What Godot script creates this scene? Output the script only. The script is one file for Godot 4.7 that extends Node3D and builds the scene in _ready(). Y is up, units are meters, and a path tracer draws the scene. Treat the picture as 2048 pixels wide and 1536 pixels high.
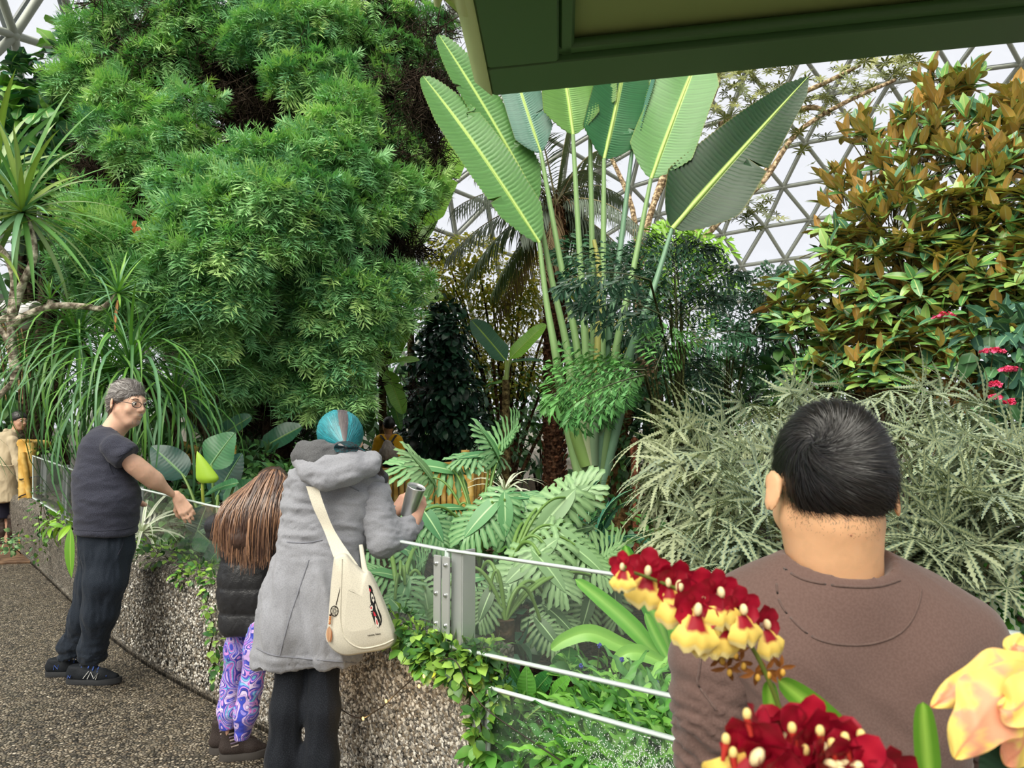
extends Node3D
# A planted conservatory under a geodesic dome, visitors along a glass guard.

const FOC := 1420.8          # focal length in pixels of the 2048 x 1536 frame
const EYE := Vector3(0, 1.4, 0)
const PITCH := 0.0681        # the lens looks up a little
var rng := RandomNumberGenerator.new()
var used := {}
var M := {}

func _ready() -> void:
	rng.seed = 7
	# ---- camera
	var cam := Camera3D.new()
	cam.name = "camera"
	add_child(cam)
	cam.position = EYE
	cam.rotation.x = PITCH
	var ca := CameraAttributesPhysical.new()
	ca.frustum_focal_length = 22.2
	ca.frustum_focus_distance = 3.2
	ca.frustum_near = 0.05
	ca.frustum_far = 200.0
	ca.exposure_aperture = 11.0
	cam.attributes = ca
	cam.current = true
	# ---- sky: bright overcast, and the exposure
	var sky := ProceduralSkyMaterial.new()
	sky.sky_top_color = Color(0.97, 0.98, 1.0)
	sky.sky_horizon_color = Color(0.93, 0.94, 0.97)
	sky.sky_curve = 0.3
	sky.sky_energy_multiplier = 0.95
	sky.ground_bottom_color = Color(0.25, 0.27, 0.25)
	sky.ground_horizon_color = Color(0.45, 0.47, 0.46)
	sky.use_debanding = false
	var env := Environment.new()
	env.background_mode = Environment.BG_SKY
	env.sky = Sky.new()
	env.sky.sky_material = sky
	env.tonemap_mode = Environment.TONE_MAPPER_LINEAR
	env.tonemap_exposure = 1.18
	env.sdfgi_enabled = true
	env.ssao_enabled = true
	env.ssil_enabled = true
	var we := WorldEnvironment.new()
	we.name = "surroundings"
	we.environment = env
	add_child(we)
	# ---- a thin high sun behind cloud: very soft
	var sun := DirectionalLight3D.new()
	sun.name = "veiled_sun"
	sun.light_energy = 1.6
	sun.light_color = Color(1.0, 0.98, 0.93)
	sun.light_angular_distance = 50.0
	sun.shadow_enabled = true
	sun.rotation = Vector3(-0.84, -0.5, 0)
	add_child(sun)
	materials()
	# ---- large structure first, then plants, people, small things
	build_ground()
	build_dome()
	build_wall_and_guard()
	build_kiosk()
	build_bamboo()
	build_trees()
	build_plants()
	build_people()
	build_foreground()

# ------------------------------------------------------------------ placing
func P(px: float, py: float, d: float) -> Vector3:
	# a point d metres ahead of the lens, seen at that place of the frame
	var r := Vector3((px - 1024.0) / FOC, (768.0 - py) / FOC, -1.0).rotated(Vector3.RIGHT, PITCH)
	return EYE + r * (d / -r.z)

func G(px: float, py: float, h := 0.0) -> Vector3:
	# where that line of sight meets the height h
	var r := Vector3((px - 1024.0) / FOC, (768.0 - py) / FOC, -1.0).rotated(Vector3.RIGHT, PITCH)
	return EYE + r * ((h - EYE.y) / r.y)

func S(px: float, d: float) -> float:
	return px * d / FOC

func rf(a: float, b: float) -> float:
	return rng.randf_range(a, b)

# ------------------------------------------------------------------ the scene's tree of things
func num(parent: Node, called: String) -> String:
	var key := str(parent.get_instance_id()) + called
	var n: int = used.get(key, 0)
	used[key] = n + 1
	return called if n == 0 else "%s_%03d" % [called, n]

func tag(o: Node, label: String, category: String, group := "") -> Node:
	o.set_meta("label", label)
	o.set_meta("category", category)
	if group != "":
		o.set_meta("group", group)
	return o

func thing(called: String, label: String, category: String, at := Vector3.ZERO, group := "") -> Node3D:
	var o := Node3D.new()
	o.name = num(self, called)
	o.position = at
	add_child(o)
	tag(o, label, category, group)
	return o

func setting(called: String) -> Node3D:
	var o := Node3D.new()
	o.name = num(self, called)
	add_child(o)
	o.set_meta("kind", "structure")
	return o

func part(parent: Node3D, called: String, mesh: Mesh, mat: Material, xf := Transform3D(), stuff := false) -> MeshInstance3D:
	# xf is in the world; the part keeps it whatever its parent
	var o := MeshInstance3D.new()
	o.name = num(parent, called)
	o.mesh = mesh
	o.material_override = mat
	parent.add_child(o)
	o.transform = rel(parent) * xf
	if stuff:
		o.set_meta("kind", "stuff")
	return o

func rel(parent: Node3D) -> Transform3D:
	if parent == self:
		return Transform3D()
	var t := parent.transform
	var up := parent.get_parent()
	while up != self and up is Node3D:
		t = up.transform * t
		up = up.get_parent()
	return t.affine_inverse()

func many(parent: Node3D, called: String, mesh: Mesh, mat: Material, at: Array, tint := PackedColorArray()) -> MultiMeshInstance3D:
	var mm := MultiMesh.new()
	mm.transform_format = MultiMesh.TRANSFORM_3D
	mm.use_colors = tint.size() > 0
	mm.mesh = mesh
	mm.instance_count = at.size()
	var r := rel(parent)
	for i in at.size():
		mm.set_instance_transform(i, r * (at[i] as Transform3D))
		if tint.size() > 0:
			mm.set_instance_color(i, tint[i])
	var o := MultiMeshInstance3D.new()
	o.name = num(parent, called)
	o.multimesh = mm
	o.material_override = mat
	parent.add_child(o)
	o.set_meta("kind", "stuff")
	return o

# ------------------------------------------------------------------ meshes
class MB:
	var v := PackedVector3Array()
	var c := PackedColorArray()
	var uv := PackedVector2Array()
	var ix := PackedInt32Array()
	var col := Color(1, 1, 1)
	var tinted := false
	var has_uv := false

	func tint(k: Color) -> MB:
		col = k
		tinted = true
		return self

	func vert(p: Vector3, u := Vector2.ZERO) -> int:
		v.append(p)
		c.append(col)
		uv.append(u)
		return v.size() - 1

	func tri(a: int, b: int, d: int) -> void:   # counter-clockwise from outside
		ix.append(a); ix.append(d); ix.append(b)

	func quad(a: int, b: int, d: int, e: int) -> void:
		tri(a, b, d)
		tri(a, d, e)

	func flat_quad(a: Vector3, b: Vector3, d: Vector3, e: Vector3) -> void:
		quad(vert(a), vert(b), vert(d), vert(e))

	func poly(pts: Array) -> void:               # flat convex face
		var f := v.size()
		for p in pts:
			vert(p)
		for i in range(1, pts.size() - 1):
			tri(f, f + i, f + i + 1)

	func loft(rings: Array, closed := true, cap0 := true, cap1 := true) -> void:
		var n: int = rings[0].size()
		var f := v.size()
		for j in rings.size():
			for i in n:
				vert(rings[j][i], Vector2(float(i) / n, float(j) / (rings.size() - 1)))
		for j in rings.size() - 1:
			for i in (n if closed else n - 1):
				var k := (i + 1) % n
				quad(f + j * n + i, f + j * n + k, f + (j + 1) * n + k, f + (j + 1) * n + i)
		if cap0:
			var a: Array = []
			for i in n:
				a.append(rings[0][n - 1 - i])
			poly(a)
		if cap1:
			poly(Array(rings[-1]))

	func tube(pts: Array, radii: Array, sides := 7, flat := 1.0, caps := true) -> void:
		var rings: Array = []
		var up := Vector3.UP
		var n := pts.size()
		var t0: Vector3 = (pts[1] - pts[0]).normalized()
		if absf(t0.dot(up)) > 0.9:
			up = Vector3.RIGHT
		var side := t0.cross(up).normalized()
		for j in n:
			var t: Vector3 = (pts[mini(j + 1, n - 1)] - pts[maxi(j - 1, 0)]).normalized()
			side = (side - t * side.dot(t)).normalized()
			var w := side.cross(t)
			var r: float = radii[j] if radii.size() == n else lerpf(radii[0], radii[-1], float(j) / (n - 1))
			var ring := PackedVector3Array()
			for i in sides:
				var a := TAU * i / sides
				ring.append(pts[j] + side * (cos(a) * r) + w * (sin(a) * r * flat))
			rings.append(ring)
		loft(rings, true, caps, caps)

	func box(at: Vector3, size: Vector3, b := Basis(), bevel := 0.0) -> void:
		var h := size * 0.5
		if bevel <= 0.0:
			var q: Array = []
			for s in [Vector3(-1, -1, -1), Vector3(1, -1, -1), Vector3(1, 1, -1), Vector3(-1, 1, -1), Vector3(-1, -1, 1), Vector3(1, -1, 1), Vector3(1, 1, 1), Vector3(-1, 1, 1)]:
				q.append(at + b * (h * s))
			for f in [[1, 0, 3, 2], [4, 5, 6, 7], [0, 4, 7, 3], [5, 1, 2, 6], [3, 7, 6, 2], [0, 1, 5, 4]]:
				flat_quad(q[f[0]], q[f[1]], q[f[2]], q[f[3]])
			return
		var rings: Array = []
		for lv in [[-h.y, bevel], [-h.y + bevel, 0.0], [h.y - bevel, 0.0], [h.y, bevel]]:
			var x: float = h.x - lv[1]
			var z: float = h.z - lv[1]
			var ring := PackedVector3Array()
			for k in [[x, -z + bevel], [x, z - bevel], [x - bevel, z], [-x + bevel, z], [-x, z - bevel], [-x, -z + bevel], [-x + bevel, -z], [x - bevel, -z]]:
				ring.append(at + b * Vector3(k[0], lv[0], k[1]))
			ring.reverse()
			rings.append(ring)
		loft(rings)

	func ball(at: Vector3, r: Vector3, b := Basis(), nu := 8, nv := 6) -> void:
		var rings: Array = []
		for j in nv + 1:
			var a := PI * (float(j) / nv - 0.5)
			var ring := PackedVector3Array()
			for i in nu:
				var t := -TAU * i / nu
				ring.append(at + b * (r * Vector3(cos(a) * cos(t), sin(a), cos(a) * sin(t))))
			rings.append(ring)
		loft(rings, true, false, false)

	func lathe(at: Vector3, prof: Array, sides := 20, b := Basis()) -> void:
		var rings: Array = []
		for q in prof:
			var ring := PackedVector3Array()
			for i in sides:
				var t := -TAU * i / sides
				ring.append(at + b * Vector3(q[0] * cos(t), q[1], q[0] * sin(t)))
			rings.append(ring)
		loft(rings)

	func xform(t: Transform3D, from := 0) -> void:
		for i in range(from, v.size()):
			v[i] = t * v[i]

	func mesh() -> ArrayMesh:
		var nn := PackedVector3Array()
		nn.resize(v.size())
		for t in range(0, ix.size(), 3):
			var a := ix[t]
			var d := ix[t + 1]
			var b := ix[t + 2]
			var n := (v[b] - v[a]).cross(v[d] - v[a])
			nn[a] += n
			nn[b] += n
			nn[d] += n
		for i in nn.size():
			nn[i] = nn[i].normalized() if nn[i].length_squared() > 1e-20 else Vector3.UP
		var arr: Array = []
		arr.resize(Mesh.ARRAY_MAX)
		arr[Mesh.ARRAY_VERTEX] = v
		arr[Mesh.ARRAY_NORMAL] = nn
		if tinted:
			arr[Mesh.ARRAY_COLOR] = c
		if has_uv:
			arr[Mesh.ARRAY_TEX_UV] = uv
		arr[Mesh.ARRAY_INDEX] = ix
		var m := ArrayMesh.new()
		m.add_surface_from_arrays(Mesh.PRIMITIVE_TRIANGLES, arr)
		return m

func lin(r: float, g: float, b: float) -> Color:   # an 8-bit picture colour as a linear one
	return Color(r / 255.0, g / 255.0, b / 255.0).srgb_to_linear()

func basis_to(dir: Vector3, up := Vector3.UP) -> Basis:   # y along dir, z towards up
	var y := dir.normalized()
	if absf(y.dot(up)) > 0.98:
		up = Vector3.RIGHT if absf(y.x) < 0.9 else Vector3.FORWARD
	var x := y.cross(up).normalized()
	return Basis(x, y, x.cross(y))

func bez(a: Vector3, b: Vector3, c: Vector3, n: int) -> Array:
	var out: Array = []
	for i in n + 1:
		var t := float(i) / n
		out.append(a.lerp(b, t).lerp(b.lerp(c, t), t))
	return out

func smooth_line(p: Array, n: int) -> Array:   # Catmull-Rom through the points
	var out: Array = []
	for i in p.size() - 1:
		var a: Vector3 = p[maxi(i - 1, 0)]
		var b: Vector3 = p[i]
		var c: Vector3 = p[i + 1]
		var d: Vector3 = p[mini(i + 2, p.size() - 1)]
		for k in n:
			out.append(b.cubic_interpolate(c, a, d, float(k) / n))
	out.append(p[-1])
	return out

# ------------------------------------------------------------------ materials
func mat(color: Color, rough := 0.6, spec := 0.5, metal := 0.0) -> StandardMaterial3D:
	var m := StandardMaterial3D.new()
	m.albedo_color = color
	m.roughness = rough
	m.metallic = metal
	m.metallic_specular = spec
	return m

func c8(r: int, g: int, b: int) -> Color:
	return Color(r / 255.0, g / 255.0, b / 255.0)

func leafmat(rough := 0.42, through := 0.45, spec := 0.5) -> StandardMaterial3D:
	# tinted by the colours of the mesh and of its copies; lets some light through
	var m := mat(Color.WHITE, rough, spec)
	m.vertex_color_use_as_albedo = true
	m.backlight_enabled = true
	m.backlight = Color(through, through, through * 0.6)
	m.cull_mode = BaseMaterial3D.CULL_DISABLED
	return m

func noise(kind: int, freq: float, sd: int, oct := 1) -> FastNoiseLite:
	var n := FastNoiseLite.new()
	n.noise_type = kind
	n.frequency = freq
	n.seed = sd
	n.fractal_type = FastNoiseLite.FRACTAL_FBM if oct > 1 else FastNoiseLite.FRACTAL_NONE
	n.fractal_octaves = oct
	return n

func ntex(n: FastNoiseLite, size: int, ramp: Array = [], normal := 0.0) -> NoiseTexture2D:
	var t := NoiseTexture2D.new()
	t.width = size
	t.height = size
	t.seamless = true
	t.noise = n
	if normal > 0.0:
		t.as_normal_map = true
		t.bump_strength = normal
	if ramp.size() > 0:
		var g := Gradient.new()
		var o := PackedFloat32Array()
		var cc := PackedColorArray()
		for r in ramp:
			o.append(r[0])
			cc.append(r[1])
		g.offsets = o
		g.colors = cc
		t.color_ramp = g
	return t

func tri_world(m: StandardMaterial3D, scale: float, world := true) -> StandardMaterial3D:
	m.uv1_triplanar = true
	m.uv1_world_triplanar = world
	m.uv1_scale = Vector3.ONE * scale
	m.uv1_triplanar_sharpness = 4.0
	return m

func cloth(color: Color, rough := 0.85, weave := 0.35, sheen := 0.3, dapple := 0.03, scale := 6.0) -> StandardMaterial3D:
	var m := mat(Color.WHITE, rough, 0.3)
	var lo := color.darkened(dapple)
	var hi := color.lightened(dapple * 0.6)
	m.albedo_texture = ntex(noise(FastNoiseLite.TYPE_SIMPLEX, 0.11, 3, 3), 256, [[0.25, lo], [0.5, color], [0.8, hi]])
	m.normal_enabled = true
	m.normal_texture = M.weave
	m.normal_scale = weave * 0.22
	m.rim_enabled = sheen > 0.0
	m.rim = sheen
	m.rim_tint = 0.6
	return tri_world(m, scale, false)

func materials() -> void:
	M.weave = ntex(noise(FastNoiseLite.TYPE_VALUE, 0.35, 5), 256, [], 4.0)
	# exposed aggregate: grey, white, tan and black pebbles in cement
	var stones: Array = [[0.0, c8(62, 60, 58)], [0.16, c8(110, 107, 101)], [0.3, c8(162, 156, 146)], [0.42, c8(96, 93, 90)], [0.55, c8(186, 180, 168)], [0.66, c8(128, 120, 108)], [0.8, c8(208, 203, 194)], [0.9, c8(142, 130, 114)], [1.0, c8(232, 228, 220)]]
	for w in [["wall_cement", 0.065, 20, c8(255, 255, 255), 0.75], ["path", 0.07, 31, c8(236, 230, 220), 0.42]]:
		var cell := noise(FastNoiseLite.TYPE_CELLULAR, w[1], w[2])
		cell.cellular_return_type = FastNoiseLite.RETURN_CELL_VALUE
		cell.cellular_jitter = 0.95
		var gap := noise(FastNoiseLite.TYPE_CELLULAR, w[1], w[2])
		gap.cellular_return_type = FastNoiseLite.RETURN_DISTANCE2_SUB
		gap.cellular_jitter = 0.95
		var m := mat(w[3], w[4], 0.5)
		m.albedo_texture = ntex(cell, 1024, stones)
		m.detail_enabled = true
		m.detail_blend_mode = BaseMaterial3D.BLEND_MODE_MUL
		m.detail_albedo = ntex(gap, 1024, [[0.0, c8(70, 66, 60)], [0.28, c8(225, 222, 216)], [0.5, c8(255, 255, 255)]])
		m.heightmap_enabled = true
		m.heightmap_texture = ntex(gap, 1024, [[0.0, Color.BLACK], [0.35, Color(0.8, 0.8, 0.8)], [0.7, Color.WHITE]])
		m.heightmap_scale = 0.5
		M[w[0]] = tri_world(m, 0.9)
	# damp patches: the path is smoother where it is wet
	M.path.roughness_texture = ntex(noise(FastNoiseLite.TYPE_SIMPLEX, 0.008, 8, 3), 512, [[0.3, Color(0.45, 0.45, 0.45)], [0.6, Color(1, 1, 1)]])
	M.path.roughness = 0.7
	M.soil = mat(Color.WHITE, 0.95, 0.2)
	M.soil.albedo_texture = ntex(noise(FastNoiseLite.TYPE_SIMPLEX, 0.03, 4, 4), 512, [[0.2, c8(22, 19, 15)], [0.5, c8(44, 37, 28)], [0.8, c8(66, 56, 42)]])
	M.soil.heightmap_enabled = true
	M.soil.heightmap_texture = ntex(noise(FastNoiseLite.TYPE_SIMPLEX, 0.04, 9, 4), 512)
	M.soil.heightmap_scale = 3.0
	tri_world(M.soil, 1.0)
	M.concrete = mat(Color.WHITE, 0.85, 0.3)
	M.concrete.albedo_texture = ntex(noise(FastNoiseLite.TYPE_SIMPLEX, 0.012, 14, 5), 512, [[0.2, c8(150, 147, 138)], [0.55, c8(186, 183, 174)], [0.9, c8(206, 204, 198)]])
	tri_world(M.concrete, 0.5)
	M.strut = mat(c8(176, 182, 172), 0.42, 0.5)
	M.strut_outer = mat(c8(120, 126, 130), 0.4, 0.5)
	M.pane = mat(Color(0.96, 0.97, 1.0, 0.035), 0.05, 0.45)
	M.pane.transparency = BaseMaterial3D.TRANSPARENCY_ALPHA
	M.guard_glass = mat(Color(0.86, 0.95, 0.92, 0.02), 0.02, 0.4)
	M.guard_glass.transparency = BaseMaterial3D.TRANSPARENCY_ALPHA
	M.glass_edge = mat(c8(214, 228, 224), 0.3, 0.5)
	M.alu = mat(c8(196, 200, 200), 0.38, 0.5, 0.55)
	M.alu_dark = mat(c8(150, 156, 158), 0.5, 0.5, 0.4)
	M.bolt = mat(c8(200, 203, 205), 0.25, 0.5, 0.9)
	M.steel = mat(c8(226, 226, 224), 0.3, 0.5, 0.9)
	M.green_paint = mat(c8(74, 112, 66), 0.42, 0.5)
	M.pale_lit_paint = mat(c8(214, 232, 164), 0.45, 0.5)  # pale green of the cornice; on the shutter edge, sky light painted in
	M.olive_paint = mat(c8(150, 168, 106), 0.55, 0.4)
	M.leaf = leafmat(0.4, 0.42)
	M.leaf_gloss = leafmat(0.3, 0.3, 0.45)
	M.leaf_rubber = leafmat(0.3, 0.45, 0.6)
	M.leaf_dull = leafmat(0.5, 0.5, 0.45)
	M.leaf_sheer = leafmat(0.55, 0.95, 0.35)
	M.bark = mat(Color.WHITE, 0.9, 0.25)
	M.bark.vertex_color_use_as_albedo = true
	M.bark.albedo_texture = ntex(noise(FastNoiseLite.TYPE_SIMPLEX, 0.02, 12, 4), 256, [[0.2, Color(0.45, 0.42, 0.4)], [0.8, Color(1, 1, 1)]])
	M.bark.heightmap_enabled = true
	M.bark.heightmap_texture = ntex(noise(FastNoiseLite.TYPE_SIMPLEX, 0.03, 16, 4), 256)
	M.bark.heightmap_scale = 1.5
	tri_world(M.bark, 2.0, false)
	M.bamboo = mat(Color.WHITE, 0.45, 0.5)
	M.bamboo.albedo_texture = ntex(noise(FastNoiseLite.TYPE_SIMPLEX, 0.015, 22, 3), 256, [[0.2, c8(206, 160, 72)], [0.5, c8(226, 184, 96)], [0.8, c8(238, 204, 126)]])
	tri_world(M.bamboo, 1.2, false)
	M.plank = mat(Color.WHITE, 0.6, 0.4)
	M.plank.albedo_texture = ntex(noise(FastNoiseLite.TYPE_SIMPLEX, 0.02, 25, 4), 256, [[0.2, c8(88, 66, 50)], [0.8, c8(134, 106, 82)]])
	tri_world(M.plank, 1.0, false)
	M.wire = mat(c8(40, 30, 22), 0.5)
	M.black = mat(c8(18, 18, 19), 0.5)
	M.tint = mat(Color.WHITE, 0.6, 0.4)
	M.tint.vertex_color_use_as_albedo = true

# ------------------------------------------------------------------ ground, path, dome
func bed_height(p: Vector3) -> float:
	# the soil behind the wall: high against it on the left, falling to the pond side
	var s := p.x - p.z * -1.0 - 2.35          # distance past the wall line, roughly
	var left := clampf((-p.x - 0.1) / 0.6, 0.0, 1.0)
	return lerpf(0.06, 0.5 - 0.35 * clampf((s - 0.8) / 2.5, 0.0, 1.0), left)

func wall_line(t: float) -> Vector3:   # foot of the wall, t 0 far left .. 1 right end
	var pts := [G(20, 1092), G(75, 1140), G(235, 1290), G(435, 1412), G(560, 1482), G(700, 1566), G(952, 1722)]
	var f := t * (pts.size() - 1)
	var i := mini(int(f), pts.size() - 2)
	return pts[i].cubic_interpolate(pts[i + 1], pts[maxi(i - 1, 0)], pts[mini(i + 2, pts.size() - 1)], f - i)

func build_ground() -> void:
	var path := setting("floor")
	var b := MB.new()
	b.box(Vector3(0, -0.1, -8), Vector3(60, 0.2, 60))
	part(path, "path_slab", b.mesh(), M.path)
	# soil of the planted bed, past the wall line
	var bed := setting("ground")
	var g := MB.new()
	var nz := noise(FastNoiseLite.TYPE_SIMPLEX, 0.9, 3, 3)
	var cols := 60
	var rows := 50
	for j in rows + 1:
		for i in cols + 1:
			# a fan of rows that starts on the wall line
			var t := float(i) / cols
			var base := wall_line(t) if t < 0.72 else wall_line(0.72).lerp(wall_line(1.0), (t - 0.72) / 0.28)
			if t > 0.9:
				base = wall_line(1.0) + Vector3(1, 0, 1).normalized() * (t - 0.9) * 24.0
			var away := Vector3(0.55, 0, -1).normalized() * pow(float(j) / rows, 1.6) * 24.0 + Vector3(0.12, 0, -0.12)
			var p: Vector3 = base + away
			p.y = bed_height(p) + nz.get_noise_2d(p.x, p.z) * 0.06
			g.vert(p)
	for j in rows:
		for i in cols:
			var a := j * (cols + 1) + i
			g.quad(a, a + 1, a + cols + 2, a + cols + 1)
	part(bed, "soil", g.mesh(), M.soil)
	# boards of the walk at the far left
	var deck := setting("floor_boards")
	for k in 9:
		var q := MB.new()
		q.box(Vector3.ZERO, Vector3(3.4, 0.03, 0.17), Basis(), 0.006)
		part(deck, "plank", q.mesh(), M.plank, Transform3D(Basis(Vector3.UP, 0.25), Vector3(-6.4 - k * 0.045, 0.012, -7.5 - k * 0.18)))

func build_dome() -> void:
	var c := Vector3(9.5, -1.0, -11.0)
	var rad := 22.0
	var n := 14
	var ph := (1.0 + sqrt(5.0)) / 2.0
	var ico := [Vector3(0, 1, 0)]
	for k in 5:
		ico.append(Vector3(cos(TAU * k / 5) * 2.0 / sqrt(5.0), 1.0 / sqrt(5.0), sin(TAU * k / 5) * 2.0 / sqrt(5.0)))
	for k in 5:
		ico.append(Vector3(cos(TAU * (k + 0.5) / 5) * 2.0 / sqrt(5.0), -1.0 / sqrt(5.0), sin(TAU * (k + 0.5) / 5) * 2.0 / sqrt(5.0)))
	ico.append(Vector3(0, -1, 0))
	var faces: Array = []
	for k in 5:
		var k2 := (k + 1) % 5
		faces.append([0, 1 + k2, 1 + k])
		faces.append([1 + k, 1 + k2, 6 + k])
		faces.append([6 + k, 1 + k2, 6 + k2])
	var turn := Basis(Vector3.UP, 0.57)
	var ids := {}
	var pts: Array = []
	var edges := {}
	var tris: Array = []
	for f in faces:
		var grid := {}
		for i in n + 1:
			for j in n + 1 - i:
				var q: Vector3 = (ico[f[0]] * (n - i - j) + ico[f[1]] * i + ico[f[2]] * j) / n
				q = turn * q.normalized()
				var key := Vector3i((q * 4000.0).round())
				if not ids.has(key):
					ids[key] = pts.size()
					pts.append(c + q * rad)
				grid[Vector2i(i, j)] = ids[key]
		for i in n:
			for j in n - i:
				tris.append([grid[Vector2i(i, j)], grid[Vector2i(i + 1, j)], grid[Vector2i(i, j + 1)]])
				if j < n - i - 1:
					tris.append([grid[Vector2i(i + 1, j)], grid[Vector2i(i + 1, j + 1)], grid[Vector2i(i, j + 1)]])
	var keep: Array = []
	for t in tris:
		if minf(pts[t[0]].y, minf(pts[t[1]].y, pts[t[2]].y)) < 0.6:
			continue
		keep.append(t)
		for e in [[t[0], t[1]], [t[1], t[2]], [t[2], t[0]]]:
			edges[Vector2i(mini(e[0], e[1]), maxi(e[0], e[1]))] = true
	var dome := setting("ceiling")
	var one := MB.new()     # a strut one metre long along y, outer glazing bar on its z side
	one.tube([Vector3(0, 0, 0), Vector3(0, 1, 0)], [0.08, 0.08], 8)
	var bar := MB.new()
	bar.box(Vector3(0, 0.5, 0.2), Vector3(0.07, 1.0, 0.05))
	var mesh_a := one.mesh()
	var mesh_b := bar.mesh()
	var order: Array = []
	for e in edges:
		order.append([seen_size(pts[e.x], pts[e.y]), e])
	order.sort_custom(func(a, b): return a[0] > b[0])
	var rest: Array = []
	var k := 0
	for o in order:
		var a: Vector3 = pts[o[1].x]
		var b2: Vector3 = pts[o[1].y]
		var bs := basis_to(b2 - a, (a - c).normalized())
		bs.y *= (b2 - a).length()
		var xf := Transform3D(bs, a)
		if k < 290:
			var s := part(dome, "strut", mesh_a, M.strut, xf)
			var g := part(s, "glazing_bar", mesh_b, M.strut_outer)
			g.transform = Transform3D()
		else:
			rest.append(xf)
		k += 1
	many(dome, "far_struts", mesh_a, M.strut, rest)
	many(dome, "far_glazing_bars", mesh_b, M.strut_outer, rest)
	var hub := MB.new()
	hub.ball(Vector3.ZERO, Vector3(0.11, 0.11, 0.11))
	var hubs: Array = []
	for p in pts:
		if p.y > 0.6:
			hubs.append(Transform3D(Basis(), p))
	many(dome, "strut_hubs", hub.mesh(), M.strut, hubs)
	# acrylic panes: each a shallow bubble on its triangle, just outside the bars
	var porder: Array = []
	for t in keep:
		porder.append([seen_size(pts[t[0]], pts[t[1]]) + seen_size(pts[t[1]], pts[t[2]]), t])
	porder.sort_custom(func(a, b): return a[0] > b[0])
	var far := MB.new()
	k = 0
	for o in porder:
		var m := far if k >= 290 else MB.new()
		var q: Array = []
		for w in 3:
			q.append(c + (pts[o[1][w]] - c) * (1.0 + 0.24 / rad))
		var mid: Vector3 = (q[0] + q[1] + q[2]) / 3.0
		mid = c + (mid - c) * (1.0 + 0.22 / rad)
		for w in 3:
			m.poly([q[w], q[(w + 1) % 3], mid])
		if k < 290:
			part(dome, "pane", m.mesh(), M.pane)
		k += 1
	part(dome, "far_panes", far.mesh(), M.pane, Transform3D(), true)
	# concrete ring the dome stands on
	var ring := setting("wall_ring")
	var rb := MB.new()
	var rr: Array = []
	for i in 97:
		var a := TAU * i / 96
		var d := Vector3(cos(a), 0, sin(a))
		var q := PackedVector3Array()
		for w in [[21.4, 0.0], [22.3, 0.0], [22.3, 1.5], [21.4, 1.5]]:
			q.append(Vector3(c.x, 0, c.z) + d * w[0] + Vector3.UP * w[1])
		rr.append(q)
	rb.loft(rr, true, false, false)
	part(ring, "ring_wall", rb.mesh(), M.concrete)

func seen_size(a: Vector3, b: Vector3) -> float:
	var pa := to_px(a)
	var pb := to_px(b)
	if pa.z < 0.3 or pb.z < 0.3:
		return 0.0
	var m := (pa + pb) * 0.5
	if m.x < -100 or m.x > 2150 or m.y < -100 or m.y > 1600:
		return 0.0
	return Vector2(pa.x - pb.x, pa.y - pb.y).length()

func to_px(p: Vector3) -> Vector3:
	var q := (p - EYE).rotated(Vector3.RIGHT, -PITCH)
	return Vector3(1024.0 + FOC * q.x / -q.z, 768.0 - FOC * q.y / -q.z, -q.z)

# ------------------------------------------------------------------ the low wall, its glass guard and posts
func build_wall_and_guard() -> void:
	var wall := setting("wall_planter")
	var b := MB.new()
	var rings: Array = []
	var inner := Vector3(0.62, 0, -0.78).normalized()
	for i in 41:
		var t := i / 40.0
		var p := wall_line(t)
		var q := PackedVector3Array()
		for w in [[0.0, 0.0], [0.0, 0.045], [0.012, 0.05], [-0.02, 0.3], [-0.045, 0.56], [-0.02, 0.63], [0.02, 0.645], [0.2, 0.645], [0.2, 0.0]]:
			q.append(p + inner * w[0] + Vector3.UP * w[1])
		rings.append(q)
	b.loft(rings)
	part(wall, "wall_body", b.mesh(), M.wall_cement)
	# pebbles standing proud of the cement, near part of the wall
	var pebble: Array = []
	for s in 3:
		var pm := MB.new()
		pm.tint(Color.WHITE)
		pm.ball(Vector3.ZERO, Vector3(1, 0.8, 0.55), Basis(Vector3(0, 0, 1), s * 0.7), 7, 4)
		for i in pm.v.size():
			pm.v[i] *= 1.0 + 0.18 * sin(pm.v[i].x * 5.0 + s * 2.0) * cos(pm.v[i].y * 4.0 + s)
		pebble.append(pm.mesh())
	var at := [[], [], []]
	var cols := [PackedColorArray(), PackedColorArray(), PackedColorArray()]
	var pal := [lin(112, 109, 104), lin(164, 158, 148), lin(80, 78, 75), lin(200, 195, 185), lin(134, 124, 110), lin(146, 144, 140), lin(226, 222, 214), lin(116, 106, 92)]
	for i in 26000:
		var t := 0.3 + 0.7 * pow(rng.randf(), 0.7)
		var p := wall_line(t)
		var y := rf(0.05, 0.635)
		var off := lerpf(0.0, -0.045, clampf((y - 0.05) / 0.5, 0, 1))
		if y > 0.57:
			off = lerpf(-0.045, 0.0, (y - 0.57) / 0.07)
		p += inner * off + Vector3.UP * y
		var r := rf(0.0045, 0.0095)
		var bs := basis_to(Vector3.UP.rotated(inner, rf(-1.5, 1.5)), -inner) * Basis.from_scale(Vector3(r * rf(0.8, 1.4), r, r))
		var s := i % 3
		at[s].append(Transform3D(bs, p))
		cols[s].append(pal[rng.randi() % 8])
	for s in 3:
		many(wall, "pebbles", pebble[s], M.tint, at[s], cols[s])
	guard()
	light_string()

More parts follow.
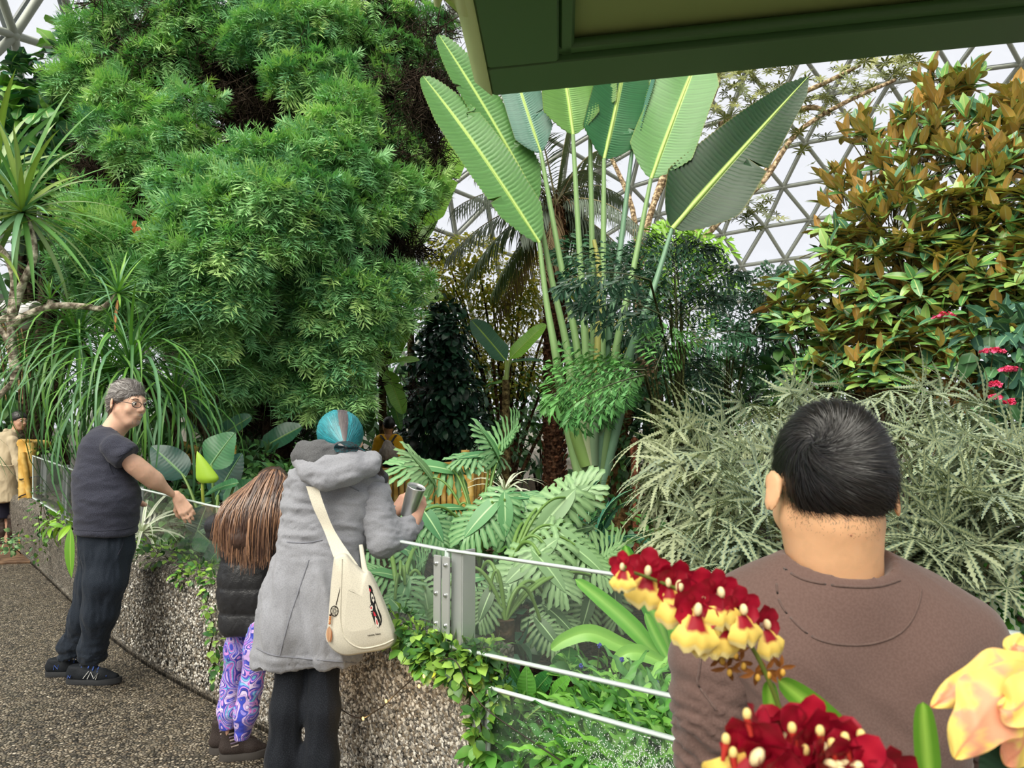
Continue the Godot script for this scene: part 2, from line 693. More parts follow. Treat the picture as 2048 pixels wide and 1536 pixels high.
func guard() -> void:
	# upper run of glass: plan line, heights of its lower and upper edges
	var top := [P(66, 912, 6.75), P(150, 941, 5.85), P(280, 978, 4.85), P(420, 1011, 3.95), P(560, 1037, 3.35), P(700, 1064, 2.92), P(893, 1100, 2.47)]
	var low := [P(66, 996, 6.75), P(150, 1047, 5.85), P(280, 1100, 4.85), P(420, 1155, 3.95), P(560, 1192, 3.35), P(700, 1236, 2.92), P(886, 1291, 2.47)]
	var runs := [[0, 1, "second glass guard panel from the bamboo post, above the left end of the pebbled wall"], [2, 4, "glass guard panel that the man in the navy T-shirt rests his hand on"], [4, 6, "glass guard panel below the grey coat's sleeve, ending at the bolted clamp"]]
	for r in runs:
		glass_panel(top.slice(r[0], r[1] + 1), low.slice(r[0], r[1] + 1), r[2])
	glass_panel([top[1], top[2]], [low[1], low[2]], "glass guard panel behind the navy T-shirt man's back")
	glass_panel([P(897, 1101, 2.46), P(1250, 1152, 1.98), P(2140, 1284, 1.33)], [P(890, 1292, 2.46), P(1350, 1394, 1.88), P(2140, 1580, 1.33)], "long upper glass guard panel in front of the brown sweatshirt")
	var lowp := glass_panel([P(978, 1376, 2.3), P(1365, 1483, 1.84), P(1750, 1590, 1.5)], [P(978, 1740, 2.3), P(1365, 1930, 1.84), P(1750, 2080, 1.5)], "lower glass panel speckled with water beside the grey end post")
	# water drops on the lower pane
	var dm := MB.new()
	dm.tint(Color.WHITE)
	dm.ball(Vector3.ZERO, Vector3(1, 1, 0.5), Basis(), 6, 4)
	var drops: Array = []
	for i in 5200:
		var u := clampf(rng.randfn(0.62, 0.2), 0.04, 0.98)
		var w := clampf(rng.randfn(0.2, 0.09), 0.02, 0.45)
		var a := P(978, 1376, 2.3).lerp(P(1750, 1590, 1.5), u)
		var z := P(978, 1740, 2.3).lerp(P(1750, 2080, 1.5), u)
		var nrm := Vector3(-0.72, 0, 0.69)
		var r := rf(0.0005, 0.0017)
		drops.append(Transform3D(basis_to(Vector3.UP, nrm) * Basis.from_scale(Vector3(r, r * rf(0.9, 1.5), r)), a.lerp(z, w) + nrm * 0.008))
	var water := mat(Color(0.93, 0.96, 0.95), 0.08, 0.5)
	many(lowp, "water_drops", dm.mesh(), water, drops)
	# clamp of two plates and a channel post at the end of the near panel
	var t := thing("glass_clamp", "bolted aluminium clamp post joining two glass panels right of the canvas bag", "post", P(893, 1280, 2.49))
	var along := (P(1250, 1150, 1.98) - P(893, 1100, 2.46))
	along.y = 0
	along = along.normalized()
	var nn := along.cross(Vector3.UP)
	if nn.z < 0:
		nn = -nn
	var bs := Basis(along, Vector3.UP, nn)
	var mid := (P(893, 1112, 2.46) + P(886, 1262, 2.46)) * 0.5
	for s in [-1, 1]:
		var q := MB.new()
		q.box(Vector3.ZERO, Vector3(0.035, 0.255, 0.008), bs, 0.0015)
		part(t, "clamp_plate", q.mesh(), M.alu, Transform3D(Basis(), mid + along * (0.0215 * s) + nn * 0.014))
		for k in 3:
			var h := MB.new()
			h.lathe(Vector3.ZERO, [[0.0075, 0.0], [0.0075, 0.004], [0.0055, 0.007], [0.0, 0.0075]], 8, basis_to(nn))
			part(t, "bolt", h.mesh(), M.bolt, Transform3D(Basis(), mid + along * (0.024 * s) + nn * 0.018 + Vector3.UP * (0.1 - 0.1 * k)))
	var ch := MB.new()
	ch.box(Vector3.ZERO, Vector3(0.05, 0.36, 0.008), bs, 0.0015)
	ch.box(along * 0.025 - nn * 0.03, Vector3(0.008, 0.36, 0.06), bs, 0.0015)
	part(t, "channel", ch.mesh(), M.alu, Transform3D(Basis(), mid + along * 0.045 - nn * 0.014 - Vector3.UP * 0.03))
	# posts further left, behind the glass
	var posts := [[P(84, 950, 6.7), 0.13, 0.38, "wide grey metal post plate behind the glass beside the bamboo post"], [P(128, 990, 6.0), 0.035, 0.5, "slim pale metal upright holding glass left of the navy T-shirt man"], [P(274, 1042, 4.93), 0.075, 0.46, "grey flat metal post just right of the navy T-shirt"]]
	for p in posts:
		var o := thing("guard_post", p[3], "post", p[0] - Vector3.UP * p[2] * 0.5)
		var q := MB.new()
		q.box(Vector3.ZERO, Vector3(p[1], p[2], 0.012), bs, 0.002)
		part(o, "plate", q.mesh(), M.alu_dark, Transform3D(Basis(), p[0] - nn * 0.02))
		var w := MB.new()
		w.box(Vector3(0, 0, -0.03).rotated(Vector3.UP, 0.8), Vector3(0.012, p[2], 0.05), bs, 0.002)
		part(o, "rib", w.mesh(), M.alu_dark, Transform3D(Basis(), p[0] - nn * 0.02))
	var e := thing("end_post", "grey aluminium square post at the right end of the pebbled wall", "post", P(962, 1395, 2.33) * Vector3(1, 0, 1))
	var eb := MB.new()
	var topy := P(962, 1394, 2.33).y
	eb.box(Vector3(0, topy * 0.5, 0), Vector3(0.042, topy, 0.042), bs, 0.004)
	part(e, "post", eb.mesh(), M.alu_dark, Transform3D(Basis(), e.position))
	var ef := MB.new()
	ef.box(Vector3(0, topy * 0.5 + 0.02, 0) + along * 0.012 + nn * 0.0, Vector3(0.012, topy + 0.04, 0.02), bs, 0.002)
	part(e, "glass_channel", ef.mesh(), M.alu, Transform3D(Basis(), e.position + along * 0.018))

func glass_panel(top: Array, low: Array, label: String) -> Node3D:
	var t := thing("glass_barrier", label, "glass guard", (low[0] + low[-1]) * 0.5)
	var n := Vector3(-0.7, 0, 0.7)
	var pane := MB.new()
	var rings: Array = []
	for i in top.size():
		rings.append(PackedVector3Array([low[i] + n * 0.006, low[i] - n * 0.006, top[i] - n * 0.006, top[i] + n * 0.006]))
	pane.loft(rings)
	part(t, "pane", pane.mesh(), M.guard_glass)
	for w in [top, low]:
		var e := MB.new()
		var rr: Array = []
		for p in w:
			rr.append(PackedVector3Array([p + n * 0.008 - Vector3.UP * 0.004, p - n * 0.008 - Vector3.UP * 0.004, p - n * 0.008 + Vector3.UP * 0.005, p + n * 0.008 + Vector3.UP * 0.005]))
		e.loft(rr)
		var o := part(t, "polished_edge", e.mesh(), M.glass_edge)
		o.set_meta("label", "pale polished glass edge")
	for w in [0, -1]:
		var e := MB.new()
		e.tube([low[w], top[w]], [0.007, 0.007], 5)
		part(t, "end_edge", e.mesh(), M.glass_edge)
	return t

func light_string() -> void:
	var t := thing("light_string", "dark wire of tiny warm lights sagging across the pebbled wall", "string lights", P(800, 1390, 2.5))
	var line := smooth_line([P(590, 1340, 2.93), P(700, 1430, 2.66), P(755, 1420, 2.55), P(800, 1380, 2.46), P(850, 1340, 2.37), P(905, 1318, 2.3), P(935, 1370, 2.25), P(975, 1420, 2.2), P(1090, 1500, 2.06), P(1160, 1545, 1.98)], 6)
	var b := MB.new()
	b.tube(line, [0.0022], 5)
	part(t, "wire", b.mesh(), M.wire)
	var glow := mat(c8(255, 214, 140), 0.3)
	glow.emission_enabled = true
	glow.emission = c8(255, 208, 130)
	glow.emission_energy_multiplier = 1.6
	for p in [P(619, 1366, 2.83), P(726, 1437, 2.6), P(772, 1402, 2.5), P(838, 1372, 2.38), P(848, 1352, 2.36), P(940, 1378, 2.23)]:
		var q := MB.new()
		q.lathe(Vector3.ZERO, [[0.0, -0.009], [0.004, -0.006], [0.0045, 0.002], [0.002, 0.008], [0.0, 0.009]], 8)
		part(t, "bulb", q.mesh(), glow, Transform3D(Basis(Vector3(1, 0, 0), 0.6), p))
		var l := OmniLight3D.new()
		l.name = num(t, "bulb_glow")
		l.light_color = c8(255, 205, 130)
		l.light_energy = 0.0035
		l.light_size = 0.006
		l.omni_range = 40.0
		l.omni_attenuation = 2.0
		l.shadow_enabled = true
		t.add_child(l)
		l.position = p - t.position

# ------------------------------------------------------------------ the raised green shutter of the kiosk overhead
func build_kiosk() -> void:
	var t := thing("kiosk_shutter", "dark green framed shutter panel raised overhead at the top right", "shutter", Vector3(0.5, 2.1, -1.2))
	var h := 0.72
	var y := EYE.y + h
	var c0 := G(985, 193, y)
	var ax := (G(2048, 86, EYE.y + h * 1.107) - c0).normalized()
	var az := (G(945, 0, y) - c0)
	az = (az - ax * az.dot(ax)).normalized()
	var nu := az.cross(ax).normalized()
	if nu.y < 0.0:
		nu = -nu
	var fb := Basis(ax, nu, ax.cross(nu))
	var at := func(a: float, b: float, up: float) -> Vector3: return c0 + ax * a + az * b + nu * up
	# outer frame: four members with a moulded inner lip round a recessed board
	var w := 0.115
	var len := 1.7
	var dep := 0.9
	var b := MB.new()
	var th := 0.045
	for r in [[0.0, 0.0, len, w], [0.0, dep - w, len, dep], [0.0, w, w * 1.25, dep - w], [len - w, w, len, dep - w]]:
		var mid: Vector3 = at.call((r[0] + r[2]) * 0.5, (r[1] + r[3]) * 0.5, th * 0.5)
		b.box(mid, Vector3(r[2] - r[0], th, r[3] - r[1]), fb, 0.004)
	part(t, "frame", b.mesh(), M.green_paint)
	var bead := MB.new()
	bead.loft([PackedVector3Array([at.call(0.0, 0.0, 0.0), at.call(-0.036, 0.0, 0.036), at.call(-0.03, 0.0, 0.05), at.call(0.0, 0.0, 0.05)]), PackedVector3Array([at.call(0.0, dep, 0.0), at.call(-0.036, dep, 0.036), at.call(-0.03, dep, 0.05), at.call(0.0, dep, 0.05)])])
	part(t, "sky_lit_edge", bead.mesh(), M.pale_lit_paint)  # panel edge: the light of the sky is put into its pale colour
	var lip := MB.new()
	for r in [[w, w, len - w, w + 0.03], [w * 1.25, w * 0.9, w * 1.25 + 0.03, dep - w], [w, dep - w - 0.03, len - w, dep - w]]:
		lip.box(at.call((r[0] + r[2]) * 0.5, (r[1] + r[3]) * 0.5, 0.022), Vector3(r[2] - r[0], 0.02, r[3] - r[1]), fb, 0.006)
	part(t, "moulding", lip.mesh(), M.green_paint)
	var bo := MB.new()
	bo.box(at.call(len * 0.5, dep * 0.5, 0.045), Vector3(len - w, 0.014, dep - w), fb)
	part(t, "recessed_board", bo.mesh(), M.olive_paint)
	# moulded jamb of the kiosk left of the shutter
	var j := thing("kiosk_cornice", "light green moulded cornice end at the top edge left of the shutter", "cornice", G(900, 20, y + 0.03))
	var prof := [[0.0, 0.0], [0.0, 0.03], [0.012, 0.034], [0.02, 0.02], [0.035, 0.018], [0.05, 0.03], [0.06, 0.05], [0.075, 0.055], [0.1, 0.055], [0.1, 0.0]]
	var cm := MB.new()
	var rr: Array = []
	var e0 := G(868, 34, y + 0.02)
	var e1 := G(950, 27, y + 0.02)
	var dx := (e1 - e0) / 0.1
	var back := (G(835, -180, y + 0.02) - e0)
	back.y = 0
	for s in [0.0, 1.0]:
		var ring := PackedVector3Array()
		for q in prof:
			ring.append(e0 + dx * (q[0]) + Vector3.UP * (0.05 - q[1]) + back * s)
		ring.reverse()
		rr.append(ring)
	cm.loft(rr)
	part(j, "moulding", cm.mesh(), M.pale_lit_paint)

# ------------------------------------------------------------------ leaves
func lens(t: float) -> float:       # pointed both ends
	return pow(sin(PI * clampf(pow(t, 0.85), 0.0, 1.0)), 0.8)

func oval(t: float) -> float:
	return sqrt(maxf(0.0, 1.0 - pow(2.0 * t - 1.0, 2.0)))

func obov(t: float) -> float:       # broadest past the middle
	return pow(sin(PI * pow(clampf(t, 0.0, 1.0), 1.35)), 0.7)

func strap(t: float) -> float:
	return minf(1.0, 0.55 + t * 3.0) * (1.0 - pow(t, 3.0))

func heart(t: float) -> float:      # broad near the stalk
	return pow(sin(PI * pow(clampf(t, 0.0, 1.0), 0.6)), 0.75)

func paddle(t: float) -> float:     # banana leaf
	return minf(1.0, pow(t * 7.0, 0.6)) * minf(1.0, pow((1.0 - t) * 3.2, 0.55))

func blade(b: MB, len: float, wid: float, prof: Callable, rows: int, lam: Color, rib: Color, edge: Color, bend := 0.3, fold := 0.12, ripple := 0.0, nrip := 6.0, xf := Transform3D(), sec := 2, under := Color(0, 0, 0, 0)) -> void:
	# grows along y, its upper face towards z; bends back from z
	var ss: Array = [-1.0, -0.55, -0.12, -0.06, 0.06, 0.12, 0.55, 1.0] if sec >= 2 else ([-1.0, 0.0, 1.0] if sec == 1 else [-1.0, 1.0])
	for side in (2 if under.a > 0.0 else 1):
		var f := b.v.size()
		var p := Vector3.ZERO
		var step := len / rows
		for j in rows + 1:
			var t := float(j) / rows
			var a := bend * t
			var nrm := Vector3(0, sin(a), cos(a))
			var w: float = wid * 0.5 * prof.call(t)
			for s in ss:
				var k := absf(s)
				var q: Vector3 = p + Vector3(w * s, 0, 0) + nrm * (k * w * fold + (ripple * k * sin(nrip * t * TAU - k * 2.6) if ripple > 0.0 else 0.0))
				if side == 1:
					q -= nrm * 0.0015
				if under.a > 0.0 and side == 1:
					b.tint(under if k > 0.1 else under.lightened(0.2))
				else:
					b.tint(rib if k < 0.1 and sec > 0 else (edge if k > 0.9 else lam))
				b.vert(xf * q)
			p += Vector3(0, cos(a), -sin(a)) * step
		var n := ss.size()
		for j in rows:
			for i in n - 1:
				var a := f + j * n + i
				if side == 0:
					b.quad(a, a + 1, a + n + 1, a + n)
				else:
					b.quad(a, a + n, a + n + 1, a + 1)

func place(at: Vector3, dir: Vector3, up: Vector3, s := 1.0) -> Transform3D:
	# a leaf at a point: y along dir, face (z) towards up
	return Transform3D(basis_to(dir, up) * Basis.from_scale(Vector3.ONE * s), at)

func rv() -> Vector3:
	return Vector3(rng.randfn(), rng.randfn(), rng.randfn()).normalized()

func set_leaves(parent: Node3D, called: String, meshes: Array, m: Material, at: Array, most := 300, tints := PackedColorArray()) -> void:
	# the leaves that show largest are parts, the rest one mass
	var order: Array = []
	for i in at.size():
		var p := to_px(at[i].origin)
		var s := 0.0
		if p.z > 0.2 and p.x > -80 and p.x < 2130 and p.y > -80 and p.y < 1620:
			s = at[i].basis.y.length() / p.z
		order.append([s, i])
	order.sort_custom(func(a, b): return a[0] > b[0])
	var rest: Array = []
	var cols: Array = []
	for k in meshes.size():
		rest.append([])
		cols.append(PackedColorArray())
	for k in order.size():
		var i: int = order[k][1]
		if k < most:
			part(parent, called, meshes[i % meshes.size()], m, at[i])
		else:
			rest[i % meshes.size()].append(at[i])
			cols[i % meshes.size()].append(tints[i] if tints.size() > 0 else Color.WHITE)
	for k in meshes.size():
		if rest[k].size() > 0:
			many(parent, "further_leaves", meshes[k], m, rest[k], cols[k])

func on_clump(c: Vector3, r: Vector3, towards := 0.55) -> Array:
	# a place on the outer shell of a clump of foliage and its outward direction; more of them on the side of the light and the path
	var d := rv()
	if d.dot(Vector3(0, 0.45, 0.89)) < -0.15 and rng.randf() < towards:
		d = -d
	return [c + r * d * pow(rng.randf(), 0.22), d]

func stem(parent: Node3D, called: String, pts: Array, r0: float, r1: float, k: Color, m: Material = null, sides := 7) -> void:
	var b := MB.new()
	b.tint(k)
	b.tube(pts, [r0, r1], sides)
	part(parent, called, b.mesh(), m if m else M.bark)

func big_leaf(parent: Node3D, base: Vector3, tip: Vector3, width: float, face: Vector3, prof: Callable, lam: Color, rib: Color, edge: Color, bow := 0.12, fold := 0.1, tears := 0, m: Material = null, pleat := 0.004, npleat := 46) -> MeshInstance3D:
	# one great leaf, pleated across, sometimes torn between its pleats
	var b := MB.new()
	var y := tip - base
	var len := y.length()
	y = y / len
	var x := y.cross(face).normalized()
	var z := x.cross(y)
	var rows := npleat * 2
	var ss := [-1.0, -0.96, -0.7, -0.4, -0.09, -0.045, 0.045, 0.09, 0.4, 0.7, 0.96, 1.0]
	var torn := {}
	for k in tears:
		torn[Vector2i(rng.randi_range(8, rows - 10), 0 if rng.randf() < 0.5 else 1)] = rf(0.2, 0.75)
	var ph := rf(0, 6)
	for j in rows + 1:
		var t := float(j) / rows
		var w: float = width * 0.5 * prof.call(t)
		var c := base + y * (len * t) + z * (-bow * len * t * t + bow * len * 0.25 * t)
		for s in ss:
			var k := absf(s)
			var q: Vector3 = c
			var cut := 1.0
			var key := Vector2i(j, 0 if s < 0 else 1)
			if torn.has(key):
				cut = minf(k, torn[key]) / maxf(k, 0.001)
			q += x * (w * s * cut) + y * (w * k * k * 0.22) + z * (w * k * fold + sin(t * 9.0 + ph + s * 1.5) * w * 0.08 * k)
			if k > 0.1:
				q += z * (pleat * (1.0 if j % 2 == 0 else -1.0))
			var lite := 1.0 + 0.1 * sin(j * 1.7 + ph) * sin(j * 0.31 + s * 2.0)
			b.tint(rib if k < 0.06 else (edge if k > 0.97 else lam * lite * (1.0 if j % 2 == 0 else 0.8)))  # furrows between pleats carry crease shade in their colour
			b.vert(q)
	var n := ss.size()
	for j in rows:
		for i in n - 1:
			var a := j * n + i
			b.quad(a, a + 1, a + n + 1, a + n)
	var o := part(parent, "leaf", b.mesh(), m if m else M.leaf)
	var r := MB.new()
	r.tint(rib)
	var mp: Array = []
	for j in 9:
		var t := j / 8.0
		mp.append(base + y * (len * t) + z * (-bow * len * t * t + bow * len * 0.25 * t + 0.002))
	r.tube(mp, [width * 0.032, width * 0.006], 6)
	part(o, "midrib", r.mesh(), M.leaf)
	return o

# a bush: stems from the soil into clumps of leaves
func bush(called: String, label: String, cat: String, clumps: Array, meshes: Array, m: Material, per: float, pal: Array, size: Array, root: Vector3, droop := 0.2, wood := Color(0.1, 0.07, 0.05), parts := 0, r0 := 0.03, group := "") -> Node3D:
	var t := thing(called, label, cat, root, group)
	var at: Array = []
	var cols := PackedColorArray()
	var b := MB.new()
	b.tint(wood)
	var ci := 0
	for c in clumps:
		var ctr := P(c[0], c[1], c[4])
		var r := Vector3(S(c[2], c[4]), S(c[3], c[4]), (S(c[2], c[4]) + S(c[3], c[4])) * 0.45)
		if ci < 26:
			b.tube(bez(root + Vector3(rf(-0.05, 0.05), 0, rf(-0.05, 0.05)), Vector3(lerpf(root.x, ctr.x, 0.35), lerpf(root.y, ctr.y, 0.75), lerpf(root.z, ctr.z, 0.35)), ctr, 7), [r0, r0 * 0.3], 6)
		ci += 1
		for i in int(per * c[2] * c[3] / 1000.0):
			var q := on_clump(ctr, r)
			var d: Vector3 = (q[1] * 0.8 + rv() * 0.55 + Vector3.DOWN * droop).normalized()
			at.append(place(q[0], d, (Vector3.UP + q[1] * 0.7 + rv() * 0.35), rf(size[0], size[1])))
			var k: Color = pal[rng.randi() % pal.size()]
			cols.append(k * rf(0.75, 1.2))
	part(t, "stems", b.mesh(), M.bark)
	if parts > 0:
		set_leaves(t, "leaf", meshes, m, at, parts, cols)
	else:
		for k in meshes.size():
			var a2: Array = []
			var c2 := PackedColorArray()
			for i in range(k, at.size(), meshes.size()):
				a2.append(at[i])
				c2.append(cols[i])
			many(t, "foliage", meshes[k], m, a2, c2)
	return t

func white_leaf(len: float, wid: float, prof: Callable, rows: int, bend: float, fold: float, sec := 1, rib := 1.35) -> ArrayMesh:
	var b := MB.new()
	blade(b, len, wid, prof, rows, Color.WHITE, Color(rib, rib, rib * 0.85), Color.WHITE, bend, fold, 0.0, 6.0, Transform3D(), sec)
	return b.mesh()

func build_trees() -> void:
	feathery_tree()
	fig_tree()
	travellers_palm()
	feather_palm()
	olive_tree()
	dark_cone()
	bananas()
	fishtails()
	rubber_tree()
	umbrella_tree()
	backdrop()

func feathery_tree() -> void:
	var root := P(560, 930, 8.3)
	root.y = 0.1
	var t := thing("feathery_tree", "tall fresh-green conifer with drooping feathery sprays filling the upper left", "tree", root)
	# one spray: a curved twig with narrow leaves in two loose ranks
	var sprays: Array = []
	for s in 3:
		var b := MB.new()
		var n := 28
		for i in n:
			var f := float(i) / n
			var y := 0.02 + f * 0.19
			var z := -0.08 * f * f
			var sd := -1.0 if i % 2 == 0 else 1.0
			var d := Vector3(sd * rf(0.25, 1.0), rf(0.35, 1.0), rf(-0.35, 0.7)).normalized()
			var l := 0.13 * (1.0 - 0.3 * f) * rf(0.8, 1.15)
			blade(b, l, 0.0135, func(q): return sin(PI * (0.12 + 0.88 * q)), 2, Color.WHITE, Color.WHITE, Color.WHITE, rf(0.2, 0.7), 0.1, 0.0, 1.0, place(Vector3(0, y, z), d, Vector3(0, 0.3, 1)), 0)
		b.tint(Color(0.5, 0.45, 0.3))
		b.tube([Vector3.ZERO, Vector3(0, 0.12, -0.02), Vector3(0, 0.25, -0.1)], [0.003, 0.001], 3)
		sprays.append(b.mesh())
	var cl := [[200, 70, 60, 8.4, 1.00], [215, 140, 70, 8.1, 1.15], [160, 165, 50, 8.0, 1.20], [250, 200, 70, 7.9, 1.00], [225, 258, 55, 7.7, 1.05], [265, 300, 45, 7.6, 1.00], [290, 40, 90, 8.4, 1.00], [330, 120, 65, 8.2, 0.80], [390, 60, 85, 8.3, 0.90], [300, 235, 50, 7.9, 0.80], [386, 214, 55, 7.7, 1.00], [371, 270, 45, 7.6, 1.00], [340, 325, 30, 7.6, 0.90], [440, 20, 80, 8.3, 0.90], [480, 95, 60, 8.2, 0.75], [560, 80, 95, 7.9, 0.95], [640, 60, 90, 8.0, 0.95], [600, 165, 60, 7.7, 1.00], [655, 140, 55, 7.8, 0.95], [540, 20, 80, 8.3, 0.90], [740, 30, 80, 8.5, 0.60], [790, 110, 70, 8.5, 0.55], [730, 150, 60, 8.3, 0.60], [850, 60, 60, 8.8, 0.50], [860, 140, 45, 8.8, 0.45], [700, 90, 70, 8.3, 0.70], [700, 205, 45, 7.4, 1.15], [685, 255, 60, 7.3, 1.10], [640, 305, 70, 7.1, 1.15], [560, 318, 70, 7.0, 1.20], [490, 340, 70, 6.9, 1.20], [420, 375, 70, 6.8, 1.25], [355, 362, 40, 6.9, 1.20], [440, 440, 95, 6.6, 1.25], [530, 410, 100, 6.6, 1.20], [610, 390, 90, 6.9, 1.00], [690, 340, 80, 7.2, 0.95], [745, 350, 60, 7.5, 0.80], [400, 510, 85, 6.5, 1.20], [480, 505, 90, 6.5, 1.15], [560, 480, 80, 6.7, 1.05], [640, 455, 80, 7.0, 0.90], [720, 430, 70, 7.3, 0.80], [775, 415, 60, 7.6, 0.75], [820, 385, 45, 7.8, 0.70], [855, 365, 30, 7.9, 0.70], [800, 300, 50, 8.2, 0.50], [770, 240, 50, 8.4, 0.45], [180, 410, 30, 7.1, 1.20], [215, 432, 45, 7.0, 1.15], [190, 472, 50, 6.9, 1.10], [245, 485, 60, 6.8, 1.10], [305, 490, 60, 6.8, 1.10], [180, 525, 55, 6.8, 1.00], [250, 550, 60, 6.7, 1.00], [330, 565, 80, 6.6, 1.05], [405, 590, 80, 6.6, 1.00], [290, 615, 60, 6.8, 0.90], [465, 585, 70, 6.6, 1.00], [350, 640, 55, 6.9, 0.85], [220, 590, 50, 6.9, 0.90], [660, 560, 60, 7.0, 0.95], [705, 590, 65, 7.1, 0.95], [640, 620, 60, 7.1, 0.95], [745, 610, 45, 7.3, 0.85], [690, 655, 55, 7.2, 0.90], [610, 550, 50, 7.3, 0.70], [770, 555, 50, 7.5, 0.65], [790, 625, 35, 7.6, 0.70], [830, 560, 35, 7.8, 0.50], [450, 660, 70, 6.8, 0.95], [610, 690, 55, 7.2, 0.80], [680, 725, 55, 7.3, 0.80], [560, 745, 55, 7.4, 0.60], [480, 740, 50, 7.1, 0.80], [620, 790, 50, 7.4, 0.70], [705, 790, 40, 7.4, 0.75], [400, 670, 45, 6.9, 0.90], [730, 690, 40, 7.4, 0.80], [440, 800, 45, 7.4, 0.60]]
	var wood := MB.new()
	wood.tint(lin(52, 40, 32))
	var spine := [root, P(556, 700, 8.3), P(545, 450, 8.5), P(548, 200, 8.7), P(560, -60, 8.8)]
	wood.tube(smooth_line(spine, 5), [0.2, 0.17, 0.05], 10)
	part(t, "trunk", wood.mesh(), M.bark)
	var at := [[], [], []]
	var tint := [PackedColorArray(), PackedColorArray(), PackedColorArray()]
	var fresh := lin(196, 232, 146)
	var mid := lin(142, 200, 134)
	var deep := lin(80, 142, 104)
	var limbs := MB.new()
	limbs.tint(lin(70, 56, 44))
	var n := 0
	for c in cl:
		var ctr := P(c[0], c[1], c[3])
		var r := S(c[2], c[3]) * 0.92
		var age := rf(0.4, 0.75)
		var foot: Vector3 = spine[0].lerp(spine[-1], clampf((ctr.y - 0.4) / (spine[-1].y - spine[0].y), 0.05, 0.95))
		limbs.tube(bez(foot, foot.lerp(ctr, 0.6) + Vector3.UP * 0.35, ctr, 6), [0.045, 0.012], 5)
		for i in int(18.0 * c[2] * c[2] / 1000.0 + 30):
			var q := on_clump(ctr, Vector3(r * 1.05, r * 0.55, r * 0.85), 0.85)
			var out: Vector3 = q[1]
			var d := (out * 0.75 + Vector3(0, -0.5, 0.12) + rv() * 0.38).normalized()
			var x := place(q[0], d, out + Vector3.UP * 0.8 + rv() * 0.3, rf(0.75, 1.25))
			var g := clampf(age + rng.randfn() * 0.22, 0.0, 1.0)      # old growth to new, by chance
			var k := deep.lerp(mid, minf(1.0, g * 2.0)).lerp(fresh, maxf(0.0, g * 2.0 - 1.0))
			at[n % 3].append(x)
			tint[n % 3].append(k)
			n += 1
	part(t, "limbs", limbs.mesh(), M.bark)
	# bare brown twigs inside the crown, a fill added to darken its gaps
	var tw := MB.new()
	tw.tint(lin(92, 80, 70))
	for i in 16:
		var o := rv() * 0.05
		tw.tube([o, o + rv() * 0.16 + Vector3(0, 0.03, 0), o * 0.5 + rv() * 0.3], [0.006, 0.002], 3)
	var inner: Array = []
	for c in [[260, 150, 90], [360, 60, 90], [470, 180, 90], [620, 60, 120], [760, 100, 110], [840, 200, 70], [690, 360, 120], [300, 560, 90], [250, 350, 80], [360, 320, 80], [440, 440, 120], [580, 240, 90], [580, 450, 120], [760, 480, 80], [400, 580, 100], [660, 640, 100], [600, 740, 100], [460, 740, 80], [820, 330, 60], [730, 260, 80], [560, 620, 80], [520, 800, 70]]:
		for i in int(c[2] * 1.1):
			inner.append(Transform3D(Basis(rv(), rf(0, 6)) * Basis.from_scale(Vector3.ONE * rf(0.8, 1.5)), P(c[0] + rng.randfn() * c[2] * 0.5, c[1] + rng.randfn() * c[2] * 0.5, 8.6 + rng.randfn() * 0.3)))
	many(t, "gap_fill_twigs", tw.mesh(), M.bark, inner)
	for s in 3:
		many(t, "sprays", sprays[s], M.leaf_dull, at[s], tint[s])
	# a dead brown leaf caught on it
	var dl := thing("dead_leaf", "curled orange-brown dead leaf caught on the feathery green tree", "leaf", P(272, 455, 6.25))
	for w in [[Vector3(0.2, 1, 0.3), 0.0], [Vector3(0.9, 0.4, 0.2), -0.03], [Vector3(0.4, 0.7, 0.5), -0.055]]:
		var b := MB.new()
		blade(b, 0.07, 0.045, oval, 5, lin(186, 104, 52), lin(120, 60, 30), lin(206, 130, 70), 0.9, 0.35, 0.004, 2.0)
		part(dl, "curl", b.mesh(), M.leaf_dull, place(P(268, 455, 6.25) + Vector3(0, w[1], 0), w[0], Vector3(0, 0.3, 1)))

func fig_tree() -> void:
	var lam := lin(70, 118, 72)
	var ms: Array = []
	for k in [lin(70, 122, 80), lin(96, 158, 80), lin(136, 190, 84), lin(62, 108, 84)]:
		var b := MB.new()
		blade(b, 0.34, 0.25, obov, 7, k, lin(176, 206, 130), k, 0.7, 0.16, 0.014, 2.5)
		ms.append(b.mesh())
	var cl := [[60, 190, 75, 60, 9.4], [140, 150, 60, 50, 9.6], [20, 250, 60, 60, 9.2], [110, 240, 75, 60, 9.2], [175, 290, 60, 60, 9.4], [50, 310, 75, 60, 9.0], [130, 350, 65, 60, 9.0], [30, 390, 60, 50, 9.0], [100, 430, 70, 50, 9.0], [150, 90, 40, 40, 9.8], [10, 180, 40, 40, 9.3], [200, 400, 60, 60, 9.3], [270, 380, 50, 40, 9.6]]
	var root := P(60, 930, 9.6)
	root.y = 0.1
	bush("fig_tree", "fiddle-leaf fig with broad glossy leaves at the far upper left", "tree", cl, ms, M.leaf_gloss, 13.0, [Color.WHITE], [0.75, 1.15], root, 0.35, lin(90, 80, 68), 260, 0.09)

func petiole(parent: Node3D, pts: Array, r0: float, r1: float, k: Color) -> void:
	var b := MB.new()
	b.tint(k)
	b.tube(smooth_line(pts, 6), [r0, r1], 9, 0.8)
	part(parent, "leaf_stalk", b.mesh(), M.leaf)

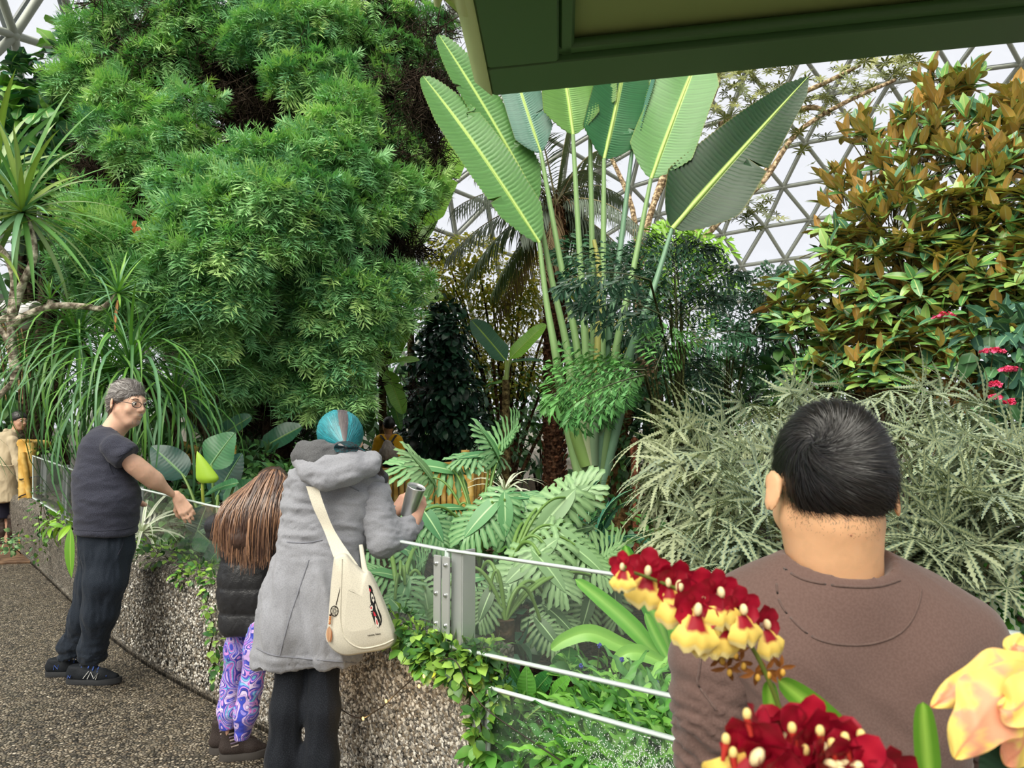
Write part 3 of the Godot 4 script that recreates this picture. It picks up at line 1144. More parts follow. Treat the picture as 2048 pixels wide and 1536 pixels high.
func travellers_palm() -> void:
	var d := 7.4
	var root := P(1182, 1000, d)
	root.y = 0.05
	var t := thing("travellers_palm", "traveller's palm with a fan of long stalks and huge paddle leaves at centre", "palm", root)
	var gr := lin(100, 152, 84)
	var bl := lin(98, 148, 130)
	var dk := lin(24, 64, 28)  # rightmost leaf: backlit shade of its underside put into the colour
	var rib := lin(186, 216, 120)
	# base px, tip px, width px, colour, face, bow, tears, stalk foot px
	var L := [
		[1079, 486, 852, 128, 108, gr, Vector3(0.35, 0.25, 1), 0.10, 2, 1112, 712, 7.2],
		[1074, 402, 884, 50, 92, lin(98, 150, 82), Vector3(0.45, 0.2, 1), 0.08, 3, 1136, 706, 7.5],
		[1082, 306, 1012, 96, 82, bl, Vector3(-0.35, 0.3, 1), 0.10, 1, 1156, 706, 7.45],
		[1146, 270, 1120, 60, 118, lin(118, 168, 86), Vector3(0.2, 0.35, 1), 0.16, 3, 1172, 704, 7.35],
		[1180, 246, 1196, 40, 104, lin(110, 160, 76), Vector3(-0.3, 0.2, 1), 0.1, 2, 1188, 700, 7.55],
		[1208, 318, 1262, 90, 124, lin(60, 122, 76), Vector3(0.3, 0.2, 1), 0.10, 1, 1204, 700, 7.4],
		[1264, 304, 1308, 110, 44, bl, Vector3(-0.9, 0.2, 0.5), 0.06, 0, 1214, 702, 7.5],
		[1302, 358, 1402, 90, 132, lin(112, 164, 98), Vector3(-0.15, 0.3, 1), 0.08, 1, 1232, 700, 7.35],
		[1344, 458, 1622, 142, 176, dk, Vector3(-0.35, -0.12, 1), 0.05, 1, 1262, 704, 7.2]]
	for l in L:
		var a := P(l[0], l[1], l[11])
		var b := P(l[2], l[3], l[11] + 0.25)
		var f := paddle
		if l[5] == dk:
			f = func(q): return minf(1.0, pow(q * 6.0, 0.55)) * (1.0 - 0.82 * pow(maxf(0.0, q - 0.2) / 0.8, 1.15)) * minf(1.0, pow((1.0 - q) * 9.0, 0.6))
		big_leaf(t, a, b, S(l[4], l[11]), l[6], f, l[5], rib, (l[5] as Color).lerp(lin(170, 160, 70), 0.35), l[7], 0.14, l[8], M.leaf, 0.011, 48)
		petiole(t, [root + Vector3(S(l[9] - 1182, d) * 0.12, 0.6, 0), P(lerpf(1180, l[9], 0.75), 820, d), P(l[9], l[10], l[11]), P(lerpf(l[9], l[0], 0.5) + (l[9] - 1190) * 0.04, lerpf(l[10], l[1], 0.5), l[11]), a], S(15, d), S(5, d), lin(150, 186, 124) if int(l[9]) % 4 < 2 else lin(128, 170, 138))
	# short cut stalks and the sheathed foot
	petiole(t, [P(1185, 880, d), P(1196, 700, d), P(1200, 560, d), P(1188, 480, d)], S(14, d), S(5, d), lin(176, 176, 100))
	petiole(t, [P(1190, 890, d), P(1262, 700, d - 0.1), P(1282, 640, d - 0.1)], S(13, d), S(7, d), lin(140, 170, 130))
	for s in [[1150, 1148, 40, lin(150, 186, 106)], [1172, 1168, 34, lin(190, 204, 160)], [1206, 1188, 34, lin(132, 160, 124)], [1222, 1192, 26, lin(104, 128, 84)]]:
		var b := MB.new()
		b.tint(s[3])
		b.tube(smooth_line([P(s[0], 770, d - 0.1), P(s[1], 850, d - 0.12), P(lerpf(s[1], 1184, 0.7), 930, d - 0.1)], 4), [S(s[2] * 0.42, d), S(s[2] * 0.55, d), S(s[2] * 0.5, d)], 9, 0.7)
		part(t, "leaf_sheath", b.mesh(), M.leaf)
	for s in [[1172, 925, 1160, 960, 18, lin(176, 112, 54)], [1190, 930, 1186, 1010, 26, lin(120, 112, 70)], [1212, 950, 1200, 1010, 16, lin(168, 140, 60)]]:
		var b := MB.new()
		b.tint(s[5])
		b.tube([P(s[0], s[1], d), P(s[2], s[3], d), Vector3(P(s[2], s[3], d).x, 0.02, root.z)], [S(s[4], d) * 0.6, S(s[4], d) * 0.7, S(s[4], d)], 9)
		part(t, "old_sheath", b.mesh(), M.bark)

func frond_mesh(pts: Array, l0: float, w: float, n: int, lam: Color, rib: Color, hang: float, spread := 0.9) -> ArrayMesh:
	# a feather leaf along a line: leaflets both sides, hanging
	var b := MB.new()
	b.tint(rib)
	b.tube(pts, [0.012 * l0 / 0.4, 0.003], 5)
	for i in n:
		var f := 0.08 + 0.92 * i / n
		var u := f * (pts.size() - 1)
		var k := mini(int(u), pts.size() - 2)
		var p: Vector3 = pts[k].lerp(pts[k + 1], u - k)
		var tan: Vector3 = (pts[k + 1] - pts[k]).normalized()
		var sd := tan.cross(Vector3.UP).normalized()
		if sd.length() < 0.1:
			sd = Vector3.RIGHT
		for s in [-1.0, 1.0]:
			var d: Vector3 = (sd * s * spread + tan * 0.75 + Vector3.DOWN * hang * rf(0.6, 1.3)).normalized()
			var len := l0 * (0.35 + 1.1 * sin(PI * (0.15 + 0.8 * f)) * 0.6) * rf(0.85, 1.1)
			blade(b, len, w, strap, 3, lam * rf(0.8, 1.2), lam, lam, 0.55 * hang + 0.15, 0.2, 0.0, 1.0, place(p, d, Vector3.UP + tan * 0.2), 1)
	return b.mesh()

func feather_palm() -> void:
	var d := 10.2
	var root := P(1108, 920, d)
	root.y = 0.05
	var t := thing("feather_palm", "grey-green feather palm with a scaly brown trunk behind the traveller's palm", "palm", root)
	var crown := P(1112, 420, d)
	var b := MB.new()
	var line := smooth_line([root, P(1106, 760, d), P(1110, 600, d), crown], 8)
	b.tint(lin(112, 84, 64))
	b.tube(line, [0.15, 0.15, 0.15, 0.15, 0.14, 0.14, 0.14, 0.14, 0.14, 0.14, 0.14, 0.14, 0.14, 0.15, 0.15, 0.15, 0.15, 0.16, 0.17, 0.17, 0.18, 0.18, 0.18, 0.18, 0.16], 12)
	part(t, "trunk", b.mesh(), M.bark)
	# stubs of old leaf bases wound round it
	var s := MB.new()
	s.tint(Color.WHITE)
	s.ball(Vector3(0, 0.03, 0), Vector3(0.045, 0.05, 0.022), Basis(), 6, 4)
	var at: Array = []
	var cols := PackedColorArray()
	for i in 420:
		var f := i / 420.0
		var p := root.lerp(crown, f)
		var a := i * 2.4
		var o := Vector3(cos(a), 0, sin(a))
		at.append(place(p + o * 0.145, Vector3.UP + o * 0.55, o, rf(0.8, 1.15)))
		cols.append(lin(150, 104, 78).lerp(lin(86, 62, 48), rng.randf()))
	many(t, "leaf_base_stubs", s.mesh(), M.bark, at, cols)
	var grey := lin(118, 132, 116)
	var green := lin(96, 118, 82)
	var dead := lin(150, 128, 96)
	var F := [[905, 420, -60, grey, 0.9], [890, 520, -10, grey, 0.9], [930, 560, 10, green, 0.9], [985, 585, 40, green, 1.0], [990, 640, 60, dead, 1.2], [1296, 470, -40, grey, 0.9], [1300, 560, 20, grey, 1.0], [1260, 600, 40, grey, 1.0], [1250, 400, -80, grey, 0.8], [1220, 300, -80, grey, 0.7], [1000, 290, -70, grey, 0.7], [1060, 230, -60, green, 0.6], [1150, 220, -60, grey, 0.6], [950, 340, -70, grey, 0.8], [1180, 520, 60, grey, 1.1], [1090, 560, 80, dead, 1.2], [1040, 480, 30, grey, 1.0], [1170, 430, -10, grey, 0.9], [1230, 520, 10, green, 1.0], [1190, 350, -40, grey, 0.8]]
	var k := 0
	for f in F:
		var dd := d + ((k % 5) - 2) * 0.45
		var tip := P(f[0], f[1], dd)
		var mid := crown.lerp(tip, 0.5) + Vector3.UP * (0.55 if f[2] < 20 else 0.35)
		part(t, "frond", frond_mesh(bez(crown + Vector3(0, 0.08, 0), mid, tip, 10), 0.54, 0.027, 40, f[3], lin(150, 140, 100), f[4]), M.leaf_dull)
		k += 1
	# shaggy dry fibre at the crown and an old flower stalk
	var fb := MB.new()
	for i in 160:
		fb.tint(lin(120, 92, 66) * rf(0.5, 1.2))
		var o := Vector3(rng.randfn() * 0.12, rf(-0.35, 0.25), rng.randfn() * 0.12)
		blade(fb, rf(0.2, 0.5), 0.02, strap, 2, fb.col, fb.col, fb.col, 0.8, 0.2, 0.0, 1.0, place(crown + o, Vector3(o.x * 3, rf(-0.6, 0.6), o.z * 3 + 0.2), Vector3.UP), 0)
	part(t, "crown_fibre", fb.mesh(), M.leaf_dull, Transform3D(), true)

func olive_tree() -> void:
	var ms := [white_leaf(0.085, 0.04, lens, 3, 0.5, 0.2), white_leaf(0.07, 0.045, oval, 3, 0.8, 0.2)]
	var cl := [[950, 510, 60, 45, 11.0], [900, 560, 50, 50, 11.2], [980, 570, 70, 50, 11.2], [1050, 550, 45, 55, 11.4], [920, 630, 45, 40, 11.2], [1000, 640, 60, 45, 11.4], [1070, 630, 35, 50, 11.5], [860, 590, 40, 50, 11.2], [1000, 710, 60, 40, 11.5], [880, 500, 35, 30, 11.4], [1140, 560, 40, 60, 12.0], [1150, 680, 40, 60, 12.0], [1250, 690, 60, 60, 12.5], [1000, 770, 70, 40, 11.6], [1070, 740, 40, 50, 11.7], [950, 700, 40, 50, 11.3], [1030, 600, 50, 50, 11.3]]
	var root := P(1010, 940, 11.4)
	root.y = 0.05
	bush("olive_green_tree", "airy yellow-olive small-leaved tree between the dark cone bush and the palm trunk", "tree", cl, ms, M.leaf_sheer, 260.0, [lin(216, 206, 106), lin(176, 182, 88), lin(202, 194, 88), lin(140, 160, 84)], [0.7, 1.25], root, 0.3, lin(110, 84, 60), 0, 0.04)

func dark_cone() -> void:
	var ms := [white_leaf(0.19, 0.095, oval, 4, 0.8, 0.16), white_leaf(0.16, 0.08, lens, 4, 0.5, 0.16)]
	var cl: Array = []
	for k in 22:
		var f := k / 21.0
		var w := lerpf(38, 112, pow(f, 0.8))
		cl.append([888 + sin(k * 2.1) * w * 0.28, lerpf(622, 880, f), w * 0.72, 34, 10.6 + sin(k * 1.3) * 0.25])
	var root := P(890, 950, 10.8)
	root.y = 0.05
	bush("cone_bush", "dark green glossy bush clipped to a tall cone beside the bamboo bridge", "bush", cl, ms, M.leaf_gloss, 62.0, [lin(52, 92, 72), lin(40, 76, 62), lin(66, 112, 84), lin(34, 62, 52)], [0.75, 1.1], root, 0.5, lin(50, 40, 32), 0, 0.04)

func banana(label: String, foot: Array, crown: Array, d: float, leaves: Array) -> void:
	var root := P(foot[0], foot[1], d)
	root.y = 0.05
	var t := thing("banana_plant", label, "banana plant", root)
	var c := P(crown[0], crown[1], d)
	stem(t, "stem", [root, root.lerp(c, 0.5) + Vector3(0.03, 0, 0), c], 0.075, 0.05, lin(128, 116, 78))
	for l in leaves:
		var a := P(l[0], l[1], d + l[7])
		var b := P(l[2], l[3], d + l[7] * 2.0)
		petiole(t, [c - Vector3(0, 0.1, 0), c.lerp(a, 0.5) + Vector3.UP * 0.05, a], 0.035, 0.018, lin(150, 176, 96))
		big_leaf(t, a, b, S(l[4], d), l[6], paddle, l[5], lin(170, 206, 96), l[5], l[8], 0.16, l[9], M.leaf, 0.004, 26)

func bananas() -> void:
	var lt := lin(132, 190, 62)
	var md := lin(92, 156, 70)
	var dk := lin(58, 110, 78)
	banana("small banana plant with upright bright leaf behind the yellow-shirted visitor", [764, 900], [764, 730], 10.0, [[762, 722, 812, 618, 62, lt, Vector3(0.2, 0.2, 1), 0.0, 0.05, 1], [756, 725, 736, 662, 58, md, Vector3(-0.3, 0.3, 1), 0.15, 0.12, 0], [768, 726, 838, 716, 30, lt, Vector3(0, 1, 0.6), -0.1, 0.1, 1], [758, 728, 690, 722, 26, md, Vector3(0, 1, 0.5), 0.1, 0.1, 0], [774, 740, 806, 830, 34, lt, Vector3(0.4, 0.2, 1), -0.15, -0.05, 2], [752, 740, 720, 800, 40, md, Vector3(-0.4, 0.2, 1), 0.2, -0.05, 1], [770, 735, 800, 860, 26, md, Vector3(0.6, 0.2, 1), 0.1, -0.05, 1]])
	banana("slim banana plant with two dark leaves left of the scaly palm trunk", [1004, 880], [1012, 760], 9.6, [[1012, 722, 944, 638, 46, dk, Vector3(0.4, 0.3, 1), 0.0, 0.06, 0], [1020, 718, 1090, 646, 34, lt, Vector3(-0.5, 0.3, 1), 0.0, 0.05, 0], [1022, 724, 1092, 716, 24, dk, Vector3(0, 1, 0.4), 0.2, 0.12, 0], [1006, 764, 968, 770, 22, md, Vector3(0, 1, 0.4), 0.1, 0.15, 0]])
	banana("tall banana plant with lit lime leaves between the feathery tree and the palm", [826, 880], [818, 560], 10.8, [[820, 500, 868, 404, 60, lin(120, 170, 60), Vector3(-0.3, 0.1, 1), 0.1, 0.06, 2], [838, 455, 918, 262, 76, lt, Vector3(0.2, 0.1, 1), 0.0, 0.05, 3], [812, 510, 792, 440, 44, md, Vector3(0.3, 0.2, 1), 0.1, 0.05, 1], [826, 612, 888, 590, 34, lt, Vector3(0, 0.8, 0.8), -0.1, 0.06, 1], [806, 520, 770, 480, 40, md, Vector3(-0.3, 0.2, 1), 0.0, 0.08, 0]])

func fishtail_frond(lam: Color, n := 9) -> ArrayMesh:
	# a twice-cut frond 1.1 m long: side ribs with wedge leaflets whose outer edge is ragged
	var b := MB.new()
	b.tint(lin(60, 70, 40))
	var sp := bez(Vector3.ZERO, Vector3(0, 0.65, 0.05), Vector3(0, 1.0, -0.35), 8)
	b.tube(sp, [0.011, 0.003], 5)
	for i in n:
		var f := 0.12 + 0.86 * i / (n - 1.0)
		var u := f * 7.99
		var k := int(u)
		var p: Vector3 = sp[k].lerp(sp[k + 1], u - k)
		for s in [-1.0, 1.0]:
			var rl: float = 0.5 * sin(PI * (0.22 + 0.68 * f)) * rf(0.85, 1.1)
			var dir := Vector3(s, 0.6, rf(-0.55, 0.1)).normalized()
			b.tint(lin(60, 80, 40))
			b.tube([p, p + dir * rl * 0.95], [0.0035, 0.0015], 3)
			var m := 6
			for j in m:
				var q := p + dir * rl * (0.15 + 0.85 * j / (m - 1))
				for w in [-1.0, 1.0]:
					var side: Vector3 = Vector3(-dir.y, dir.x, rf(-0.4, 0.1)) * w
					var d2: Vector3 = (dir * rf(0.5, 0.9) + side * (0.7 if j < m - 1 else 0.3) + Vector3(0, -0.25, -0.2)).normalized()
					var x := place(q, d2, Vector3(0, 0.5, 0.8) + rv() * 0.6, rf(0.85, 1.4))
					b.tint(lam * rf(0.7, 1.3))
					var o := b.v.size()
					b.vert(x * Vector3.ZERO)
					for e in [[-0.014, 0.05], [-0.03, 0.1], [-0.013, 0.088], [-0.006, 0.135], [0.008, 0.092], [0.02, 0.112], [0.018, 0.06]]:
						b.vert(x * Vector3(e[0], e[1], -e[1] * e[1] * 3.0))
					for e in range(1, 7):
						b.tri(o, o + e + 1, o + e)
	return b.mesh()

func fishtails() -> void:
	var dark := [fishtail_frond(lin(52, 92, 66)), fishtail_frond(lin(44, 80, 60)), fishtail_frond(lin(66, 112, 78))]
	var pale := [fishtail_frond(lin(112, 172, 96)), fishtail_frond(lin(92, 150, 86))]
	var lime := [fishtail_frond(lin(150, 204, 70), 8)]
	var S1 := [["fishtail palm with dark ragged leaflets right of the traveller's palm stalks", 1362, 900, 7.75, dark, [[1352, 620, 1350, 500, 1.0], [1340, 640, 1190, 560, 1.0], [1340, 600, 1230, 500, 0.9], [1362, 600, 1460, 520, 0.9], [1350, 700, 1250, 640, 0.9], [1370, 690, 1480, 640, 0.9], [1345, 660, 1160, 620, 0.9], [1360, 720, 1440, 760, 0.8], [1350, 730, 1270, 740, 0.8], [1350, 560, 1300, 480, 0.8], [1365, 640, 1420, 580, 0.9], [1350, 770, 1300, 820, 0.8], [1370, 770, 1430, 830, 0.8], [1350, 550, 1400, 470, 0.7], [1352, 640, 1310, 560, 0.9], [1350, 700, 1330, 620, 0.9], [1300, 560, 1140, 520, 0.8], [1250, 560, 1150, 470, 0.7]]],
		["second dark fishtail palm leaning right in front of the dome lattice", 1450, 880, 8.6, dark, [[1460, 720, 1560, 600, 1.0], [1470, 700, 1570, 660, 0.8], [1455, 740, 1540, 720, 0.8], [1455, 690, 1480, 590, 0.9], [1450, 760, 1380, 700, 0.9], [1520, 640, 1545, 545, 0.7], [1520, 640, 1590, 560, 0.6], [1460, 780, 1520, 800, 0.7], [1450, 780, 1400, 830, 0.8]]],
		["low pale green fishtail frond reaching across the traveller's palm foot", 1330, 930, 6.9, pale, [[1290, 740, 1100, 745, 1.0], [1290, 750, 1130, 790, 0.9], [1300, 740, 1210, 730, 0.8], [1290, 755, 1180, 800, 0.7], [1310, 740, 1330, 690, 0.7]]],
		["lime green fishtail palm glowing against the dome behind the dark fishtail", 1362, 900, 9.6, lime, [[1362, 640, 1372, 460, 1.1], [1362, 600, 1340, 450, 1.0], [1365, 620, 1400, 460, 1.0], [1380, 620, 1460, 530, 1.0], [1362, 650, 1340, 560, 1.0], [1362, 700, 1400, 620, 1.0]]]]
	for s in S1:
		var d: float = s[3]
		var root := P(s[1], s[2], d)
		root.y = 0.05
		var t := thing("fishtail_palm", s[0], "palm", root)
		var k := 0
		for f in s[5]:
			var dd: float = d + ((k % 4) - 1.5) * 0.22 - (1.0 if f[2] < 1200 and k % 3 == 1 else 0.0)
			var a := P(f[0], f[1], dd)
			var e := P(f[2], f[3], dd + rf(-0.15, 0.15))
			stem(t, "stalk", bez(root + Vector3(rf(-0.1, 0.1), 0, rf(-0.1, 0.1)), Vector3(root.x, a.y * 0.7, root.z), a, 6), 0.02, 0.011, lin(88, 96, 56), M.bark, 5)
			var y := e - a
			var x := place(a, y, Vector3(rf(-0.5, 0.5), 0.7, 1), 1.0)
			x.basis = x.basis * Basis.from_scale(Vector3.ONE * clampf(y.length() / 1.0, 0.62, 1.25))
			part(t, "frond", s[4][k % s[4].size()], M.leaf, x)
			k += 1

func rubber_tree() -> void:
	var ms: Array = []
	for k in [[lin(116, 168, 84), lin(242, 184, 104)], [lin(90, 148, 84), lin(234, 176, 98)], [lin(154, 194, 104), lin(230, 180, 98)], [lin(80, 134, 98), lin(224, 172, 100)]]:
		var b := MB.new()
		blade(b, 0.22, 0.082, lens, 6, k[0], lin(186, 200, 120), k[0] * 1.1, 0.35, 0.2, 0.0, 1.0, Transform3D(), 2, k[1])
		ms.append(b.mesh())
	var root := P(1760, 960, 6.2)
	root.y = 0.05
	var t := thing("rubber_tree", "large tree with rusty-backed leathery leaves on the right", "tree", root)
	# outline of the crown by clumps: px, py, rx, ry, depth
	var cl := [[1900, 180, 70, 50, 6.6], [1860, 250, 60, 60, 6.4], [1990, 230, 80, 60, 6.2], [1740, 280, 50, 50, 6.8], [1830, 330, 80, 60, 6.4], [1960, 340, 90, 70, 6.0], [1700, 390, 60, 50, 6.8], [1790, 420, 90, 60, 6.3], [1920, 440, 100, 70, 5.9], [2030, 440, 70, 80, 5.7], [1720, 500, 80, 50, 6.5], [1640, 490, 50, 45, 6.9], [1830, 530, 100, 60, 6.0], [1960, 550, 100, 70, 5.7], [1660, 580, 80, 50, 6.5], [1770, 610, 90, 60, 6.1], [1580, 580, 45, 40, 6.9], [1900, 630, 90, 50, 5.8], [2030, 620, 60, 80, 5.5], [1620, 660, 70, 45, 6.5], [1720, 690, 90, 50, 6.1], [1840, 700, 90, 50, 5.8], [1560, 640, 40, 35, 6.9], [1640, 740, 60, 35, 6.3], [1760, 760, 70, 40, 5.9], [2030, 300, 50, 60, 6.0], [1920, 760, 60, 40, 5.6], [2060, 540, 40, 80, 5.5]]
	var wood := MB.new()
	wood.tint(lin(150, 132, 100))
	var top := P(1800, 520, 6.2)
	wood.tube(smooth_line([root, P(1775, 740, 6.2), top], 5), [0.06, 0.04], 8)
	var at: Array = []
	var twigs := MB.new()
	twigs.tint(lin(158, 150, 104))
	for c in cl:
		var ctr := P(c[0], c[1], c[4])
		wood.tube(bez(root.lerp(top, rf(0.3, 0.8)), root.lerp(ctr, 0.6) + Vector3(0, -0.1, 0), ctr, 6), [0.028, 0.01], 5)
		var r := Vector3(S(c[2], c[4]), S(c[3], c[4]), S(60, c[4]))
		for i in int(c[2] * c[3] / 175.0):
			var q := on_clump(ctr, r, 0.7)
			var d: Vector3 = (q[1] * 0.55 + Vector3.UP * 0.9 + rv() * 0.25).normalized()
			twigs.tube([q[0] - d * 0.22 - q[1] * 0.08, q[0]], [0.006, 0.004], 4)
			var nn := rng.randi_range(5, 8)
			for j in nn:
				var a := TAU * j / nn + rf(-0.3, 0.3)
				var side := basis_to(d) * Vector3(cos(a), 0, sin(a))
				var lift := rf(0.05, 0.5) if rng.randf() < (0.86 if c[1] > 430 else 0.3) else rf(1.3, 4.5)
				at.append(place(q[0] - d * rf(0, 0.05), side + d * lift, d + side * -0.6, rf(0.75, 1.15)))
	part(t, "trunk_and_limbs", wood.mesh(), M.bark)
	part(t, "twigs", twigs.mesh(), M.bark, Transform3D(), true)
	set_leaves(t, "leaf", ms, M.leaf_rubber, at, 300)

func umbrella_tree() -> void:
	# bare tan limbs with small tufts of fingered leaves, against the dome
	var leaf := MB.new()
	for i in 8:
		var a := TAU * i / 8
		var d := Vector3(cos(a), 0.35, sin(a))
		blade(leaf, 0.16, 0.035, lens, 3, Color.WHITE, Color.WHITE, Color.WHITE, 0.7, 0.15, 0.0, 1.0, place(Vector3(0, 0.0, 0), d, Vector3.UP), 0)
	var lm := leaf.mesh()
	var root := P(1330, 930, 11.5)
	root.y = 0.05
	var t := thing("umbrella_tree", "bare tan-limbed tree with small leaf tufts arching in front of the dome lattice", "tree", root)
	var limbs := [[[1275, 560, 11.5], [1310, 400, 11.5], [1400, 250, 11.6], [1440, 150, 11.6], [1450, 60, 11.6]], [[1310, 400, 11.5], [1390, 180, 11.4], [1430, 140, 11.4]], [[1330, 520, 11.3], [1430, 430, 11.2], [1520, 370, 11.2], [1590, 270, 11.2], [1680, 210, 11.2], [1790, 160, 11.3]], [[1520, 240, 11.6], [1620, 215, 11.4], [1660, 230, 11.4]], [[1405, 480, 11.3], [1450, 430, 11.3], [1540, 330, 11.4]], [[1275, 560, 11.5], [1265, 420, 11.6], [1215, 300, 11.6]], [[1440, 250, 11.4], [1530, 215, 11.4], [1640, 170, 11.4], [1720, 130, 11.4]]]
	var b := MB.new()
	b.tint(lin(250, 222, 182))
	b.tube(smooth_line([root, P(1290, 760, 11.5), P(1275, 560, 11.5)], 4), [0.14, 0.09], 8)
	for l in limbs:
		var pts: Array = []
		for q in l:
			pts.append(P(q[0], q[1], q[2]))
		b.tube(smooth_line(pts, 5), [0.06, 0.03], 7)
	part(t, "limbs", b.mesh(), M.bark)
	var at: Array = []
	var cols := PackedColorArray()
	for q in [[1450, 200, 70, 60, 60], [1400, 300, 50, 40, 20], [1560, 200, 70, 50, 40], [1660, 190, 60, 50, 40], [1740, 150, 60, 30, 40], [1480, 400, 50, 40, 28], [1520, 420, 40, 40, 22], [1600, 250, 50, 50, 25], [1440, 380, 40, 40, 20], [1500, 140, 80, 30, 40], [1800, 130, 50, 30, 25]]:
		for i in q[4]:
			var p := P(q[0] + rng.randfn() * q[2] * 0.6, q[1] + rng.randfn() * q[3] * 0.6, 11.3 + rng.randfn() * 0.35)
			at.append(place(p, rv() * 0.6 + Vector3(0, 0.8, 0.3), rv(), rf(0.7, 1.2)))
			cols.append(lin(150, 154, 88).lerp(lin(96, 110, 72), rng.randf()))
	many(t, "leaf_tufts", lm, M.leaf_dull, at, cols)

func backdrop() -> void:
	# ordinary shrubs that close the view between the named plants
	var big := [white_leaf(0.3, 0.14, lens, 4, 0.7, 0.18), white_leaf(0.26, 0.12, oval, 4, 0.9, 0.18)]
	var small := [white_leaf(0.13, 0.06, lens, 3, 0.6, 0.18), white_leaf(0.1, 0.055, oval, 3, 0.8, 0.18)]
	var long := [white_leaf(0.7, 0.07, strap, 5, 1.5, 0.2), white_leaf(0.5, 0.06, strap, 5, 1.1, 0.2)]
	var dk := [lin(72, 118, 62), lin(64, 106, 60), lin(86, 132, 64), lin(66, 108, 68)]
	var md := dk
	var B := [
		["broad-leaved dark shrub under the feathery tree's shade", [[420, 800, 90, 80, 9.5], [540, 850, 110, 70, 9.4], [640, 880, 80, 70, 9.2], [480, 900, 80, 60, 9.0], [350, 830, 60, 80, 9.6]], big, 15.0, dk],
		["dark shrub closing the gap behind the trench coat visitor", [[20, 760, 120, 100, 11.0], [100, 860, 100, 90, 11.0], [0, 620, 100, 90, 11.2], [-40, 860, 100, 120, 11.0], [120, 600, 80, 90, 11.0], [200, 520, 90, 90, 11.0]], big, 13.0, dk],
		["mixed green shrub behind the bamboo bridge and the yellow shirt", [[700, 860, 60, 50, 11.4], [640, 830, 60, 60, 11.2], [740, 800, 40, 60, 11.4], [690, 930, 60, 50, 10.6]], big, 15.0, md],
		["small-leaved thicket between the banana plant and palm trunk", [[980, 820, 60, 50, 11.4], [1050, 820, 50, 60, 11.6], [1000, 880, 70, 40, 10.8], [1060, 760, 40, 50, 11.6], [960, 760, 40, 50, 11.4]], small, 60.0, md],
		["arching grassy clump at the foot of the fishtail palms", [[1250, 830, 70, 60, 9.0], [1330, 860, 80, 60, 8.6], [1430, 820, 70, 60, 9.2], [1520, 790, 60, 50, 9.4]], long, 8.0, md],
		["dark thicket deep under the fishtail palms", [[1300, 780, 90, 70, 9.8], [1420, 770, 90, 80, 9.8], [1520, 720, 80, 70, 10.2], [1280, 880, 80, 50, 8.2], [1230, 920, 60, 50, 8.0]], small, 55.0, dk],
		["shaded shrub filling below the rusty-leaved tree", [[1620, 780, 90, 60, 8.0], [1740, 800, 100, 70, 7.4], [1880, 800, 110, 70, 7.0], [2020, 760, 90, 100, 6.8], [1980, 900, 120, 80, 6.4], [1600, 690, 80, 60, 8.6], [1800, 640, 110, 80, 8.0], [1960, 600, 110, 90, 7.6], [1720, 560, 90, 70, 8.2], [2000, 450, 90, 70, 7.4]], big, 12.0, dk],
		["lush green shrub behind the brown sweatshirt's right shoulder", [[2000, 1130, 70, 60, 3.9], [2040, 1060, 50, 60, 4.2], [1960, 1200, 60, 50, 3.6], [2040, 1220, 60, 50, 3.5]], small, 22.0, [lin(92, 160, 60), lin(70, 130, 50), lin(120, 180, 80), lin(50, 96, 44)]],
		["low dark foliage behind the split-leaf plants, by the bridge foot", [[860, 1080, 90, 50, 6.6], [960, 1120, 90, 60, 6.0], [1080, 1080, 90, 60, 6.4], [1240, 1060, 80, 60, 6.2], [700, 1040, 80, 60, 7.0], [1150, 1160, 80, 50, 5.4]], small, 50.0, dk],
		["dark leafy clump in the shade between the navy T-shirt man and the bridge", [[340, 950, 60, 60, 6.4], [440, 1010, 70, 60, 6.0], [350, 1060, 70, 50, 5.4], [500, 940, 70, 50, 6.6], [560, 1000, 60, 70, 6.2], [290, 920, 50, 50, 6.8], [620, 960, 60, 60, 6.6]], small, 60.0, dk]]
	var fx := [[380, "under the feathery tree, left"], [520, "behind the feathery tree's trunk"], [660, "left of the yellow shirt"], [800, "behind the cone bush"], [940, "right of the cone bush"], [1080, "behind the scaly palm trunk"], [1220, "behind the traveller's palm foot"], [1360, "behind the dark fishtail"], [1500, "under the dome lattice"], [1640, "left behind the rusty-leaved tree"]]
	for k in fx.size():
		var x: float = fx[k][0]
		var lowt := 700.0 if x < 860 else (760.0 if x < 1100 else 700.0)
		B.append(["far dark shrub row by the dome wall " + fx[k][1], [[x, lowt + 70, 90, 70, 14.0], [x + 30, lowt + 20, 80, 50, 14.5], [x - 40, lowt + 120, 80, 60, 13.5], [x + 40, lowt + 150, 90, 60, 13.0]], big, 15.0, dk if k % 2 else md])
	for s in B:
		var c0: Array = s[1][0]
		var root := P(c0[0], c0[1] + 100, c0[4])
		root.y = 0.05
		bush("shrub", s[0], "shrub", s[1], s[2], M.leaf, s[3], s[4], [0.75, 1.2], root, 0.25)

# ------------------------------------------------------------------ bamboo rails and bridge
func culm(parent: Node3D, called: String, a: Vector3, b: Vector3, r: float, nodes := 4) -> void:
	var m := MB.new()
	var pts: Array = []
	var rad: Array = []
	var ph := rf(0.1, 0.9)
	for k in nodes + 1:
		for s in [[-0.012, 1.0], [0.0, 1.12], [0.012, 1.0]]:
			var f: float = (k + ph) / (nodes + 1) + s[0]
			pts.append(a.lerp(b, clampf(f, 0.001, 0.999)))
			rad.append(r * s[1])
	pts.push_front(a)
	rad.push_front(r)
	pts.append(b)
	rad.append(r * 0.97)
	m.tube(pts, rad, 8)
	part(parent, called, m.mesh(), M.bamboo)

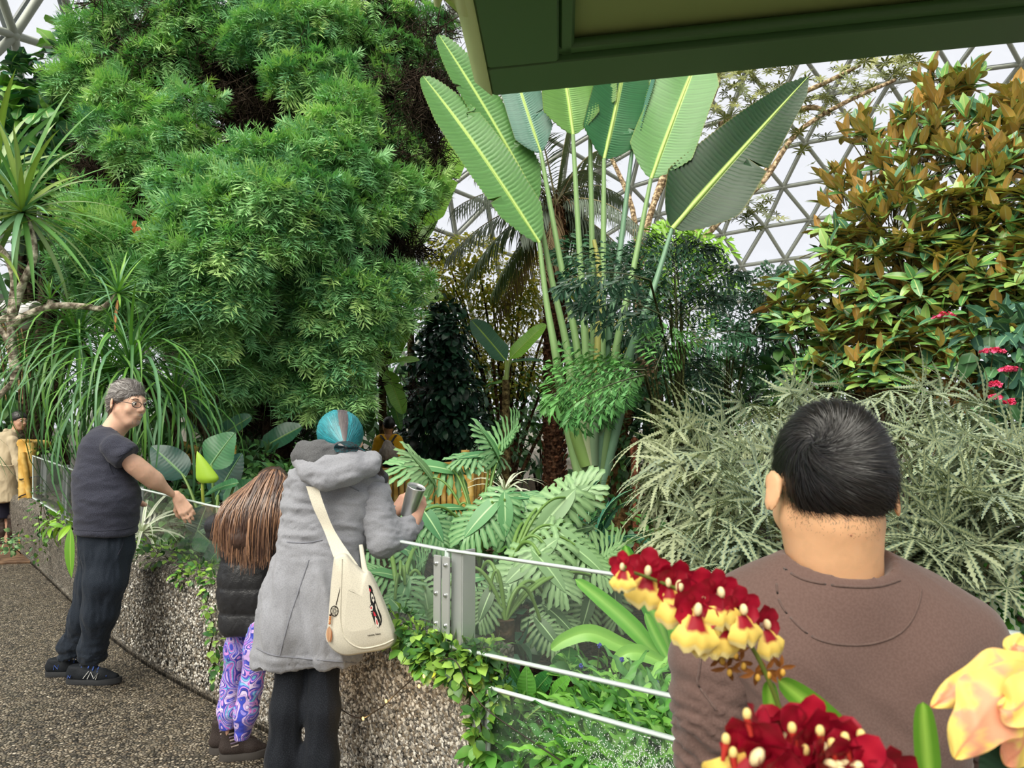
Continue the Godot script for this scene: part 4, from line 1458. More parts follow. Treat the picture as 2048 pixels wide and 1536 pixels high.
func build_bamboo() -> void:
	# bridge rail behind the split-leaf plants
	var rail := thing("bamboo_railing", "yellow bamboo railing of the footbridge behind the split-leaf plants", "railing", P(880, 1030, 8.6))
	var seg := [[762, 946, 1056, 9.2], [1000, 905, 1030, 8.3]]
	var n := 15
	var rail_pt := func(f: float, py_top: bool) -> Vector3:
		return P(lerpf(768, 935, f), lerpf(942, 926, f) if py_top else lerpf(1040, 1034, f), lerpf(9.0, 8.5, f))
	for k in n:
		var f := k / (n - 1.0)
		culm(rail, "upright", rail_pt.call(f, false), rail_pt.call(f, true) + Vector3(0, -0.02, 0), 0.033, 2)
	culm(rail, "top_rail", rail_pt.call(-0.1, true), rail_pt.call(1.02, true), 0.036, 5)
	culm(rail, "bottom_rail", rail_pt.call(-0.1, false) + Vector3(0, 0.12, 0), rail_pt.call(1.02, false) + Vector3(0, 0.12, 0), 0.03, 5)
	culm(rail, "post", P(930, 1046, 8.45), P(931, 900, 8.45), 0.055, 3)
	culm(rail, "post", P(940, 1046, 8.4), P(941, 930, 8.4), 0.05, 3)
	culm(rail, "top_rail", P(936, 928, 8.5), P(990, 918, 9.3), 0.036, 3)
	culm(rail, "post", P(980, 1020, 9.2), P(980, 913, 9.2), 0.05, 3)
	for k in 5:
		culm(rail, "upright", P(948 + k * 8, 1020, 8.7 + k * 0.1), P(948 + k * 8, 930, 8.7 + k * 0.1), 0.03, 2)
	var deck := thing("footbridge", "wooden footbridge deck with plank ends under the bamboo railing", "bridge", P(880, 1050, 8.6))
	var a := P(740, 1056, 9.0)
	var b := P(1010, 1040, 8.4)
	for k in 26:
		var q := MB.new()
		q.box(Vector3.ZERO, Vector3(0.085, 0.04, 1.7), Basis(), 0.005)
		part(deck, "plank", q.mesh(), M.plank, Transform3D(basis_to(Vector3.UP, (b - a).cross(Vector3.UP) * -1.0), a.lerp(b, k / 25.0) + Vector3(0.1, 0, -0.8)))
	var beam := MB.new()
	beam.box((a + b) * 0.5 + Vector3(0.1, -0.13, -0.1), Vector3((b - a).length() + 0.2, 0.18, 0.08), Basis(Vector3.UP, 0.33))
	part(deck, "beam", beam.mesh(), M.black)
	for k in 3:
		var f := 0.15 + 0.35 * k
		var leg := MB.new()
		var top := a.lerp(b, f) + Vector3(0.1, -0.1, -0.15)
		leg.box(Vector3(top.x, top.y * 0.5, top.z), Vector3(0.1, top.y, 0.1))
		part(deck, "leg", leg.mesh(), M.plank)
	# gate post beside the trench coat, wrapped in a cable
	var d := 7.5
	var foot := G(62, 1106)
	d = -foot.z
	var post := thing("bamboo_post", "golden bamboo gate post wound with dark cable beside the trench coat", "post", foot)
	culm(post, "culm", foot + Vector3(-0.06, 0, 0), P(50, 882, d), 0.07, 3)
	culm(post, "culm", foot + Vector3(0.03, 0, 0.03), P(62, 885, d - 0.05), 0.055, 3)
	culm(post, "thin_culm", P(69, 1060, d - 0.12), P(46, 905, d - 0.12), 0.03, 4)
	culm(post, "crosspiece", P(40, 886, d), P(96, 889, d + 0.4), 0.05, 2)
	for k in 5:
		var w := MB.new()
		var y := 0.12 + 0.2 * k
		var loop: Array = []
		for i in 13:
			var t := TAU * i / 12.0
			loop.append(foot + Vector3(cos(t) * 0.14 - 0.01, y + 0.05 * sin(t * 0.5 + k) + 0.03 * cos(t), sin(t) * 0.12))
		w.tube(loop, [0.008, 0.008], 5)
		part(post, "cable_wrap", w.mesh(), M.wire)
	var screen := thing("bamboo_trellis", "broken bamboo trellis showing between the elephant-ear leaves", "trellis", P(400, 980, 6.4))
	for c in [[356, 886, 396, 902, 0.035], [374, 900, 374, 925, 0.03], [388, 890, 386, 926, 0.024], [386, 938, 386, 952, 0.024], [384, 966, 383, 978, 0.022], [398, 956, 396, 970, 0.024], [462, 895, 470, 897, 0.035], [466, 900, 466, 990, 0.03]]:
		culm(screen, "culm", P(c[0], c[1], 6.4), P(c[2], c[3], 6.4), c[4], 1)
	culm(screen, "culm", P(386, 1060, 6.45), P(386, 930, 6.45), 0.022, 3)

# ------------------------------------------------------------------ plants
func build_plants() -> void:
	strap_plants()
	elephant_ears()
	split_leaves()
	cycads()
	finger_bush()
	strap_lily()
	undergrowth()
	wall_vines()
	pink_flowers()
	small_details()

func strap_mesh(len: float, w: float, bend: float, k: Color) -> ArrayMesh:
	var b := MB.new()
	blade(b, len, w, strap, 9, k, k * 1.25, k, bend, 0.3, 0.0, 1.0, Transform3D(), 1)
	return b.mesh()

func rosette(parent: Node3D, at: Vector3, axis: Vector3, n: int, meshes: Array, size: float, lo := 0.0, hi := 1.3) -> void:
	for i in n:
		var f := float(i) / n
		var a := i * 2.399
		var side := basis_to(axis) * Vector3(cos(a), 0, sin(a))
		var lift := lerpf(hi * PI * 0.5, lo * PI * 0.5, f) + rf(-0.12, 0.12)
		var d := side * cos(lift) + axis.normalized() * sin(lift)
		part(parent, "leaf", meshes[i % meshes.size()], M.leaf, place(at, d, axis - side * 0.3 + rv() * 0.15, size * rf(0.8, 1.15)))

func strap_plants() -> void:
	var lt := lin(140, 190, 84)
	var bl := lin(112, 158, 116)
	var md := lin(96, 148, 72)
	var yl := lin(150, 176, 86)
	# branching pale-stemmed dragon tree at the left edge
	var d := 5.6
	var root := P(-110, 990, d)
	root.y = 0.3
	var t := thing("dragon_tree", "pale-stemmed dragon tree branching out from the left edge with spiky rosettes", "tree", root)
	var bark := lin(246, 236, 216)
	for l in [[[30, 760], [22, 640], [28, 560], [8, 505], [-30, 470]], [[22, 640], [40, 580], [66, 520], [66, 475], [52, 430]], [[22, 650], [60, 628], [110, 612], [170, 613], [204, 616], [236, 588]], [[24, 630], [-5, 640], [-40, 620]], [[36, 745], [20, 690], [-10, 640]], [[-110, 990], [-60, 860], [30, 760]], [[100, 612], [101, 600]]]:
		var pts: Array = []
		for q in l:
			pts.append(P(q[0], q[1], d))
		stem(t, "branch", smooth_line(pts, 5), 0.036 if l.size() > 3 else 0.03, 0.02, bark)
	var sp := [strap_mesh(0.42, 0.026, 0.35, lt), strap_mesh(0.46, 0.028, 0.6, bl), strap_mesh(0.4, 0.026, 0.2, md)]
	rosette(t, P(236, 586, d), Vector3(0.15, 1, 0.25), 46, sp, 0.82, -0.35, 0.95)
	rosette(t, P(101, 598, d), Vector3(-0.1, 1, 0.2), 24, sp, 0.55, -0.2, 0.95)
	var big := [strap_mesh(0.95, 0.05, 0.7, bl), strap_mesh(1.05, 0.05, 0.5, md), strap_mesh(0.9, 0.048, 0.9, lin(150, 176, 120)), strap_mesh(1.0, 0.05, 0.6, yl)]
	rosette(t, P(45, 425, d), Vector3(0.2, 0.8, 0.4), 60, big, 0.95, -0.5, 0.95)
	rosette(t, P(-10, 380, d + 0.3), Vector3(0.1, 1, 0.3), 34, big, 1.1, -0.1, 0.95)
	rosette(t, P(-30, 500, d + 0.1), Vector3(0.3, 1, 0.3), 30, big, 0.9, -0.5, 0.9)
	# a dry orange leaf hanging from the right rosette
	var dry := MB.new()
	blade(dry, 0.26, 0.025, strap, 5, lin(206, 140, 84), lin(220, 160, 100), lin(190, 120, 70), 0.2, 0.3, 0.0, 1.0, Transform3D(), 1)
	part(t, "dry_leaf", dry.mesh(), M.leaf, place(P(236, 600, d - 0.05), Vector3(-0.05, -1, 0.1), Vector3(0, 0, 1)))
	# ponytail palms: crowns with a curtain of long hanging straps
	var pony := [strap_mesh(1.5, 0.026, 2.75, lin(78, 128, 60)), strap_mesh(1.75, 0.028, 2.7, lin(92, 138, 96)), strap_mesh(1.3, 0.024, 2.9, lin(110, 160, 74)), strap_mesh(1.6, 0.024, 2.8, lin(70, 116, 64)), strap_mesh(0.9, 0.026, 0.9, lin(110, 164, 70))]
	var H := [[[155, 690], 5.9, "ponytail palm with upright crown above the navy T-shirt man, leaves hanging as a curtain", 130, 0.84], [[50, 730], 9.3, "ponytail palm hanging over the trench coat visitor at the left edge", 100, 1.0], [[262, 740], 5.6, "ponytail palm just above and right of the grey-haired head", 120, 0.92], [[215, 775], 5.8, "low ponytail palm curtain behind the navy T-shirt man's shoulders", 110, 0.85], [[350, 800], 5.9, "thin ponytail palm tuft between the grey-haired man and the feathery tree", 70, 0.75]]
	for h in H:
		var c := P(h[0][0], h[0][1], h[1])
		var foot := Vector3(c.x + 0.2, 0.3, c.z - 0.7)
		var o := thing("ponytail_palm", h[2], "palm", foot)
		stem(o, "stem", bez(foot, Vector3(foot.x, c.y * 0.8, foot.z), c, 6), 0.05, 0.03, lin(120, 104, 84))
		rosette(o, c, Vector3(rf(-0.1, 0.1), 1, 0.15), h[3], pony, h[4], -0.35, 0.9)
	# hanging dry aerial roots at the far left
	var ar := thing("hanging_roots", "bare tan aerial roots hanging above the trench coat visitor's head", "roots", P(20, 700, 6.9))
	for k in 7:
		var x := 6 + k * 9
		stem(ar, "root", smooth_line([P(x - 20, 640, 6.9), P(x + 8 * sin(k), 730, 6.9), P(x + 6 * cos(k * 2.0), 800 + 12 * sin(k * 3.0), 6.9)], 4), 0.012, 0.004, lin(176, 148, 110), M.bark, 5)

func elephant_ears() -> void:
	var dk := lin(46, 88, 66)
	var bd := lin(40, 78, 68)
	var md := lin(64, 116, 76)
	var lt := lin(168, 208, 60)
	var root := P(430, 1120, 4.7)
	root.y = 0.5
	var t := thing("elephant_ear_plant", "large-leaved dark green elephant-ear plant between the navy T-shirt man's arm and the girl", "plant", root)
	var L := [[424, 928, 466, 864, 84, md, Vector3(-0.3, 0.3, 1), 4.8, 0.1], [436, 990, 480, 905, 74, bd, Vector3(-0.2, 0.2, 1), 5.0, 0.1], [364, 948, 302, 888, 66, bd, Vector3(0.3, 0.5, 1), 4.9, 0.15], [470, 968, 404, 980, 42, md, Vector3(0.1, 1, 0.5), 4.7, 0.25], [395, 1064, 412, 1012, 70, bd, Vector3(0, 0.2, 1), 4.55, 0.05], [393, 1070, 398, 1112, 74, dk, Vector3(0, 0.8, 1), 4.5, 0.15], [400, 1066, 436, 1100, 64, md, Vector3(0.1, 0.9, 0.8), 4.5, 0.15], [440, 1100, 392, 1150, 70, dk, Vector3(0, 0.9, 0.6), 4.35, 0.2], [452, 1000, 506, 955, 50, md, Vector3(0, 0.8, 0.8), 4.9, 0.2], [420, 1005, 392, 1012, 40, dk, Vector3(0, 1, 0.6), 4.7, 0.2], [480, 1100, 450, 1150, 70, dk, Vector3(0, 0.9, 0.6), 4.3, 0.2], [500, 990, 560, 960, 60, bd, Vector3(0, 0.6, 0.8), 5.2, 0.2]]
	for l in L:
		var a := P(l[0], l[1], l[7])
		var b := P(l[2], l[3], l[7])
		var w := S(l[4], l[7])
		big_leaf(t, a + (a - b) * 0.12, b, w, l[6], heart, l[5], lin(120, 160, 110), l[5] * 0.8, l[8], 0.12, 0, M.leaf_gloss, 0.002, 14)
		petiole(t, bez(root, root.lerp(a, 0.6) + Vector3(0, 0.12, 0), a, 6), 0.016, 0.009, lin(110, 140, 70))
	# new lime leaf, still half rolled
	var b := MB.new()
	b.tint(lt)
	var rr: Array = []
	for j in 12:
		var f := j / 11.0
		var c := P(lerpf(412, 394, f), lerpf(964, 902, f), 4.6)
		var w := S(30, 4.6) * pow(1.0 - f, 0.8) * minf(1.0, 0.65 + f * 3.0)
		var ring := PackedVector3Array()
		for i in 10:
			var q := -1.1 + 2.9 * i / 9.0
			ring.append(c + Vector3(sin(q) * w * 0.85 + w * 0.2, -0.1 * w * cos(q), cos(q) * w * 0.5))
		rr.append(ring)
	b.loft(rr, false, false, false)
	part(t, "rolled_new_leaf", b.mesh(), M.leaf).set_meta("label", "half-rolled lime green new leaf")
	petiole(t, [root + Vector3(-0.03, 0, 0), P(407, 1010, 4.6), P(405, 955, 4.6)], 0.014, 0.01, lin(176, 190, 80))
	# upright leaf and another big-leaved clump nearer the tree
	var r2 := P(390, 900, 6.6)
	r2.y = 0.3
	var u := thing("bird_of_paradise", "dark bird-of-paradise clump with one upright leaf right of the grey-haired head", "plant", r2)
	for l in [[378, 790, 408, 738, 26, lin(46, 92, 48), Vector3(-0.6, 0.2, 1), 6.3], [372, 765, 384, 732, 14, lin(150, 166, 156), Vector3(0.5, 0.2, 1), 6.35], [430, 880, 500, 830, 40, dk, Vector3(0, 0.6, 1), 6.5], [410, 860, 380, 800, 40, dk, Vector3(0.3, 0.4, 1), 6.6], [520, 900, 600, 850, 50, dk, Vector3(0, 0.7, 1), 6.8]]:
		var a := P(l[0], l[1], l[7])
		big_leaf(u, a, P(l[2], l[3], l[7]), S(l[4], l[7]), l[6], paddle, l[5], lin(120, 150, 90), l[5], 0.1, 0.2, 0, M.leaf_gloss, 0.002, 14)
		petiole(u, bez(r2, r2.lerp(a, 0.6), a, 5), 0.02, 0.012, lin(80, 100, 60))

func split_leaf_mesh(L: float, W: float, lam: Color, seed2: int) -> ArrayMesh:
	# a broad leaf cut to the rib into wavy fingers
	var r := RandomNumberGenerator.new()
	r.seed = seed2
	var b := MB.new()
	var rib := lin(170, 206, 150)
	blade(b, L, W * 0.34, lens, 10, lam, rib, lam, 0.5, 0.1, 0.0, 1.0)
	var step := 11
	for i in step:
		var f := 0.03 + 0.9 * i / (step - 1)
		var a := 0.5 * f
		var p := Vector3(0, sin(a) / 0.5 * L * 0.98, -(1.0 - cos(a)) / 0.5 * L)
		for s in [-1.0, 1.0]:
			var ang := lerpf(2.25, 0.3, pow(f, 0.75))
			var len := W * 0.5 * (0.62 + 0.62 * sin(PI * pow(1.0 - f, 0.8) * 0.85 + 0.15)) * r.randf_range(0.88, 1.1)
			var d := Vector3(sin(ang) * s, cos(ang), -0.16 + r.randf_range(-0.08, 0.05))
			var lo: Color = lam * r.randf_range(0.85, 1.15)
			blade(b, len, L * 0.115, func(t): return (0.62 + 0.38 * t + 0.22 * sin(t * 15.0)) * (1.0 if t < 0.72 else sqrt(maxf(0.0, 1.0 - pow((t - 0.72) / 0.28, 2.0)))), 8, lo, rib.lerp(lo, 0.4), lo * 0.95, 0.65, 0.16, 0.006, 2.0, place(p, d, Vector3(s * -0.25, 0.1, 1.0)), 1)
	return b.mesh()

func split_leaves() -> void:
	var ms := [split_leaf_mesh(0.5, 0.5, lin(94, 150, 96), 1), split_leaf_mesh(0.5, 0.48, lin(78, 134, 88), 2), split_leaf_mesh(0.5, 0.46, lin(118, 156, 106), 3), split_leaf_mesh(0.5, 0.48, lin(72, 106, 64), 4)]
	# leaf: base px, tip px, face, size factor of width, depth, mesh
	var P1 := [
		["tall split-leaf philodendron in front of the bamboo railing", 960, 1290, 4.6, [[900, 936, 800, 886, Vector3(0, 1, 0.55), 4.9, 0], [905, 925, 960, 880, Vector3(-0.2, 1, 0.5), 5.0, 1], [866, 955, 838, 880, Vector3(-0.2, 0.7, 1), 4.7, 2], [985, 905, 930, 880, Vector3(0, 1, 0.4), 5.0, 1], [1000, 890, 1040, 850, Vector3(0.2, 0.7, 0.8), 5.1, 0], [1000, 915, 985, 842, Vector3(-0.2, 0.8, 0.9), 4.9, 0], [880, 1040, 790, 1010, Vector3(0, 1, 0.5), 4.4, 0], [850, 1020, 905, 1075, Vector3(0.1, 0.8, 0.9), 4.3, 1], [985, 1005, 900, 1060, Vector3(0, 0.9, 0.8), 4.2, 0], [1000, 990, 1045, 960, Vector3(0, 1, 0.6), 4.5, 1], [1010, 1000, 1015, 1060, Vector3(0.2, 0.8, 0.8), 4.2, 0], [920, 1010, 870, 985, Vector3(0, 1, 0.4), 4.6, 1]], 0.82],
		["big pale split-leaf philodendron right of the steel tumbler, spreading over the glass", 1010, 1290, 3.9, [[1130, 995, 1050, 1060, Vector3(0.1, 0.6, 1), 4.2, 2], [1100, 1010, 1165, 950, Vector3(0.1, 0.5, 1), 4.4, 2], [1090, 1090, 990, 1140, Vector3(0, 0.8, 0.9), 3.8, 2], [1120, 1060, 1200, 1100, Vector3(0.2, 0.7, 0.9), 4.0, 2], [1080, 1110, 1150, 1160, Vector3(0.1, 0.8, 0.8), 3.6, 2], [1150, 1090, 1230, 1120, Vector3(0.2, 0.9, 0.7), 3.9, 2], [1060, 1050, 1010, 1020, Vector3(-0.1, 1, 0.5), 4.4, 3], [1170, 1050, 1110, 1040, Vector3(0, 1, 0.5), 4.3, 3], [1180, 1130, 1250, 1080, Vector3(0.3, 0.7, 0.8), 4.1, 2]], 0.92],
		["shaded split-leaf philodendron low between the clamp post and the strap lily", 1010, 1310, 3.3, [[960, 1150, 880, 1130, Vector3(-0.1, 1, 0.5), 3.5, 0], [900, 1170, 850, 1220, Vector3(0, 0.8, 0.8), 3.3, 2], [1080, 1240, 1140, 1280, Vector3(0.1, 0.8, 0.9), 3.4, 3], [1100, 1215, 1180, 1250, Vector3(0.2, 0.9, 0.6), 3.6, 3], [1180, 1195, 1160, 1260, Vector3(0.2, 0.5, 1), 3.9, 3], [1230, 1180, 1240, 1250, Vector3(0.1, 0.5, 1), 4.0, 3], [980, 1180, 940, 1240, Vector3(-0.1, 0.7, 0.9), 3.3, 3]], 0.7],
		["split-leaf philodendron behind the glass beside the canvas bag", 800, 1330, 3.3, [[800, 1150, 740, 1100, Vector3(0, 1, 0.6), 3.6, 0], [810, 1170, 770, 1240, Vector3(-0.2, 0.6, 1), 3.2, 0], [830, 1140, 880, 1085, Vector3(0.2, 0.9, 0.6), 3.7, 1], [850, 1180, 870, 1250, Vector3(0.1, 0.7, 0.9), 3.3, 2], [760, 1090, 700, 1060, Vector3(0, 1, 0.5), 3.9, 1], [840, 1110, 800, 1060, Vector3(0, 1, 0.6), 4.0, 1], [790, 1200, 840, 1220, Vector3(0.1, 0.9, 0.7), 3.1, 0]], 0.75]]
	for s in P1:
		var d: float = s[3]
		var root := P(s[1], s[2], d)
		root.y = 0.1
		var t := thing("split_leaf_plant", s[0], "plant", root)
		var trunk_top := root + Vector3(0.0, 0.45, 0)
		stem(t, "trunk", [root, trunk_top], 0.05, 0.045, lin(92, 74, 56))
		for l in s[4]:
			var a := P(l[0], l[1], l[5])
			var b := P(l[2], l[3], l[5] - 0.12)
			var y := b - a
			var len: float = clampf(y.length(), S(85, l[5]), S(150, l[5])) * s[5] * 1.35
			part(t, "leaf", ms[l[6]], M.leaf, place(a - y.normalized() * len * 0.22, y + Vector3(0, -0.05, 0), (l[4] as Vector3) + Vector3(0, 0.1, 0.1), len / 0.5))
			petiole(t, bez(trunk_top, trunk_top.lerp(a, 0.45) + Vector3(0, 0.3, 0), a, 6), 0.014, 0.008, lin(110, 146, 72))

func cycads() -> void:
	var d := 4.9
	var root := P(1190, 1130, d)
	root.y = 0.25
	var t := thing("cycad", "cycad with arching teal-green comb fronds below the traveller's palm", "plant", root)
	stem(t, "trunk", [root + Vector3(0, -0.25, 0), root + Vector3(0, 0.2, 0)], 0.1, 0.09, lin(80, 64, 48))
	var c := root + Vector3(0, 0.22, 0)
	var k1 := lin(54, 112, 90)
	for f in [[1180, 1010, 1262, 980, 0.0], [1200, 1010, 1268, 1000, -0.1], [1196, 1050, 1232, 1078, -0.3], [1240, 1040, 1300, 1085, -0.2], [1250, 1090, 1296, 1130, -0.35], [1140, 1000, 1150, 985, 0.2], [1120, 1030, 1100, 1040, 0.2], [1220, 1100, 1250, 1160, -0.4], [1160, 990, 1200, 960, 0.3]]:
		var pts := bez(c, P(f[0], f[1], d + f[4] * 0.5), P(f[2], f[3], d + f[4]), 10)
		part(t, "frond", frond_mesh(pts, 0.15, 0.011, 42, k1, lin(130, 176, 130), 0.12, 1.0), M.leaf_gloss)

func finger_bush() -> void:
	# palmate leaves of narrow saw-edged fingers
	var ms: Array = []
	var pal := [lin(130, 150, 138), lin(96, 122, 106), lin(150, 162, 134), lin(64, 90, 76), lin(118, 144, 140)]
	for v in 5:
		var r := RandomNumberGenerator.new()
		r.seed = 40 + v
		var b := MB.new()
		var n := 9
		for i in n:
			var a := lerpf(-2.5, 2.5, i / (n - 1.0)) + r.randf_range(-0.1, 0.1)
			var len := r.randf_range(0.2, 0.31) * (1.0 - 0.18 * absf(a) / 2.5)
			var d := Vector3(sin(a), cos(a), -0.18 + r.randf_range(-0.15, 0.15))
			var k: Color = pal[v] * r.randf_range(0.85, 1.15)
			blade(b, len, 0.03, func(t): return (0.3 if t < 0.12 else (1.0 if int(round(t * 22.0)) % 2 == 0 else 0.34)) * (1.0 - pow(t, 5.0)), 22, k, lin(170, 178, 138), k, r.randf_range(0.25, 1.0), 0.2, 0.0, 1.0, place(Vector3(0, 0.0, 0), d, Vector3(0, 0.1, 1)), 1)
		ms.append(b.mesh())
	var root := P(1500, 1330, 3.7)
	root.y = 0.05
	var t := thing("finger_aralia", "silvery green bush of narrow saw-edged finger leaves around the black-haired man's head", "bush", root)
	var cl := [[1390, 900, 100, 70, 4.2, 0], [1330, 960, 70, 60, 4.2, 2], [1480, 860, 90, 60, 4.4, 0], [1420, 980, 110, 70, 3.9, 2], [1500, 950, 90, 70, 3.8, 1], [1400, 1080, 90, 70, 3.6, 2], [1490, 1060, 90, 80, 3.4, 1], [1440, 1150, 90, 50, 3.3, 1], [1540, 1130, 60, 50, 3.2, 1], [1560, 820, 80, 50, 4.6, 0], [1700, 800, 100, 40, 4.6, 0], [1850, 830, 110, 60, 4.4, 0], [1830, 920, 90, 70, 4.0, 1], [1940, 930, 100, 80, 3.8, 1], [2030, 960, 60, 90, 3.6, 3], [1820, 1010, 80, 60, 3.4, 3], [1920, 1040, 90, 70, 3.2, 3], [1830, 1090, 80, 60, 3.1, 3], [1900, 1140, 80, 60, 3.0, 3], [2010, 1060, 70, 70, 3.1, 3], [1960, 850, 90, 50, 4.3, 0], [1370, 1000, 60, 50, 4.0, 2], [1340, 880, 70, 40, 4.3, 2]]
	var at: Array = []
	var wood := MB.new()
	wood.tint(lin(120, 100, 72))
	var st := MB.new()
	st.tint(lin(170, 160, 110))
	var per := [[], [], [], [], []]
	for c in cl:
		var ctr := P(c[0], c[1], c[4])
		wood.tube(bez(root + Vector3((ctr.x - root.x) * 0.5, 0, (ctr.z - root.z) * 0.5), ctr + Vector3(0, -0.4, 0), ctr, 6), [0.018, 0.008], 5)
		var r := Vector3(S(c[2], c[4]), S(c[3], c[4]), 0.26)
		for i in int(c[2] * c[3] / 360.0 + 3):
			var q := on_clump(ctr, r, 0.7)
			var d: Vector3 = (q[1] * 0.7 + Vector3(rf(-0.5, 0.5), -0.25, 0.35)).normalized()
			var x := place(q[0], d, Vector3.UP * 0.9 + q[1] * 0.6 + Vector3(0, 0, 0.25) + rv() * 0.2, rf(0.85, 1.2))
			per[c[5] if rng.randf() < 0.6 else rng.randi() % 5].append(x)
			st.tube([q[0] - d * 0.16 - Vector3(0, 0.1, 0), q[0]], [0.003, 0.002], 3)
	# keep each leaf with its tone: interleave so that the index picks the mesh
	var longest := 0
	for v in 5:
		longest = maxi(longest, per[v].size())
	var left := 298
	for v in 5:
		set_leaves(t, "leaf", [ms[v]], M.leaf_dull, per[v], mini(60, left))
		left -= 60
	part(t, "stems", wood.mesh(), M.bark)
	part(t, "leaf_stalks", st.mesh(), M.bark, Transform3D(), true)

func ribbon_leaf(parent: Node3D, pts: Array, w: float, face: Vector3, lam: Color, rib: Color, m: Material = null) -> void:
	# a long flat leaf along a line, channelled along its middle
	var line := smooth_line(pts, 5)
	var b := MB.new()
	var n := line.size()
	for j in n:
		var t := float(j) / (n - 1)
		var tan: Vector3 = (line[mini(j + 1, n - 1)] - line[maxi(j - 1, 0)]).normalized()
		var x := tan.cross(face).normalized()
		var z := x.cross(tan)
		var ww := w * 0.5 * minf(1.0, 0.5 + t * 1.5) * sqrt(maxf(0.0, 1.0 - pow(t, 3.5)))
		for s in [-1.0, -0.55, -0.08, 0.08, 0.55, 1.0]:
			b.tint(rib if absf(s) < 0.1 else lam * (0.94 if absf(s) > 0.9 else 1.0))
			b.vert(line[j] + x * (ww * s) + z * (absf(s) * ww * 0.3))
	for j in n - 1:
		for i in 5:
			var a := j * 6 + i
			b.quad(a, a + 1, a + 7, a + 6)
	part(parent, "leaf", b.mesh(), m if m else M.leaf)

func strap_lily() -> void:
	var root := P(1345, 1345, 2.75)
	root.y = 0.05
	var t := thing("strap_lily", "lily with long broad bright green strap leaves left of the brown sweatshirt", "plant", root)
	var k := lin(104, 178, 60)
	var k2 := lin(72, 146, 52)
	var rib := lin(150, 206, 96)
	var f := Vector3(-0.2, 0.5, 1)
	for l in [[[[1330, 1330], [1270, 1260], [1210, 1205], [1150, 1158]], 36, k, 2.7], [[[1320, 1320], [1240, 1290], [1180, 1266], [1130, 1280], [1102, 1300]], 34, lin(130, 190, 80), 2.7], [[[1345, 1320], [1320, 1250], [1290, 1190], [1262, 1130], [1250, 1090]], 40, k2, 2.8], [[[1350, 1310], [1340, 1240], [1320, 1180], [1310, 1130]], 44, k2, 2.85], [[[1360, 1320], [1370, 1250], [1365, 1180], [1345, 1140]], 40, k, 2.8], [[[1340, 1325], [1310, 1270], [1290, 1225]], 22, k, 2.65], [[[1335, 1330], [1280, 1306], [1245, 1312], [1228, 1345]], 32, lin(130, 190, 84), 2.6], [[[1352, 1320], [1355, 1270], [1335, 1210], [1330, 1170]], 36, k, 2.7], [[[1370, 1330], [1400, 1270], [1420, 1220]], 40, k2, 2.8], [[[1300, 1180], [1310, 1205], [1322, 1225]], 14, lin(160, 210, 110), 2.7]]:
		var pts: Array = []
		for q in l[0]:
			pts.append(P(q[0], q[1], l[3]))
		ribbon_leaf(t, pts, S(l[1], l[3]), f + rv() * 0.2, l[2], rib)

